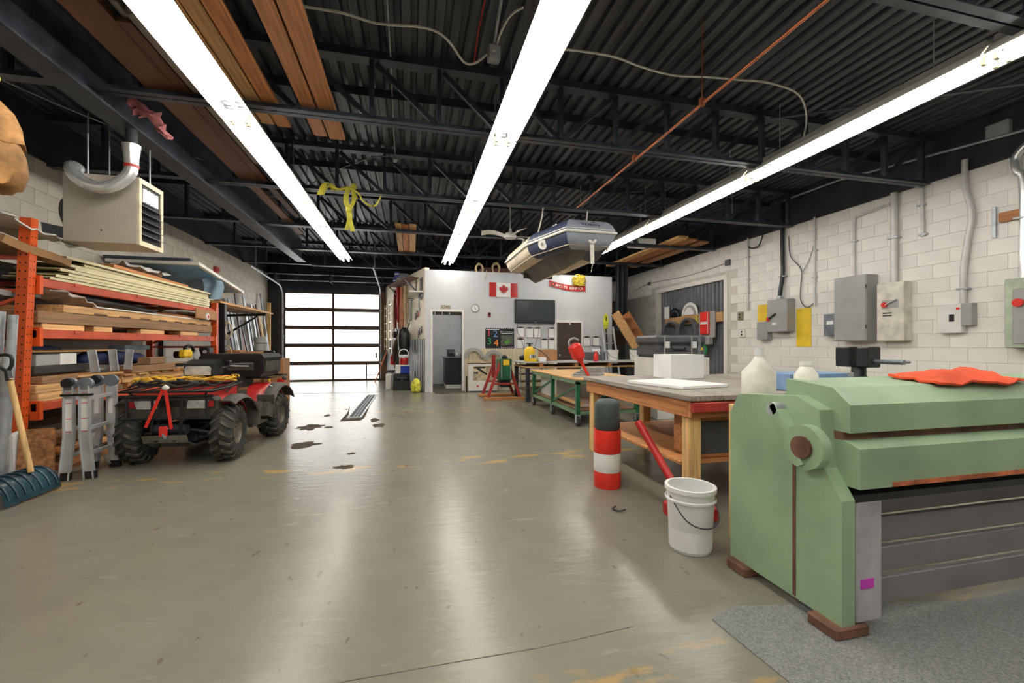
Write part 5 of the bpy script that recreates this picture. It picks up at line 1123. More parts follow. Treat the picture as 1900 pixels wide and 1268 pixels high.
def half(y, z, r_, m, lab):
    t = thing('half_disc', lab, 'disc', (XR - .06, y, z), 0, 'white half rounds on the shutter board')
    for k, rr in enumerate((r_, r_ * .78, r_ * .58)):
        b = B(); P_ = [(y + rr * math.cos(math.pi * i / 16), z + rr * math.sin(math.pi * i / 16)) for i in range(17)]
        part(t, 'ring', b.prism(P_, XR - .06 - k * .012, XR - .05 - k * .012, 'x'), (whitep, greyb, whitep)[k] if m is whitep else (black, greyd, black)[k])
half(10.05, 2.04, .34, whitep, 'white half round template on the shutter board'); half(10.72, 2.02, .26, black, 'black half round template on the shutter board')
bd('white_card', XR - .08, XR - .07, 10.95, 11.2, 2.0, 2.35, whitepl, 'white card leaning at the left of the shutter board', 'card')
cs_ = thing('cutting_blade_box', 'red box with white stripe on a grey backing hanging on the shutter', 'box', (XR - .1, 9.38, 1.45))
part(cs_, 'backing', B().cb(XR - .09, XR - .055, 9.05, 9.62, 1.42, 2.08, .004), greyb); part(cs_, 'red_face', B().cb(XR - .14, XR - .09, 9.22, 9.52, 1.50, 2.07, .004), redp); part(cs_, 'label', B().box(XR - .142, XR - .14, 9.26, 9.5, 1.76, 1.82), whitepl); part(cs_, 'side_strip', B().box(XR - .142, XR - .14, 9.23, 9.25, 1.52, 2.05), whitepl)
bd('yellow_level', XR - .08, XR - .055, 9.72, 9.77, 1.4, 2.0, strapy, 'thin yellow green stick hanging beside the red box', 'stick')
bd('small_bracket', XR - .16, XR - .05, 9.15, 9.42, 1.25, 1.42, greyb, 'small grey bracket under the red box', 'bracket')
gh = thing('hose_reel', 'green coiled hose reel by the shutter below the red box', 'hose', (XR - .12, 9.4, 1.05))
for r_ in (.13, .1, .07): part(gh, 'coil', B().tube(arc((XR - .1, 9.45, 1.12), r_, 0, 2 * math.pi, 20, 'yz')[:-1], .02, 8, True), mat('green_hose', srgb(26, 136, 70), .4), 60)
# dark curtain and brown panel beside the office, stair
solo('black_curtain', B().shell(lambda u, v: (5.70 + .36 * v + .02 * math.sin(14 * v + 3 * u), 11.2 + .05 * math.sin(17 * v), 3.53 - 1.88 * u), 10, 20, .01), mat('black_cloth', srgb(30, 30, 33), .8, 0, .2, 6), 'black cloth hanging from the corner of the office', 'curtain', None, 60)
bd('brown_plywood', 6.55, 7.3, 13.6, 13.64, 1.2, 2.75, mat('brown_panel', srgb(96, 76, 58), .7), 'brown panel standing in the gap beside the office', 'panel')
bd('dark_cabinet', 6.55, 7.3, 13.58, 13.66, 0, 1.2, greyd, 'dark cabinet below the brown panel beside the office', 'cabinet')
sw = thing('wooden_stair', 'pale wooden stair stringers leaning by the office corner', 'stair', (5.7, 10.0, 0))
M0 = V((5.19, 10.2, 2.06)); M1 = V((6.52, 10.2, .1)); dx = V((.72, .78, .05))
for k in (0, 1): part(sw, 'stringer', B().bar(M0 + dx * k, M1 + dx * k, .24, .05, (.6, -.75, .3) if False else (0, 0, 1)) if False else B().bar(M0 + dx * k, M1 + dx * k, .05, .24), wood2 if k == 0 else wood1)
for i in range(7):
    p = M0.lerp(M1, .07 + i * .14); part(sw, 'tread', B().bar(p + dx * .05, p + dx * .95, .24, .04), wood1x)
la = thing('step_ladder', 'aluminium ladder leaning on the office wall by the stair', 'ladder', (5.35, 10.7, 0))
for k, x in enumerate((5.22, 5.56)): part(la, 'rail', B().bar((x, 10.55, .02), (x + .08, 11.22, 1.75), .03, .07), alu)
for i in range(6): f = .1 + i * .16; part(la, 'rung', B().bar((5.22 + .08 * f, 10.55 + .67 * f, 1.73 * f), (5.56 + .08 * f, 10.55 + .67 * f, 1.73 * f), .03, .03), alu)
pd_ = thing('kayak_paddle', 'black shafted paddle with a lime yellow blade leaning on the office wall', 'paddle', (5.45, 11.1, 0))
part(pd_, 'shaft', B().cyl((5.45, 11.05, 0), (5.45, 11.27, 1.7), .02, n=8), black, 50); part(pd_, 'blade', B().prism([(-.03, 0), (.03, 0), (.075, .12), (.08, .32), (.04, .46), (-.04, .46), (-.08, .32), (-.075, .12)], -.008, .008, 'y').off((5.45, 11.28, 1.66)), mat('lime_plastic', srgb(216, 220, 60), .4)); part(pd_, 'mark', B().box(5.44, 5.47, 11.268, 11.272, 1.92, 2.04), ink)
# ================================================================== OFFICE FRONT
YF = OY - .002
ft = thing('flag', 'red and white maple leaf flag on the office wall', 'flag', (2.45, YF, 2.53))
def wavy(x0, x1, z0, z1, m, nm): return part(ft, nm, B().shell(lambda u, v: (x0 + (x1 - x0) * u, YF - .012 - .008 * math.sin((x0 + (x1 - x0) * u) * 14 + 2 * v), z0 + (z1 - z0) * v - .012 * (x0 + (x1 - x0) * u - 2.05)), 5, 4, .003), m, 60)
wavy(2.06, 2.255, 2.54, 2.925, redm, 'red_band'); wavy(2.255, 2.65, 2.54, 2.925, paper, 'white_field'); wavy(2.65, 2.845, 2.54, 2.925, redm, 'red_band')
lf = [(0, 1), (.16, .68), (.34, .76), (.26, .3), (.52, .58), (.58, .42), (.9, .46), (.78, .18), (.9, .06), (.46, -.28), (.5, -.48), (.05, -.42), (.05, -.9), (-.05, -.9), (-.05, -.42), (-.5, -.48), (-.46, -.28), (-.9, .06), (-.78, .18), (-.9, .46), (-.58, .42), (-.52, .58), (-.26, .3), (-.34, .76), (-.16, .68)]
part(ft, 'maple_leaf', B().prism([(2.452 + x * .145, 2.73 + z * .145) for x, z in lf], YF - .032, YF - .026, 'y'), redm)
tv = thing('television', 'black flat screen television on the office wall', 'television', (3.33, YF, 1.83))
part(tv, 'casing', B().cb(2.755, 3.91, YF - .07, YF - .01, 1.83, 2.48, .01), black); part(tv, 'screen', B().box(2.81, 3.855, YF - .073, YF - .07, 1.90, 2.43), screen); part(tv, 'logo', B().box(3.30, 3.37, YF - .073, YF - .07, 1.855, 1.868), alug); part(tv, 'bracket', B().box(3.1, 3.5, YF - .01, YF, 2.0, 2.3), steelb)
solo('power_cord', B().tube(smoothpts([(2.86, YF - .01, 1.83), (2.84, YF - .01, 1.6), (2.95, YF - .012, 1.4), (3.02, YF - .012, 1.15)], 4), .006, 6), black, 'black cord hanging below the television on its left', 'cord', 'cords below the television', 60)
solo('power_cord', B().tube(smoothpts([(3.45, YF - .01, 1.83), (3.46, YF - .01, 1.7), (3.4, YF - .012, 1.4), (3.3, YF - .012, 1.1)], 4), .005, 6), greyd, 'grey cord hanging below the television on its right', 'cord', 'cords below the television', 60)
ck = thing('wall_clock', 'small round white wall clock on the office wall', 'clock', (1.67, YF, 2.12))
part(ck, 'rim', B().lathe([(.1, 0), (.11, -.01), (.11, -.03), (.095, -.035), (.09, -.02)], 24, (1.67, YF, 2.22), 'y', False), alug, 50); part(ck, 'face', B().cyl((1.67, YF - .02, 2.22), (1.67, YF, 2.22), .094, n=24), paper)
part(ck, 'hand', B().bar((1.67, YF - .023, 2.22), (1.67, YF - .023, 2.28), .008, .003, (0, 1, 0)), ink); part(ck, 'hand', B().bar((1.67, YF - .024, 2.22), (1.70, YF - .024, 2.17), .01, .003, (0, 1, 0)), ink)
hs = thing('heat_control', 'small red brown wall control on the office wall', 'control', (2.06, YF, 1.99)); part(hs, 'plate', B().cb(2.02, 2.10, YF - .03, YF, 1.985, 2.11, .006), mat('brick_red', srgb(130, 54, 36), .5)); part(hs, 'window', B().box(2.035, 2.085, YF - .032, YF - .03, 2.04, 2.09), ink)
sg = thing('number_plate', 'small number plate above the office doorway', 'sign', (.89, YF, 2.18)); part(sg, 'plate', B().cb(.76, 1.03, YF - .012, YF, 2.18, 2.29, .003), mat('plate_beige', srgb(190, 184, 164), .5)); text(sg, 'digits', '2248', .11, ink, (.895, YF - .0135, 2.235), (R(90), 0, 0))
bl = thing('door_blind', 'dark rolled blind with white clips at the top of the office doorway', 'blind', (.94, YF, 2.03)); part(bl, 'roll', B().cb(.565, 1.315, OY + .02, OY + .1, 2.03, 2.105, .01), mat('dark_blind', srgb(52, 44, 40), .7))
for x in (.62, .81, 1.0): part(bl, 'clip', B().cb(x - .012, x + .012, OY + .008, OY + .02, 2.04, 2.1, .003), whitepl)
# poster
po = thing('safety_poster', 'black poster with coloured numbers one to four', 'poster', (2.35, YF, 1.14)); part(po, 'sheet', B().box(1.95, 2.75, YF - .005, YF, 1.15, 1.67), ink)
ed = B()
for i in range(13): ed.add([(1.96 + i * .061, YF - .005, 1.67), (1.99 + i * .061, YF - .005, 1.67), (2.005 + i * .061, YF - .005, 1.695), (1.98 + i * .061, YF - .005, 1.695), (1.96 + i * .061, YF, 1.67), (1.99 + i * .061, YF, 1.67), (2.005 + i * .061, YF, 1.695), (1.98 + i * .061, YF, 1.695)], [(0, 1, 2, 3), (7, 6, 5, 4), (0, 3, 7, 4), (1, 5, 6, 2), (3, 2, 6, 7)])
part(po, 'top_fringe', ed, ink); part(po, 'bottom_fringe', B().add([(p[0], p[1], 2.82 - p[2]) for p in [(v[0] + po.location.x, v[1] + po.location.y, v[2] + po.location.z) for v in ed.v]], ed.f), ink)
for s, x, z, m in (('1', 2.05, 1.55, mat('poster_red', srgb(206, 60, 66), .5)), ('2', 2.23, 1.53, mat('poster_blue', srgb(96, 140, 196), .5)), ('3', 2.06, 1.33, mat('poster_green', srgb(40, 140, 90), .5)), ('4', 2.25, 1.28, mat('poster_orange', srgb(240, 140, 60), .5))): text(po, 'number', s, .26, m, (x, YF - .0065, z), (R(90), 0, 0), sx=1.1)
text(po, 'heading', "What's safe for you", .05, paper, (2.55, YF - .0065, 1.59), (R(90), 0, 0)); part(po, 'picture', B().box(2.38, 2.72, YF - .007, YF - .005, 1.22, 1.5), mat('poster_photo', srgb(84, 84, 76), .6, 0, .5, 30)); part(po, 'rule', B().box(2.37, 2.73, YF - .007, YF - .005, 1.54, 1.553), paper)
part(po, 'green_plant', B().prism([(2.48, 1.32), (2.53, 1.36), (2.55, 1.43), (2.58, 1.36), (2.64, 1.37), (2.62, 1.31), (2.63, 1.27), (2.5, 1.27)], YF - .009, YF - .007, 'y'), mat('leaf_green', srgb(82, 150, 60), .6)); part(po, 'caption', B().box(2.38, 2.72, YF - .007, YF - .005, 1.165, 1.18), paper); part(po, 'upper_caption', B().box(1.97, 2.33, YF - .007, YF - .005, 1.645, 1.66), paper)
# clipboards
CP = [(2.93, 1.58, 'top row, below the television left corner'), (3.19, 1.57, 'top row, second from the left'), (3.41, 1.57, 'top row, third from the left'), (3.83, 1.57, 'top row, nearest the brown door'), (2.93, 1.27, 'bottom row, leftmost'), (3.62, 1.26, 'bottom row, left of two near the door'), (3.83, 1.26, 'bottom row, right beside the brown door'), (4.88, 1.33, 'right of the brown door, first'), (5.16, 1.33, 'right of the brown door, second')]
brd = mat('clipboard_brown', srgb(120, 84, 54), .6)
for x, z, lb in CP:
    t = thing('clipboard', 'clipboard with white paper, ' + lb, 'clipboard', (x, YF, z - .14), 0, 'clipboards on the office wall')
    part(t, 'board', B().box(x - .105, x + .105, YF - .006, YF, z - .145, z + .14), brd); part(t, 'paper', B().box(x - .095, x + .095, YF - .008, YF - .006, z - .13, z + .115), paper); part(t, 'clip', B().cb(x - .06, x + .06, YF - .02, YF - .008, z + .11, z + .15, .005), steelb); part(t, 'hook', B().cyl((x, YF - .015, z + .16), (x, YF, z + .16), .006, n=6), steelb)
# wall sketches beside the doorway, kept faint
# banner
bn = thing('club_scarf', 'red scarf banner with white letters pinned high on the office wall', 'banner', (4.28, YF, 2.78))
def bz(u): return 2.96 - .13 * u - .05 * math.sin(math.pi * u)
part(bn, 'cloth', B().shell(lambda u, v: (3.75 + 1.08 * u, YF - .015 - .006 * math.sin(20 * u), bz(u) - .0 + (v - .5) * .16), 16, 2, .004), redm, 60)
part(bn, 'emblem', B().cyl((3.86, YF - .03, bz(.1)), (3.86, YF - .022, bz(.1)), .06, n=16), mat('emblem_dark', srgb(60, 70, 56), .6)); part(bn, 'emblem_shield', B().prism([(3.83, bz(.1) + .03), (3.89, bz(.1) + .03), (3.88, bz(.1) - .02), (3.86, bz(.1) - .04), (3.84, bz(.1) - .02)], YF - .032, YF - .03, 'y'), redp)
for i, chh in enumerate('AMO-TE BENFICA'):
    u = .2 + i * .054
    if chh != ' ': text(bn, 'letter', chh, .11, paper, (3.75 + 1.08 * u, YF - .0265, bz(u) - .005), (R(90), R(5), 0))
solo('yellow_rope_bundle', (lambda r: B().tube(smoothpts([(4.62 + .2 * r.uniform(-1, 1), YF - .06 + r.uniform(-.03, .02), 3.06 + .16 * r.uniform(-1, 1)) for _ in range(70)], 3), .012, 5))(random.Random(4)), mat('mustard_rope', srgb(186, 164, 48), .8, 0, .15, 20), 'mustard yellow rope bundle hung over the office wall top', 'rope', None, 60)
for i, (x, z) in enumerate(((1.82, 3.3), (2.28, 3.33))):
    rr = random.Random(30 + i); solo('beige_rope_coil', B().tube(smoothpts([(x + .12 * math.cos(k * .9) * rr.uniform(.6, 1), YF + .18 + rr.uniform(-.04, .04), z + .18 * math.sin(k * .9) * rr.uniform(.6, 1)) for k in range(46)], 3), .012, 5), ropeb, ['beige rope coil on the office roof edge, left of two', 'beige rope coil on the office roof edge, right of two'][i], 'rope', 'rope coils on the office roof', 60)
solo('rope_end', B().tube(smoothpts([(1.98, YF - .02, 3.25), (1.97, YF - .03, 3.12), (1.93, YF - .03, 2.98)], 3), .010, 5), ropeb, 'loose rope end hanging down the office wall', 'rope', None, 60)
bd('loft_crate', 1.9, 2.9, OY + .35, OY + .75, OZ - .2, OZ + .18, mat('rusty_brown_box', srgb(96, 58, 44), .7), 'rust brown crate on the office roof', 'box'); bd('loft_box', 3.0, 3.5, OY + .3, OY + .7, OZ - .2, OZ + .08, greyd, 'dark box on the office roof beside the crate', 'box')
# office interior
ct = thing('office_counter', 'black counter with white base inside the office', 'counter', (1.5, 12.4, 0)); part(ct, 'cabinet', B().cb(.95, 2.2, 12.1, 12.9, .12, .86, .006), black); part(ct, 'plinth', B().box(.97, 2.2, 12.13, 12.9, 0, .12), whitep); part(ct, 'worktop', B().cb(.92, 2.2, 12.06, 12.92, .86, .89, .005), greyd)
pr = thing('coffee_machine', 'dark grey coffee machine on the office counter', 'appliance', (1.15, 12.4, .89)); part(pr, 'body', B().cb(1.02, 1.24, 12.3, 12.5, .89, 1.12, .015), greyd); part(pr, 'front', B().cb(1.05, 1.21, 12.27, 12.3, .93, 1.02, .008), black); part(pr, 'pot', B().lathe([(.03, .89), (.05, .92), (.05, .98), (.03, 1.01)], 12, (1.3, 12.3, 0)), galv, 50)
for i, (x, m, lb) in enumerate(((1.4, alug, 'grey'), (1.48, whitepl, 'white'))): solo('cup', B().lathe([(.025, 0), (.035, .09), (.03, .09), (.02, .01)], 12, (x, 12.2, .89)), m, lb + ' cup on the office counter', 'cup', None, 50)
ol = thing('office_lamp', 'bright ceiling lamp just inside the office', 'light', (1.0, 12.0, 2.55)); part(ol, 'diffuser', B().cb(.7, 1.3, 11.9, 12.5, 2.55, 2.62, .01), emit('office_lamp_glow', (1, .97, .92), 9.0))
# things against the office front
for i, (x, z, rz) in enumerate(((1.63, .9, 4), (2.17, .84, -6))):
    b = B(); n = 18; vs = []; r0, r1 = .26, .17
    for k in range(n + 1):
        a = math.pi * k / n
        for rr in (r0, r1):
            for y in (YF - .10, YF - .05): vs.append((x + rr * math.cos(a), y, z + rr * math.sin(a)))
    fs = []
    for k in range(n): o = k * 4; q = o + 4; fs += [(o, q, q + 1, o + 1), (o + 2, o + 3, q + 3, q + 2), (o, o + 2, q + 2, q), (o + 1, q + 1, q + 3, o + 3)]
    fs += [(0, 1, 3, 2), (n * 4, n * 4 + 2, n * 4 + 3, n * 4 + 1)]
    solo('fender_arch', b.add(vs, fs), greyb, ['grey metal arch on the panelling, left of two', 'grey metal arch on the panelling, right of two'][i], 'arch', 'arches on the panelling', 40)
fe = thing('printed_board', 'low white panel with a printed picture against the panelling', 'panel', (1.85, 11.1, 0)); part(fe, 'sheet', B().cb(1.46, 2.22, 11.06, 11.12, .03, .74, .006), whitep); part(fe, 'print', B().box(1.58, 2.1, 11.056, 11.06, .3, .68), mat('faded_print', srgb(186, 170, 140), .6, 0, .3, 6)); part(fe, 'dark_mark', B().box(1.6, 1.9, 11.052, 11.056, .62, .66).bar((1.7, 11.054, .62), (1.95, 11.054, .46), .05, .003, (0, 1, 0)), ink); part(fe, 'windows', B().box(1.6, 1.72, 11.052, 11.056, .47, .54), greyd); part(fe, 'red_sticker', B().box(1.68, 1.73, 11.056, 11.06, .14, .18), redp); part(fe, 'foot', B().box(1.48, 2.2, 11.04, 11.14, 0, .03), greyd); part(fe, 'top_rail', B().cb(1.44, 2.24, 11.05, 11.13, .74, .76, .003), woodd)
solo('pry_bar', B().cb(1.40, 1.44, 11.1, 11.14, 0, .42, .006), black, 'short black bar standing beside the white panel', 'bar')
# red trestle with green winch box
tr2 = thing('red_trestle', 'red A frame stand holding a green machine', 'stand', (2.05, 9.7, 0))
for y in (9.4, 10.1):
    part(tr2, 'leg', B().bar((1.68, y, .06), (1.97, y, .86), .06, .06), redo); part(tr2, 'leg', B().bar((2.42, y, .06), (2.13, y, .86), .06, .06), redo); part(tr2, 'foot_board', B().cb(1.58, 2.52, y - .06, y + .06, 0, .06, .005), wood1x); part(tr2, 'cross_tie', B().bar((1.78, y, .36), (2.32, y, .36), .05, .04), redo); part(tr2, 'gusset', B().prism([(1.86, .62), (1.97, .86), (2.0, .70)], y - .04, y - .03, 'y'), redo)
part(tr2, 'side_post', B().cb(1.78, 1.86, 9.42, 9.5, .5, 1.0, .005), maroon)
gm = thing('green_machine', 'dark green machine with yellow plate on the red stand', 'machine', (2.06, 9.6, .5)); part(gm, 'body', B().cb(1.94, 2.22, 9.35, 9.75, .44, .92, .012), green); part(gm, 'cap', B().lathe([(.05, .92), (.07, .93), (.07, .97), (.03, 1.0)], 14, (2.08, 9.5, 0)), black, 50); part(gm, 'yellow_plate', B().box(2.02, 2.16, 9.346, 9.35, .78, .90), yellow); part(gm, 'guide_rod', B().cyl((1.98, 9.34, .48), (1.98, 9.34, .9), .012, n=8), galv, 50); part(gm, 'guide_rod', B().cyl((2.19, 9.34, .48), (2.19, 9.34, .78), .012, n=8), galv, 50); part(gm, 'sump', B().cb(1.97, 2.2, 9.4, 9.7, .28, .44, .02), black)
# ================================================================== ANGLED PARTITION WITH HANGING THINGS
def wladder(t0, z0, z1, wd, lab):
    t = thing('hanging_ladder', lab, 'ladder', on_wall(t0, .05, z0), 0, 'ladders hung on the partition')
    for s in (0, wd): part(t, 'rail', B().bar(on_wall(t0 + s, .05, z0), on_wall(t0 + s, .05, z1), .06, .03, PN), mat('fibreglass_cream', srgb(220, 204, 172), .5))
    for i in range(6): z = z0 + (z1 - z0) * (.08 + i * .168); part(t, 'rung', B().bar(on_wall(t0 + .02, .05, z), on_wall(t0 + wd - .02, .05, z), .035, .035), alu)
wladder(4.02, 1.05, 2.62, .36, 'cream ladder hanging nearest the garage door'); wladder(3.32, .98, 2.72, .38, 'cream ladder hanging between the other ladder and the red hoses')
def hang(nm, t0, z1, z0, n, m, lab, cat, seed, spread=.14, r_=.016):
    rr = random.Random(seed); t = thing(nm, lab, cat, on_wall(t0, .08, z0), 0, 'hanks on the partition')
    for k in range(n):
        a = t0 + rr.uniform(-spread, spread); c = t0 + rr.uniform(-spread, spread); zz = z0 + rr.uniform(0, .35); o = .05 + rr.uniform(0, .09)
        part(t, 'strand', B().tube(smoothpts([on_wall(t0 + rr.uniform(-.04, .04), o, z1), on_wall(a, o, (z1 + zz) / 2), on_wall((a + c) / 2, o, zz), on_wall(c, o, (z1 + zz) / 2 + .1), on_wall(t0 + rr.uniform(-.04, .04), o, z1)], 5), r_, 6), m, 60)
    part(t, 'hook', B().cyl(on_wall(t0, 0, z1 + .02), on_wall(t0, .16, z1 + .03), .012, n=6), steelb)
hang('red_hose', 2.75, 2.95, 1.2, 6, maroon, 'hank of dark red air hose on the partition', 'hose', 1); hang('red_hose', 2.3, 3.0, 1.75, 6, redm, 'hank of bright red hose beside the dark red one', 'hose', 2, .12); hang('red_hose', 2.66, 1.3, .45, 3, maroon, 'short red hose hanging below the round black hat', 'hose', 9, .06)
hang('extension_cord', 1.9, 2.95, 1.5, 6, mat('orange_white_cord', srgb(206, 140, 112), .7), 'hank of pale orange cord under the shelf', 'cord', 3, .12); hang('extension_cord', 1.5, 2.95, 1.7, 7, ropeb, 'hank of beige rope under the shelf', 'rope', 4, .13); hang('steel_chain', .95, 2.5, 1.75, 4, greyb, 'pale chain hank near the office corner', 'chain', 6, .08, .014)
ht = thing('round_hat', 'round black disc hanging on the partition', 'hat', on_wall(2.45, .1, 1.4)); c0 = V(on_wall(2.45, .12, 1.55)); part(ht, 'brim', B().cyl(c0, c0 - PN * .03, .2, n=22), black, 50); part(ht, 'crown', B().cyl(c0 - PN * .03, c0 - PN * .1, .11, .09, n=18), coat, 50)
jk = thing('hanging_jacket', 'dark brown jacket hanging on the partition', 'jacket', on_wall(1.9, .15, .55)); part(jk, 'body', B().shell(lambda u, v: on_wall(1.55 + .55 * (u - .2) * v + .5 * v * .8, .06 + .16 * math.sin(math.pi * u) , 1.65 - 1.05 * v), 8, 8, .03), coat, 60); part(jk, 'sleeve', B().tube(smoothpts([on_wall(1.75, .2, 1.5), on_wall(2.05, .26, 1.15), on_wall(2.2, .24, .75)], 4), [.06, .075, .08, .075, .07, .07, .065, .06, .05], 10), mat('olive_brown_cloth', srgb(84, 70, 52), .9, 0, .15, 8), 60)
bk = thing('black_backpack', 'black bag hanging between the jacket and the corner', 'bag', on_wall(1.2, .15, .95)); part(bk, 'body', B().tube(smoothpts([on_wall(1.25, .2, 1.72), on_wall(1.22, .22, 1.5), on_wall(1.2, .22, 1.2), on_wall(1.2, .21, .98)], 4), [.06, .1, .14, .16, .17, .17, .17, .17, .17, .16, .14, .12, .08][:13], 12), black, 60); part(bk, 'strap', B().tube([on_wall(1.25, .05, 1.86), on_wall(1.3, .12, 1.66)], .015, 6), black)
shf = thing('corner_shelf', 'dark bracket shelf high on the partition', 'shelf', on_wall(1.6, .2, 2.98)); part(shf, 'board', B().add([on_wall(a, o_, z) for z in (3.05, 3.08) for a, o_ in ((.55, 0.002), (2.75, .002), (2.75, .34), (.55, .34))], [(3, 2, 1, 0), (4, 5, 6, 7), (0, 1, 5, 4), (1, 2, 6, 5), (2, 3, 7, 6), (3, 0, 4, 7)]), woodd)
for a in (.75, 2.55): part(shf, 'bracket', B().bar(on_wall(a, .01, 2.72), on_wall(a, .32, 3.03), .04, .03).bar(on_wall(a, .01, 2.72), on_wall(a, .01, 3.05), .04, .02), steelb)
for i, (a, z, lb) in enumerate(((2.3, 3.08, 'blue paint can on the corner shelf, lower'), (1.95, 3.08, 'grey blue paint can on the corner shelf near the wall edge'), (2.15, 3.262, 'blue paint can stacked on top of another on the corner shelf'))):
    t = thing('paint_can', lb, 'paint can', on_wall(a, .17, z), 0, 'paint cans on the corner shelf'); p = on_wall(a, .17, 0); part(t, 'can', B().lathe([(.085, z), (.088, z + .01), (.085, z + .17), (.088, z + .18)], 18, p), bluep if i != 1 else greyd, 50); part(t, 'lid', B().lathe([(.08, z + .178), (.08, z + .182)], 18, p), galv); part(t, 'label', B().lathe([(.0865, z + .05), (.0865, z + .13)], 18, p, cap=False), whitepl if i != 1 else alug)
solo('tool_case', B().cb(*(lambda p: (p[0] - .16, p[0] + .1, p[1] - .15, p[1] + .15))(on_wall(1.2, .2, 0)), 3.082, 3.24, .02), greyd, 'dark grey tool case on the corner shelf', 'case')
for i, (a, z1, ln) in enumerate(((.16, 3.0, .45), (.3, 2.98, .5), (.42, 2.6, .4))):
    t = thing('hand_wrench', ['large steel wrench hanging by the office corner, nearest the edge', 'large steel wrench hanging by the office corner, second', 'lower wrench hanging by the office corner'][i], 'wrench', on_wall(a, .03, z1 - ln), 0, 'wrenches on the partition'); part(t, 'shaft', B().bar(on_wall(a, .03, z1), on_wall(a, .03, z1 - ln), .03, .014, PE), alug if i else steelb); part(t, 'jaw', B().cyl(on_wall(a, .02, z1 - ln), on_wall(a, .04, z1 - ln), .05, n=12), alug, 50); part(t, 'ring', B().cyl(on_wall(a, .02, z1), on_wall(a, .04, z1), .04, n=12), alug, 50)
for i, (a, z, m) in enumerate(((.62, 2.1, black), (.5, 2.12, redm), (.74, 2.05, greyd), (.35, 1.62, steelb), (.2, 1.66, steelb), (.48, 1.55, alug))):
    t = thing('pliers', ['black handled pliers on the partition', 'red handled pliers on the partition', 'grey handled shears on the partition', 'dark small pliers low on the partition', 'dark small snips at the corner edge', 'silver small pliers low on the partition'][i], 'pliers', on_wall(a, .03, z - .12), 0, 'pliers on the partition'); part(t, 'handle', B().bar(on_wall(a - .03, .03, z - .12), on_wall(a, .03, z), .02, .015, PE), m); part(t, 'handle', B().bar(on_wall(a + .03, .03, z - .12), on_wall(a, .03, z), .02, .015, PE), m); part(t, 'jaw', B().bar(on_wall(a, .03, z), on_wall(a, .03, z + .07), .03, .012, PE), alug)
# on the floor along the partition
p = on_wall(.95, .32, 0)
tb = thing('tool_box', 'tall black two part tool box on the floor by the partition', 'tool box', p); part(tb, 'lower_case', B().cb(p[0] - .26, p[0] + .2, p[1] - .22, p[1] + .22, 0, .27, .015), black); part(tb, 'upper_case', B().cb(p[0] - .25, p[0] + .19, p[1] - .21, p[1] + .21, .275, .44, .015), black); part(tb, 'latch', B().cb(p[0] - .05, p[0] + .01, p[1] - .235, p[1] - .22, .24, .31, .004), greyd); part(tb, 'handle', B().tube([(p[0] - .14, p[1] - .2, .34), (p[0] - .14, p[1] - .26, .34), (p[0] + .08, p[1] - .26, .34), (p[0] + .08, p[1] - .2, .34)], .012, 6), greyd)
q = on_wall(1.25, .62, 0); solo('white_crate', B().cb(q[0] - .1, q[0] + .06, q[1] - .15, q[1] + .15, 0, .42, .01), whitep, 'white narrow bin between tubes and tool box', 'bin')
cl = thing('cooler', 'blue and white cooler on the tool box', 'cooler', (p[0], p[1], .442)); part(cl, 'body', B().cb(p[0] - .06, p[0] + .18, p[1] - .15, p[1] + .15, .442, .66, .02), bluep); part(cl, 'white_side', B().cb(p[0] - .2, p[0] - .06, p[1] - .15, p[1] + .15, .442, .66, .02), whitepl); part(cl, 'lid', B().cb(p[0] - .2, p[0] + .18, p[1] - .155, p[1] + .155, .66, .685, .008), whitepl)
jg = thing('water_jug', 'red drink jug with white lid and handle on the cooler', 'jug', (p[0], p[1], .687)); part(jg, 'body', B().lathe([(.1, .687), (.115, .70), (.115, .86), (.1, .88)], 20, (p[0] + .02, p[1], 0)), redm, 50); part(jg, 'lid', B().lathe([(.118, .88), (.118, .93), (.08, .96), (0, .965)], 20, (p[0] + .02, p[1], 0)), whitepl, 50); part(jg, 'handle', B().tube(smoothpts([(p[0] - .1, p[1], .9), (p[0] - .1, p[1], 1.02), (p[0] - .04, p[1], 1.1), (p[0] + .08, p[1], 1.1), (p[0] + .14, p[1], 1.02), (p[0] + .14, p[1], .9)], 4), .014, 6), whitepl, 60)
yb_ = on_wall(.12, .2, 0); solo('yellow_bag', B().lathe([(.07, 0), (.12, .03), (.13, .15), (.11, .26), (.06, .33), (.03, .36)], 14, (yb_[0], yb_[1], 0)), mat('yellow_netting', srgb(222, 206, 70), .6, 0, .3, 18, .5, 20), 'yellow net bag of balls on the floor at the office corner', 'bag', None, 50)
for i in range(4):
    q = on_wall(2.2 + i * .13, .3, 0); solo('white_tube', B().lathe([(.05, 0), (.052, .01), (.052, .40), (.045, .41)], 12, (q[0], q[1], 0)), whitepl, ['nearest', 'second', 'third', 'farthest'][i] + ' of the white tubes standing by the partition', 'tube', 'white tubes by the partition', 50)
q = on_wall(2.4, .3, 0); solo('black_tray', B().cb(q[0] - .12, q[0] + .12, q[1] - .32, q[1] + .32, .412, .45, .008), black, 'black tray lying on the white tubes', 'tray')
solo('orange_pole', B().cyl(on_wall(3.75, .5, 0), on_wall(3.9, .09, 1.0), .02, n=8), mat('orange_pole', srgb(226, 128, 60), .5), 'orange wooden pole leaning under the ladders', 'pole', None, 50)
rx = thing('red_can', 'red round can hanging low on the partition', 'can', on_wall(3.05, .1, .5)); part(rx, 'can', B().cyl(on_wall(3.05, .1, .6), on_wall(3.05, .1, .88), .07, n=14), redp, 50); part(rx, 'neck', B().cyl(on_wall(3.05, .1, .88), on_wall(3.05, .1, .95), .03, n=10), black, 50)
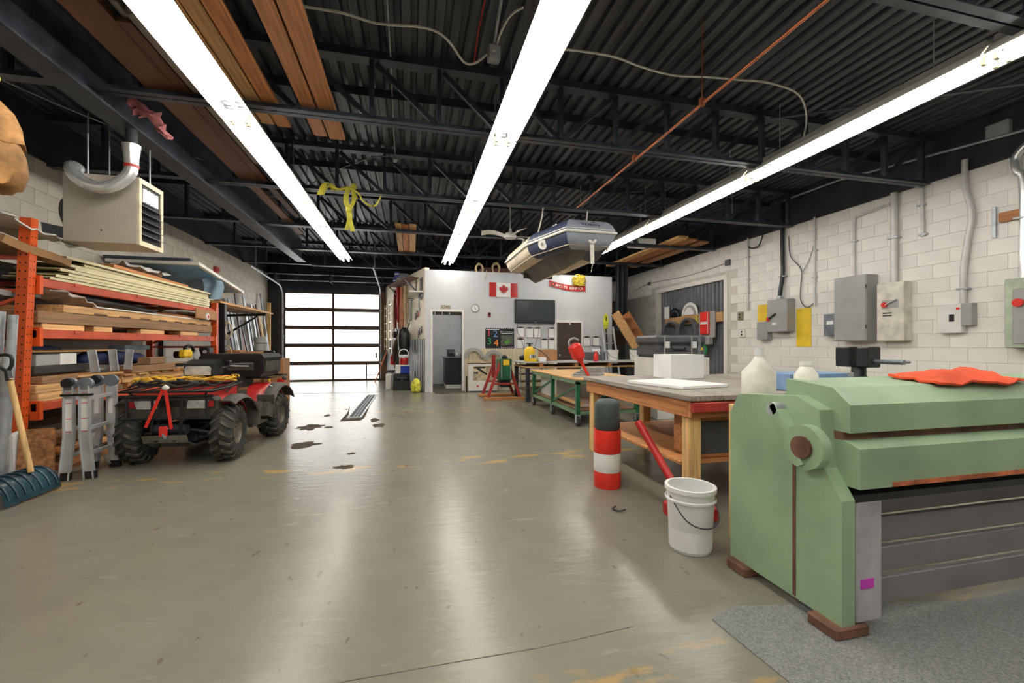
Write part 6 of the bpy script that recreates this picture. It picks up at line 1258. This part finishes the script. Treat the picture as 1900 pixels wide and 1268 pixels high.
eb = thing('door_opener_box', 'small grey control box by the garage door', 'electrical box', on_wall(4.25, .06, .7)); part(eb, 'box', B().cb(*(lambda c: (c[0] - .1, c[0] + .06, c[1] - .08, c[1] + .08))(on_wall(4.2, .1, 0)), .72, .98, .008), greyd)
# ================================================================== CENTRE: bench, cart
bh = thing('long_work_table', 'long table with grey sheet top on wood blocks before the office', 'table', (3.9, 9.3, 0))
part(bh, 'sheet_top', B().cb(2.35, 5.5, 8.75, 9.95, .845, .86, .003), greyb); part(bh, 'deck', B().cb(2.4, 5.5, 8.8, 9.9, .74, .77, .004), wood2x)
for x in (2.7, 3.5, 4.3, 5.1): part(bh, 'spacer_block', B().cb(x, x + .09, 8.78, 9.9, .77, .845, .004), wood1)
for x in (2.45, 4.0, 5.4):
    for y in (8.85, 9.85): part(bh, 'leg', B().cb(x - .04, x + .04, y - .04, y + .04, 0, .74, .004), steelb)
part(bh, 'lower_shelf', B().cb(2.5, 5.4, 8.85, 9.85, .2, .22, .003), wood3)
sb = thing('dark_side_table', 'dark metal table with shelves beside the red stand', 'table', (2.87, 10.3, 0)); part(sb, 'top', B().cb(2.57, 3.37, 10.05, 10.6, .80, .84, .004), greyb)
for z in (.15, .32, .5, .66): part(sb, 'shelf', B().cb(2.62, 3.32, 10.08, 10.58, z, z + .02, .003), greyd)
for x in (2.61, 3.31):
    for y in (10.1, 10.55): part(sb, 'leg', B().cyl((x, y, 0), (x, y, .8), .02, n=8), alu, 50)
ct2 = thing('welding_cart', 'green steel cart on casters with a plywood top', 'cart', (3.0, 7.2, 0))
CX0, CX1, CY = 2.46, 3.45, (6.05, 7.22, 8.40)
pgr = mat('pale_green_steel', srgb(106, 138, 104), .45, .2, .12, 6)
for x in (CX0, CX1):
    for i, y in enumerate(CY):
        part(ct2, 'leg', B().box(x - .03, x + .03, y - .03, y + .03, .18, .68), green)
        c_ = part(ct2, 'caster', B().lathe([(.025, -.022), (.07, -.022), (.078, -.012), (.078, .012), (.07, .022), (.025, .022)], 18, (x, y, .078), 'x'), blackr, 40)
        part(c_, 'fork', B().box(x - .034, x - .026, y - .03, y + .03, .06, .17).box(x + .026, x + .034, y - .03, y + .03, .06, .17).box(x - .034, x + .034, y - .035, y + .035, .165, .18), galv); part(c_, 'hub', B().cyl((x - .024, y, .078), (x + .024, y, .078), .03, n=12), galv, 50)
    part(ct2, 'bottom_rail', B().box(x - .025, x + .025, CY[0], CY[2], .18, .23), pgr); part(ct2, 'top_rail', B().box(x - .03, x + .03, CY[0] - .03, CY[2] + .03, .64, .70), pgr)
    for a, c in ((CY[2], CY[1]), (CY[1], CY[0])): part(ct2, 'diagonal_brace', B().bar((x, a, .25), (x, c, .62), .02, .035), green)
for y in CY: part(ct2, 'cross_rail', B().box(CX0, CX1, y - .02, y + .02, .18, .22).box(CX0, CX1, y - .02, y + .02, .64, .68), pgr)
part(ct2, 'plywood_top', B().cb(CX0 - .04, CX1 + .04, CY[0] - .05, CY[2] + .05, .70, .725, .004), wood2)
part(ct2, 'lower_shelf', B().cb(CX0 + .03, CX1 - .03, CY[0] + .03, CY[2] - .03, .232, .25, .003), wood3)
bd('white_box', 2.6, 3.3, 7.4, 8.35, .252, .60, whitep, 'white board box on the lower shelf of the green cart', 'box'); bd('pink_foam', 2.6, 3.2, 6.3, 7.2, .252, .30, mat('pale_pink', srgb(214, 190, 186), .7), 'pale pink foam sheet on the lower shelf of the green cart', 'foam'); bd('timber', 2.52, 2.62, 6.2, 7.3, .302, .34, wood2, 'pale timber on the pink foam on the green cart', 'lumber')
gc = thing('grey_tube_coil', 'grey curled plastic tubing on the green cart', 'tubing', (2.8, 6.5, .727))
for i in range(5): part(gc, 'loop', B().tube(arc((2.78 + .05 * i, 6.42 + .05 * i, .74 + .028 * i), .25 - .02 * i, 0, 2 * math.pi, 24, 'xy')[:-1], .016, 6, True), greyb, 60)
gk = thing('red_gas_can', 'red plastic jug with long red spout tilted over the cart', 'jug', (2.62, 6.3, .727))
tl = Matrix.Translation((2.52, 6.25, 1.14)) @ Matrix.Rotation(R(-24), 4, 'Y')
part(gk, 'body', B().cb(-.085, .085, -.11, .11, -.14, .12, .035).xf(tl), redp, 40); part(gk, 'spout', B().cyl((.0, 0, -.13), (.03, 0, -.48), .028, .02, n=12).xf(tl), redp, 50); part(gk, 'spout_base', B().cyl((0, 0, -.18), (0, 0, -.13), .05, n=12).xf(tl), redp, 50)
part(gk, 'handle', B().tube(smoothpts([(-.07, 0, .12), (-.05, 0, .19), (.04, 0, .2), (.1, 0, .14)], 4), .018, 8).xf(tl), greyb, 60); part(gk, 'ridge', B().cb(-.05, .05, -.115, -.11, -.1, .07, .002).xf(tl), redp)
sp2 = thing('yellow_sprayer', 'yellow tank sprayer with black and white label on the table', 'sprayer', (2.62, 9.3, .862)); part(sp2, 'tank', B().lathe([(.11, .862), (.125, .88), (.125, 1.08), (.11, 1.14), (.06, 1.19), (.03, 1.2)], 22, (2.62, 9.3, 0)), yellow, 50); part(sp2, 'pump', B().cyl((2.62, 9.3, 1.2), (2.62, 9.3, 1.26), .03, n=10), black, 50); part(sp2, 'pump_handle', B().bar((2.54, 9.3, 1.265), (2.70, 9.3, 1.265), .025, .02), black); part(sp2, 'base_ring', B().lathe([(.14, .862), (.14, .89), (.125, .90)], 22, (2.66, 9.3, 0)), yellow); lbl = part(sp2, 'label', B().prism([(2.57, .94), (2.72, .94), (2.72, 1.02), (2.60, 1.02)], 9.166, 9.172, 'y'), whitepl)
for x0, x1 in ((2.575, 2.6), (2.625, 2.65), (2.66, 2.685), (2.695, 2.715)): part(lbl, 'black_mark', B().box(x0, x1, 9.164, 9.166, .945, 1.012 if x0 > 2.6 else .96), ink)
part(sp2, 'hose', B().tube(smoothpts([(2.68, 9.25, 1.18), (2.85, 9.2, 1.1), (2.98, 9.15, .98), (3.05, 9.15, .88)], 4), .010, 6), black, 60)
bd('cardboard_carton', 2.98, 3.35, 9.5, 9.8, .862, 1.12, card, 'small brown carton on the table by the brown door', 'box'); bd('white_box', 2.80, 2.95, 9.1, 9.3, .862, .96, whitepl, 'small white box beside the yellow sprayer', 'box')
an = thing('angle_grinder', 'small black power tool on the dark side table', 'power tool', (2.72, 10.2, .842)); part(an, 'body', B().tube([(2.62, 10.2, .91), (2.76, 10.2, .93), (2.82, 10.2, .91)], [.05, .06, .04], 10), black, 50); part(an, 'disc', B().cyl((2.83, 10.17, .87), (2.83, 10.2, .91), .05, n=14), galv, 50); part(an, 'stand', B().box(2.64, 2.78, 10.15, 10.25, .842, .88), black)
def pail(x, y, z, m, lid, lab):
    t = thing('pail', lab, 'pail', (x, y, z), 0, 'pails on the long table'); part(t, 'bucket', B().lathe([(.11, z), (.135, z + .23), (.142, z + .23), (.142, z + .25), (.125, z + .25)], 20, (x, y, 0)), m, 50)
    if lid: part(t, 'lid', B().lathe([(.125, z + .25), (.13, z + .27), (.05, z + .28), (0, z + .285)], 20, (x, y, 0)), lid, 50)
    part(t, 'bail', B().tube(smoothpts([(x - .14, y, z + .2), (x - .1, y - .13, z + .1), (x + .1, y - .13, z + .06), (x + .14, y, z + .2)], 5), .005, 5), steelb, 60)
pail(4.72, 9.4, .862, whitep, None, 'beige bucket on the long table by the aluminium ladder'); pail(5.28, 9.35, .862, whitep, green, 'white bucket with green lid under the stair')
sprb = thing('spray_bottle', 'red and white trigger bottle on the long table', 'bottle', (4.1, 9.0, .862)); part(sprb, 'bottle', B().lathe([(.04, .862), (.055, .88), (.055, 1.0), (.02, 1.07), (.02, 1.1)], 16, (4.1, 9.0, 0)), redp, 50); part(sprb, 'trigger', B().bar((4.02, 9.0, 1.12), (4.2, 9.0, 1.12), .04, .05).bar((4.15, 9.0, 1.1), (4.2, 9.0, 1.02), .02, .02), whitepl)
bd('grey_tote', 4.2, 4.6, 9.55, 9.9, .862, 1.06, greyd, 'dark grey tote at the back of the long table', 'tote'); sq = thing('framing_square', 'grey square bracket standing on the long table', 'bracket', (4.45, 9.3, .862)); part(sq, 'upright', B().bar((4.42, 9.3, .862), (4.36, 9.3, 1.2), .05, .03), alug); part(sq, 'arm', B().bar((4.36, 9.3, 1.2), (4.12, 9.3, 1.22), .05, .03), alug)
# ================================================================== RIGHT FOREGROUND: work bench, shear, floor things
wbk = thing('work_bench', 'cluttered wooden work bench with red front beam beside the machine', 'bench', (2.9, 4.2, 0))
BX0, BX1, BY0, BY1, BZ = 2.0, 4.6, 2.75, 4.75, .86
for i in range(9): x0 = BX0 + i * (BX1 - BX0) / 9; part(wbk, 'top_plank', B().cb(x0 + .003, x0 + (BX1 - BX0) / 9 - .003, BY0, BY1, BZ - .04, BZ, .004), woodg)
part(wbk, 'apron', B().cb(BX0 + .03, BX1 - .03, BY0 + .03, BY0 + .07, BZ - .17, BZ - .042, .004), wood1x); part(wbk, 'apron', B().cb(BX0 + .03, BX0 + .07, BY0 + .07, BY1 - .03, BZ - .17, BZ - .042, .004), wood1)
part(wbk, 'red_beam', B().cb(BX0 + .02, BX1 - .02, BY0 - .02, BY0 + .028, BZ - .12, BZ - .05, .004), redo)
for x in (BX0 + .10, 2.75, BX1 - .1):
    for y in (BY0 + .12, BY1 - .12): part(wbk, 'leg', B().cb(x - .05, x + .05, y - .05, y + .05, 0, BZ - .042, .005), wood2z)
part(wbk, 'lower_shelf', B().cb(BX0 + .05, BX1 - .05, BY0 + .18, BY1 - .18, .30, .33, .004), wood1x)
bd('white_carton', 2.78, 3.2, 4.15, 4.5, BZ + .002, 1.13, whitepl, 'white carton on the wooden work bench', 'box')
bd('paper_pile', 2.15, 2.7, 3.2, 3.9, BZ + .002, BZ + .03, paper, 'pale paper sheets on the near corner of the work bench', 'paper', rz=12); bd('grey_case', 3.4, 4.1, 3.2, 3.8, BZ + .002, BZ + .12, greyb, 'flat grey case on the work bench', 'case', rz=-6)
bd('blue_folder', 3.0, 3.6, 2.85, 3.15, BZ + .002, BZ + .14, mat('soft_blue', srgb(120, 150, 190), .6), 'soft blue bundle on the work bench by the machine', 'bundle')
bv = thing('bench_vise', 'black bench vise at the back of the work bench', 'vise', (4.2, 3.6, BZ)); part(bv, 'base', B().lathe([(.1, BZ + .002), (.1, BZ + .04), (.06, BZ + .08), (.06, BZ + .16)], 16, (4.3, 3.3, 0)), black, 50); part(bv, 'jaw', B().cb(4.22, 4.38, 3.15, 3.27, BZ + .16, BZ + .36, .012), black); part(bv, 'jaw', B().cb(4.22, 4.38, 3.33, 3.48, BZ + .16, BZ + .36, .012), black); part(bv, 'screw', B().cyl((4.3, 2.9, BZ + .22), (4.3, 3.3, BZ + .22), .022, n=10), alug, 50); part(bv, 'bar', B().cyl((4.18, 2.94, BZ + .22), (4.42, 2.94, BZ + .22), .012, n=8), alug, 50)
# black tool case with latches, raised on a stack
bd('white_cabinet', 4.0, 5.0, 6.35, 7.1, 0, 1.02, whitep, 'white cabinet carrying the dark tool case', 'cabinet')
tc_ = thing('rolling_tool_case', 'large dark grey plastic tool case with white latches', 'case', (4.42, 6.9, 1.022)); K0, K1, KY0, KY1, KZ = 4.02, 4.98, 6.40, 7.1, 1.022
part(tc_, 'lower_shell', B().cb(K0, K1, KY0, KY1, KZ, KZ + .22, .05), greyd); part(tc_, 'upper_shell', B().cb(K0 - .01, K1 + .01, KY0 - .01, KY1 + .01, KZ + .222, KZ + .38, .04), greyd)
for x in (K0 + .14, K0 + .66): part(tc_, 'rib', B().cb(x - .012, x + .012, KY0 - .018, KY0, KZ + .05, KZ + .36, .004), greyb); part(tc_, 'latch', B().cb(x + .01, x + .09, KY0 - .035, KY0 - .012, KZ + .16, KZ + .27, .006), whitepl)
part(tc_, 'handle', B().tube([(K0 + .28, KY0, KZ + .17), (K0 + .3, KY0 - .05, KZ + .13), (K0 + .52, KY0 - .05, KZ + .13), (K0 + .54, KY0, KZ + .17)], .014, 8), black); part(tc_, 'yellow_badge', B().cb(K1 - .16, K1 - .08, KY0 - .014, KY0, KZ + .12, KZ + .17, .003), yellow); part(tc_, 'end_rib', B().cb(K0 + .78, K0 + .84, KY0 - .02, KY0, KZ + .03, KZ + .37, .006), alug)
# floor things under and before the bench
dm = thing('striped_canister', 'red and white banded canister under the bench corner', 'canister', (1.68, 3.42, 0))
for i, (z0, z1, m) in enumerate(((0, .14, redp), (.14, .30, whitepl), (.30, .50, redp))): part(dm, 'band', B().lathe([(.115, z0), (.118, z0 + .01), (.118, z1 - .01), (.115, z1)], 24, (1.68, 3.45, 0)), m, 50)
part(dm, 'dark_top', B().lathe([(.1, .50), (.11, .52), (.11, .72), (.08, .76), (0, .77)], 20, (1.68, 3.45, 0)), mat('dark_teal', srgb(58, 70, 68), .5), 50)
fj = thing('floor_jack', 'red floor jack with handle under the bench', 'jack', (2.0, 2.85, 0)); part(fj, 'frame', B().cb(1.75, 2.05, 2.5, 2.72, .03, .13, .012), redm); part(fj, 'handle', B().cyl((1.9, 2.66, .1), (1.78, 3.1, .62), .03, n=10), redm, 50); part(fj, 'saddle', B().lathe([(.05, .13), (.06, .15), (.06, .17)], 14, (1.98, 2.6, 0)), steelb, 50)
for x in (1.78, 2.02): part(fj, 'caster', B().cyl((x - .02, 2.56, .032), (x + .02, 2.56, .032), .032, n=12), steelb, 50)
ex_ = thing('red_cylinder', 'slim dark red cylinder behind the striped canister', 'cylinder', (1.78, 3.75, 0)); part(ex_, 'body', B().lathe([(.08, 0), (.085, .02), (.085, .42), (.05, .5), (.02, .52)], 18, (1.8, 3.78, 0)), redm, 50); part(ex_, 'valve', B().cyl((1.8, 3.78, .52), (1.8, 3.78, .58), .02, n=10), black, 50)
mo = thing('framed_monitor', 'wooden framed dark screen box on the bench lower shelf', 'box', (2.4, 3.0, .332)); part(mo, 'frame', B().cb(2.2, 2.68, 2.95, 3.25, .332, .67, .012), wood1x); part(mo, 'dark_face', B().box(2.24, 2.52, 2.944, 2.95, .37, .63), greyd); part(mo, 'side_face', B().box(2.54, 2.64, 2.944, 2.95, .37, .63), greyb)
bkt = thing('white_bucket', 'tall white plastic bucket on the floor beside the green machine', 'bucket', (1.72, 2.32, 0)); part(bkt, 'body', B().lathe([(.115, 0), (.12, .01), (.138, .36), (.148, .36), (.148, .385), (.13, .385), (.125, .02), (0, .02)], 28, (1.66, 2.28, 0), cap=False), whitepl, 50); part(bkt, 'rib', B().lathe([(.142, .30), (.147, .305), (.147, .315), (.142, .32)], 28, (1.66, 2.28, 0), cap=False), whitepl); part(bkt, 'handle', B().tube(smoothpts([(1.52, 2.28, .33), (1.55, 2.16, .22), (1.66, 2.12, .18), (1.77, 2.16, .22), (1.80, 2.28, .33)], 5), .004, 5), steelb, 60)
solo('small_hook', B().tube(smoothpts([(1.52, 2.98, .01), (1.47, 2.93, .012), (1.5, 2.88, .012), (1.56, 2.9, .012)], 4), .006, 6), steelb, 'small bent wire lying on the floor before the bench', 'wire', None, 60)
# ---- green sheet metal shear
sr = thing('metal_shear', 'large mint green sheet metal shear in the right foreground', 'machine', (3.0, 1.75, 0))
MX0, MX1, MY0, MY1 = 1.76, 4.55, 1.42, 2.06
lfp = [(MY0, .05), (MY1, .05), (MY1, .86), (MY1 - .06, .97), (MY0 + .22, 1.0), (MY0 + .1, .95), (MY0 + .08, .70), (MY0, .58)]
fr1 = part(sr, 'side_frame', B().prism(lfp, MX0, MX0 + .07, 'x'), mint); fr2 = part(sr, 'side_frame', B().prism(lfp, MX1 - .07, MX1, 'x'), mint)
part(fr1, 'rust_edge', B().box(MX0 - .004, MX0, MY0 + .22, MY0 + .235, .06, .75), rust)
for y in (MY0 + .06, MY1 - .08): part(sr, 'foot', B().cb(MX0 - .04, MX0 + .14, y - .07, y + .07, 0, .052, .008), rust); part(sr, 'foot', B().cb(MX1 - .14, MX1 + .04, y - .07, y + .07, 0, .052, .008), rust)
part(sr, 'upper_beam', B().prism([(MY0 + .02, .86), (MY0 + .02, .98), (MY0 + .10, 1.05), (MY0 + .34, 1.07), (MY0 + .34, .86)], MX0 + .07, MX1 - .07, 'x'), mint)
part(sr, 'blade_slot', B().box(MX0 + .07, MX1 - .07, MY0 + .05, MY0 + .3, .825, .86), rust)
lb_ = part(sr, 'lower_beam', B().prism([(MY0 - .02, .63), (MY0 - .02, .80), (MY0 + .04, .825), (MY0 + .34, .825), (MY0 + .34, .63)], MX0 + .07, MX1 - .07, 'x'), mint); part(lb_, 'rust_lip', B().box(MX0 + .25, MX1 - .1, MY0 - .024, MY0 - .02, .632, .652), mat('orange_rust', srgb(176, 98, 62), .7, 0, .3, 12))
part(sr, 'painted_gap_shade', B().box(MX0 + .07, MX1 - .07, MY0 + .0, MY0 + .34, .57, .60), black)  # black slab imitating the shade in the gap under the lower beam
part(sr, 'gear_housing', B().cyl((MX0 - .05, MY0 + .14, .78), (MX0, MY0 + .14, .78), .10, n=20), mint, 50); part(sr, 'gear_cap', B().cyl((MX0 - .065, MY0 + .14, .78), (MX0 - .05, MY0 + .14, .78), .05, n=16), rust, 50); part(sr, 'link_arm', B().bar((MX0 - .03, MY0 + .14, .70), (MX0 - .03, MY0 + .30, .95), .03, .06, (1, 0, 0)), mint); part(sr, 'crank_pin', B().cyl((MX0 - .06, MY0 + .30, .93), (MX0, MY0 + .30, .93), .03, n=12), galv, 50)
for k in range(4): part(sr, 'back_panel', B().cb(MX0 + .09, MX1 - .08, MY0 + .16 - k * .03, MY0 + .19 - k * .03, .07 + .12 * (3 - k), .185 + .12 * (3 - k), .004), mat('grey_violet_sheet', srgb(136, 132, 134), .5, .2, .06, 3))
part(sr, 'end_post', B().cb(MX0 + .08, MX0 + .22, MY0 + .0, MY0 + .06, .055, .57, .006), mat('pale_grey_sheet', srgb(168, 166, 170), .5)); part(sr, 'pink_sticker', B().box(MX0 + .10, MX0 + .17, MY0 - .003, MY0, .20, .24), mat('magenta_sticker', srgb(190, 60, 180), .5))
for i, (x, y, z, s, lb) in enumerate(((2.1, 2.22, .862, 1.15, 'tall cream plastic bottle behind the green machine end'), (1.93, 1.74, 1.0, .5, 'short round cream bottle on the green machine end'))):
    t = thing('plastic_bottle', lb, 'bottle', (x, y, z), 0, 'cream bottles by the machine'); part(t, 'bottle', B().lathe([(.055 * s + .02, z), (.065 * s + .02, z + .02), (.065 * s + .02, z + .18 * s), (.03, z + .25 * s), (.022, z + .27 * s)], 18, (x, y, 0)), mat('cream_white_plastic', srgb(246, 240, 222), .4), 50); part(t, 'cap', B().lathe([(.028, z + .27 * s), (.028, z + .31 * s)], 14, (x, y, 0)), whitepl, 50)
solo('bottle_stand', B().cb(1.99, 2.22, 2.12, 2.35, 0, .86, .006), wood2z, 'narrow wooden stand behind the green machine end', 'stand')
crumple('red_cloth', lambda u, v: (2.42 + .62 * u, MY0 + .06 + .24 * v, 1.052 + .018 * v + .045 * math.sin(math.pi * u) * math.sin(math.pi * v)), mat('orange_red_cloth', srgb(232, 84, 44), .8, 0, .1, 6), 'orange red cloth lying on the green machine', 'cloth', 9, 6, .012, 6, .012)
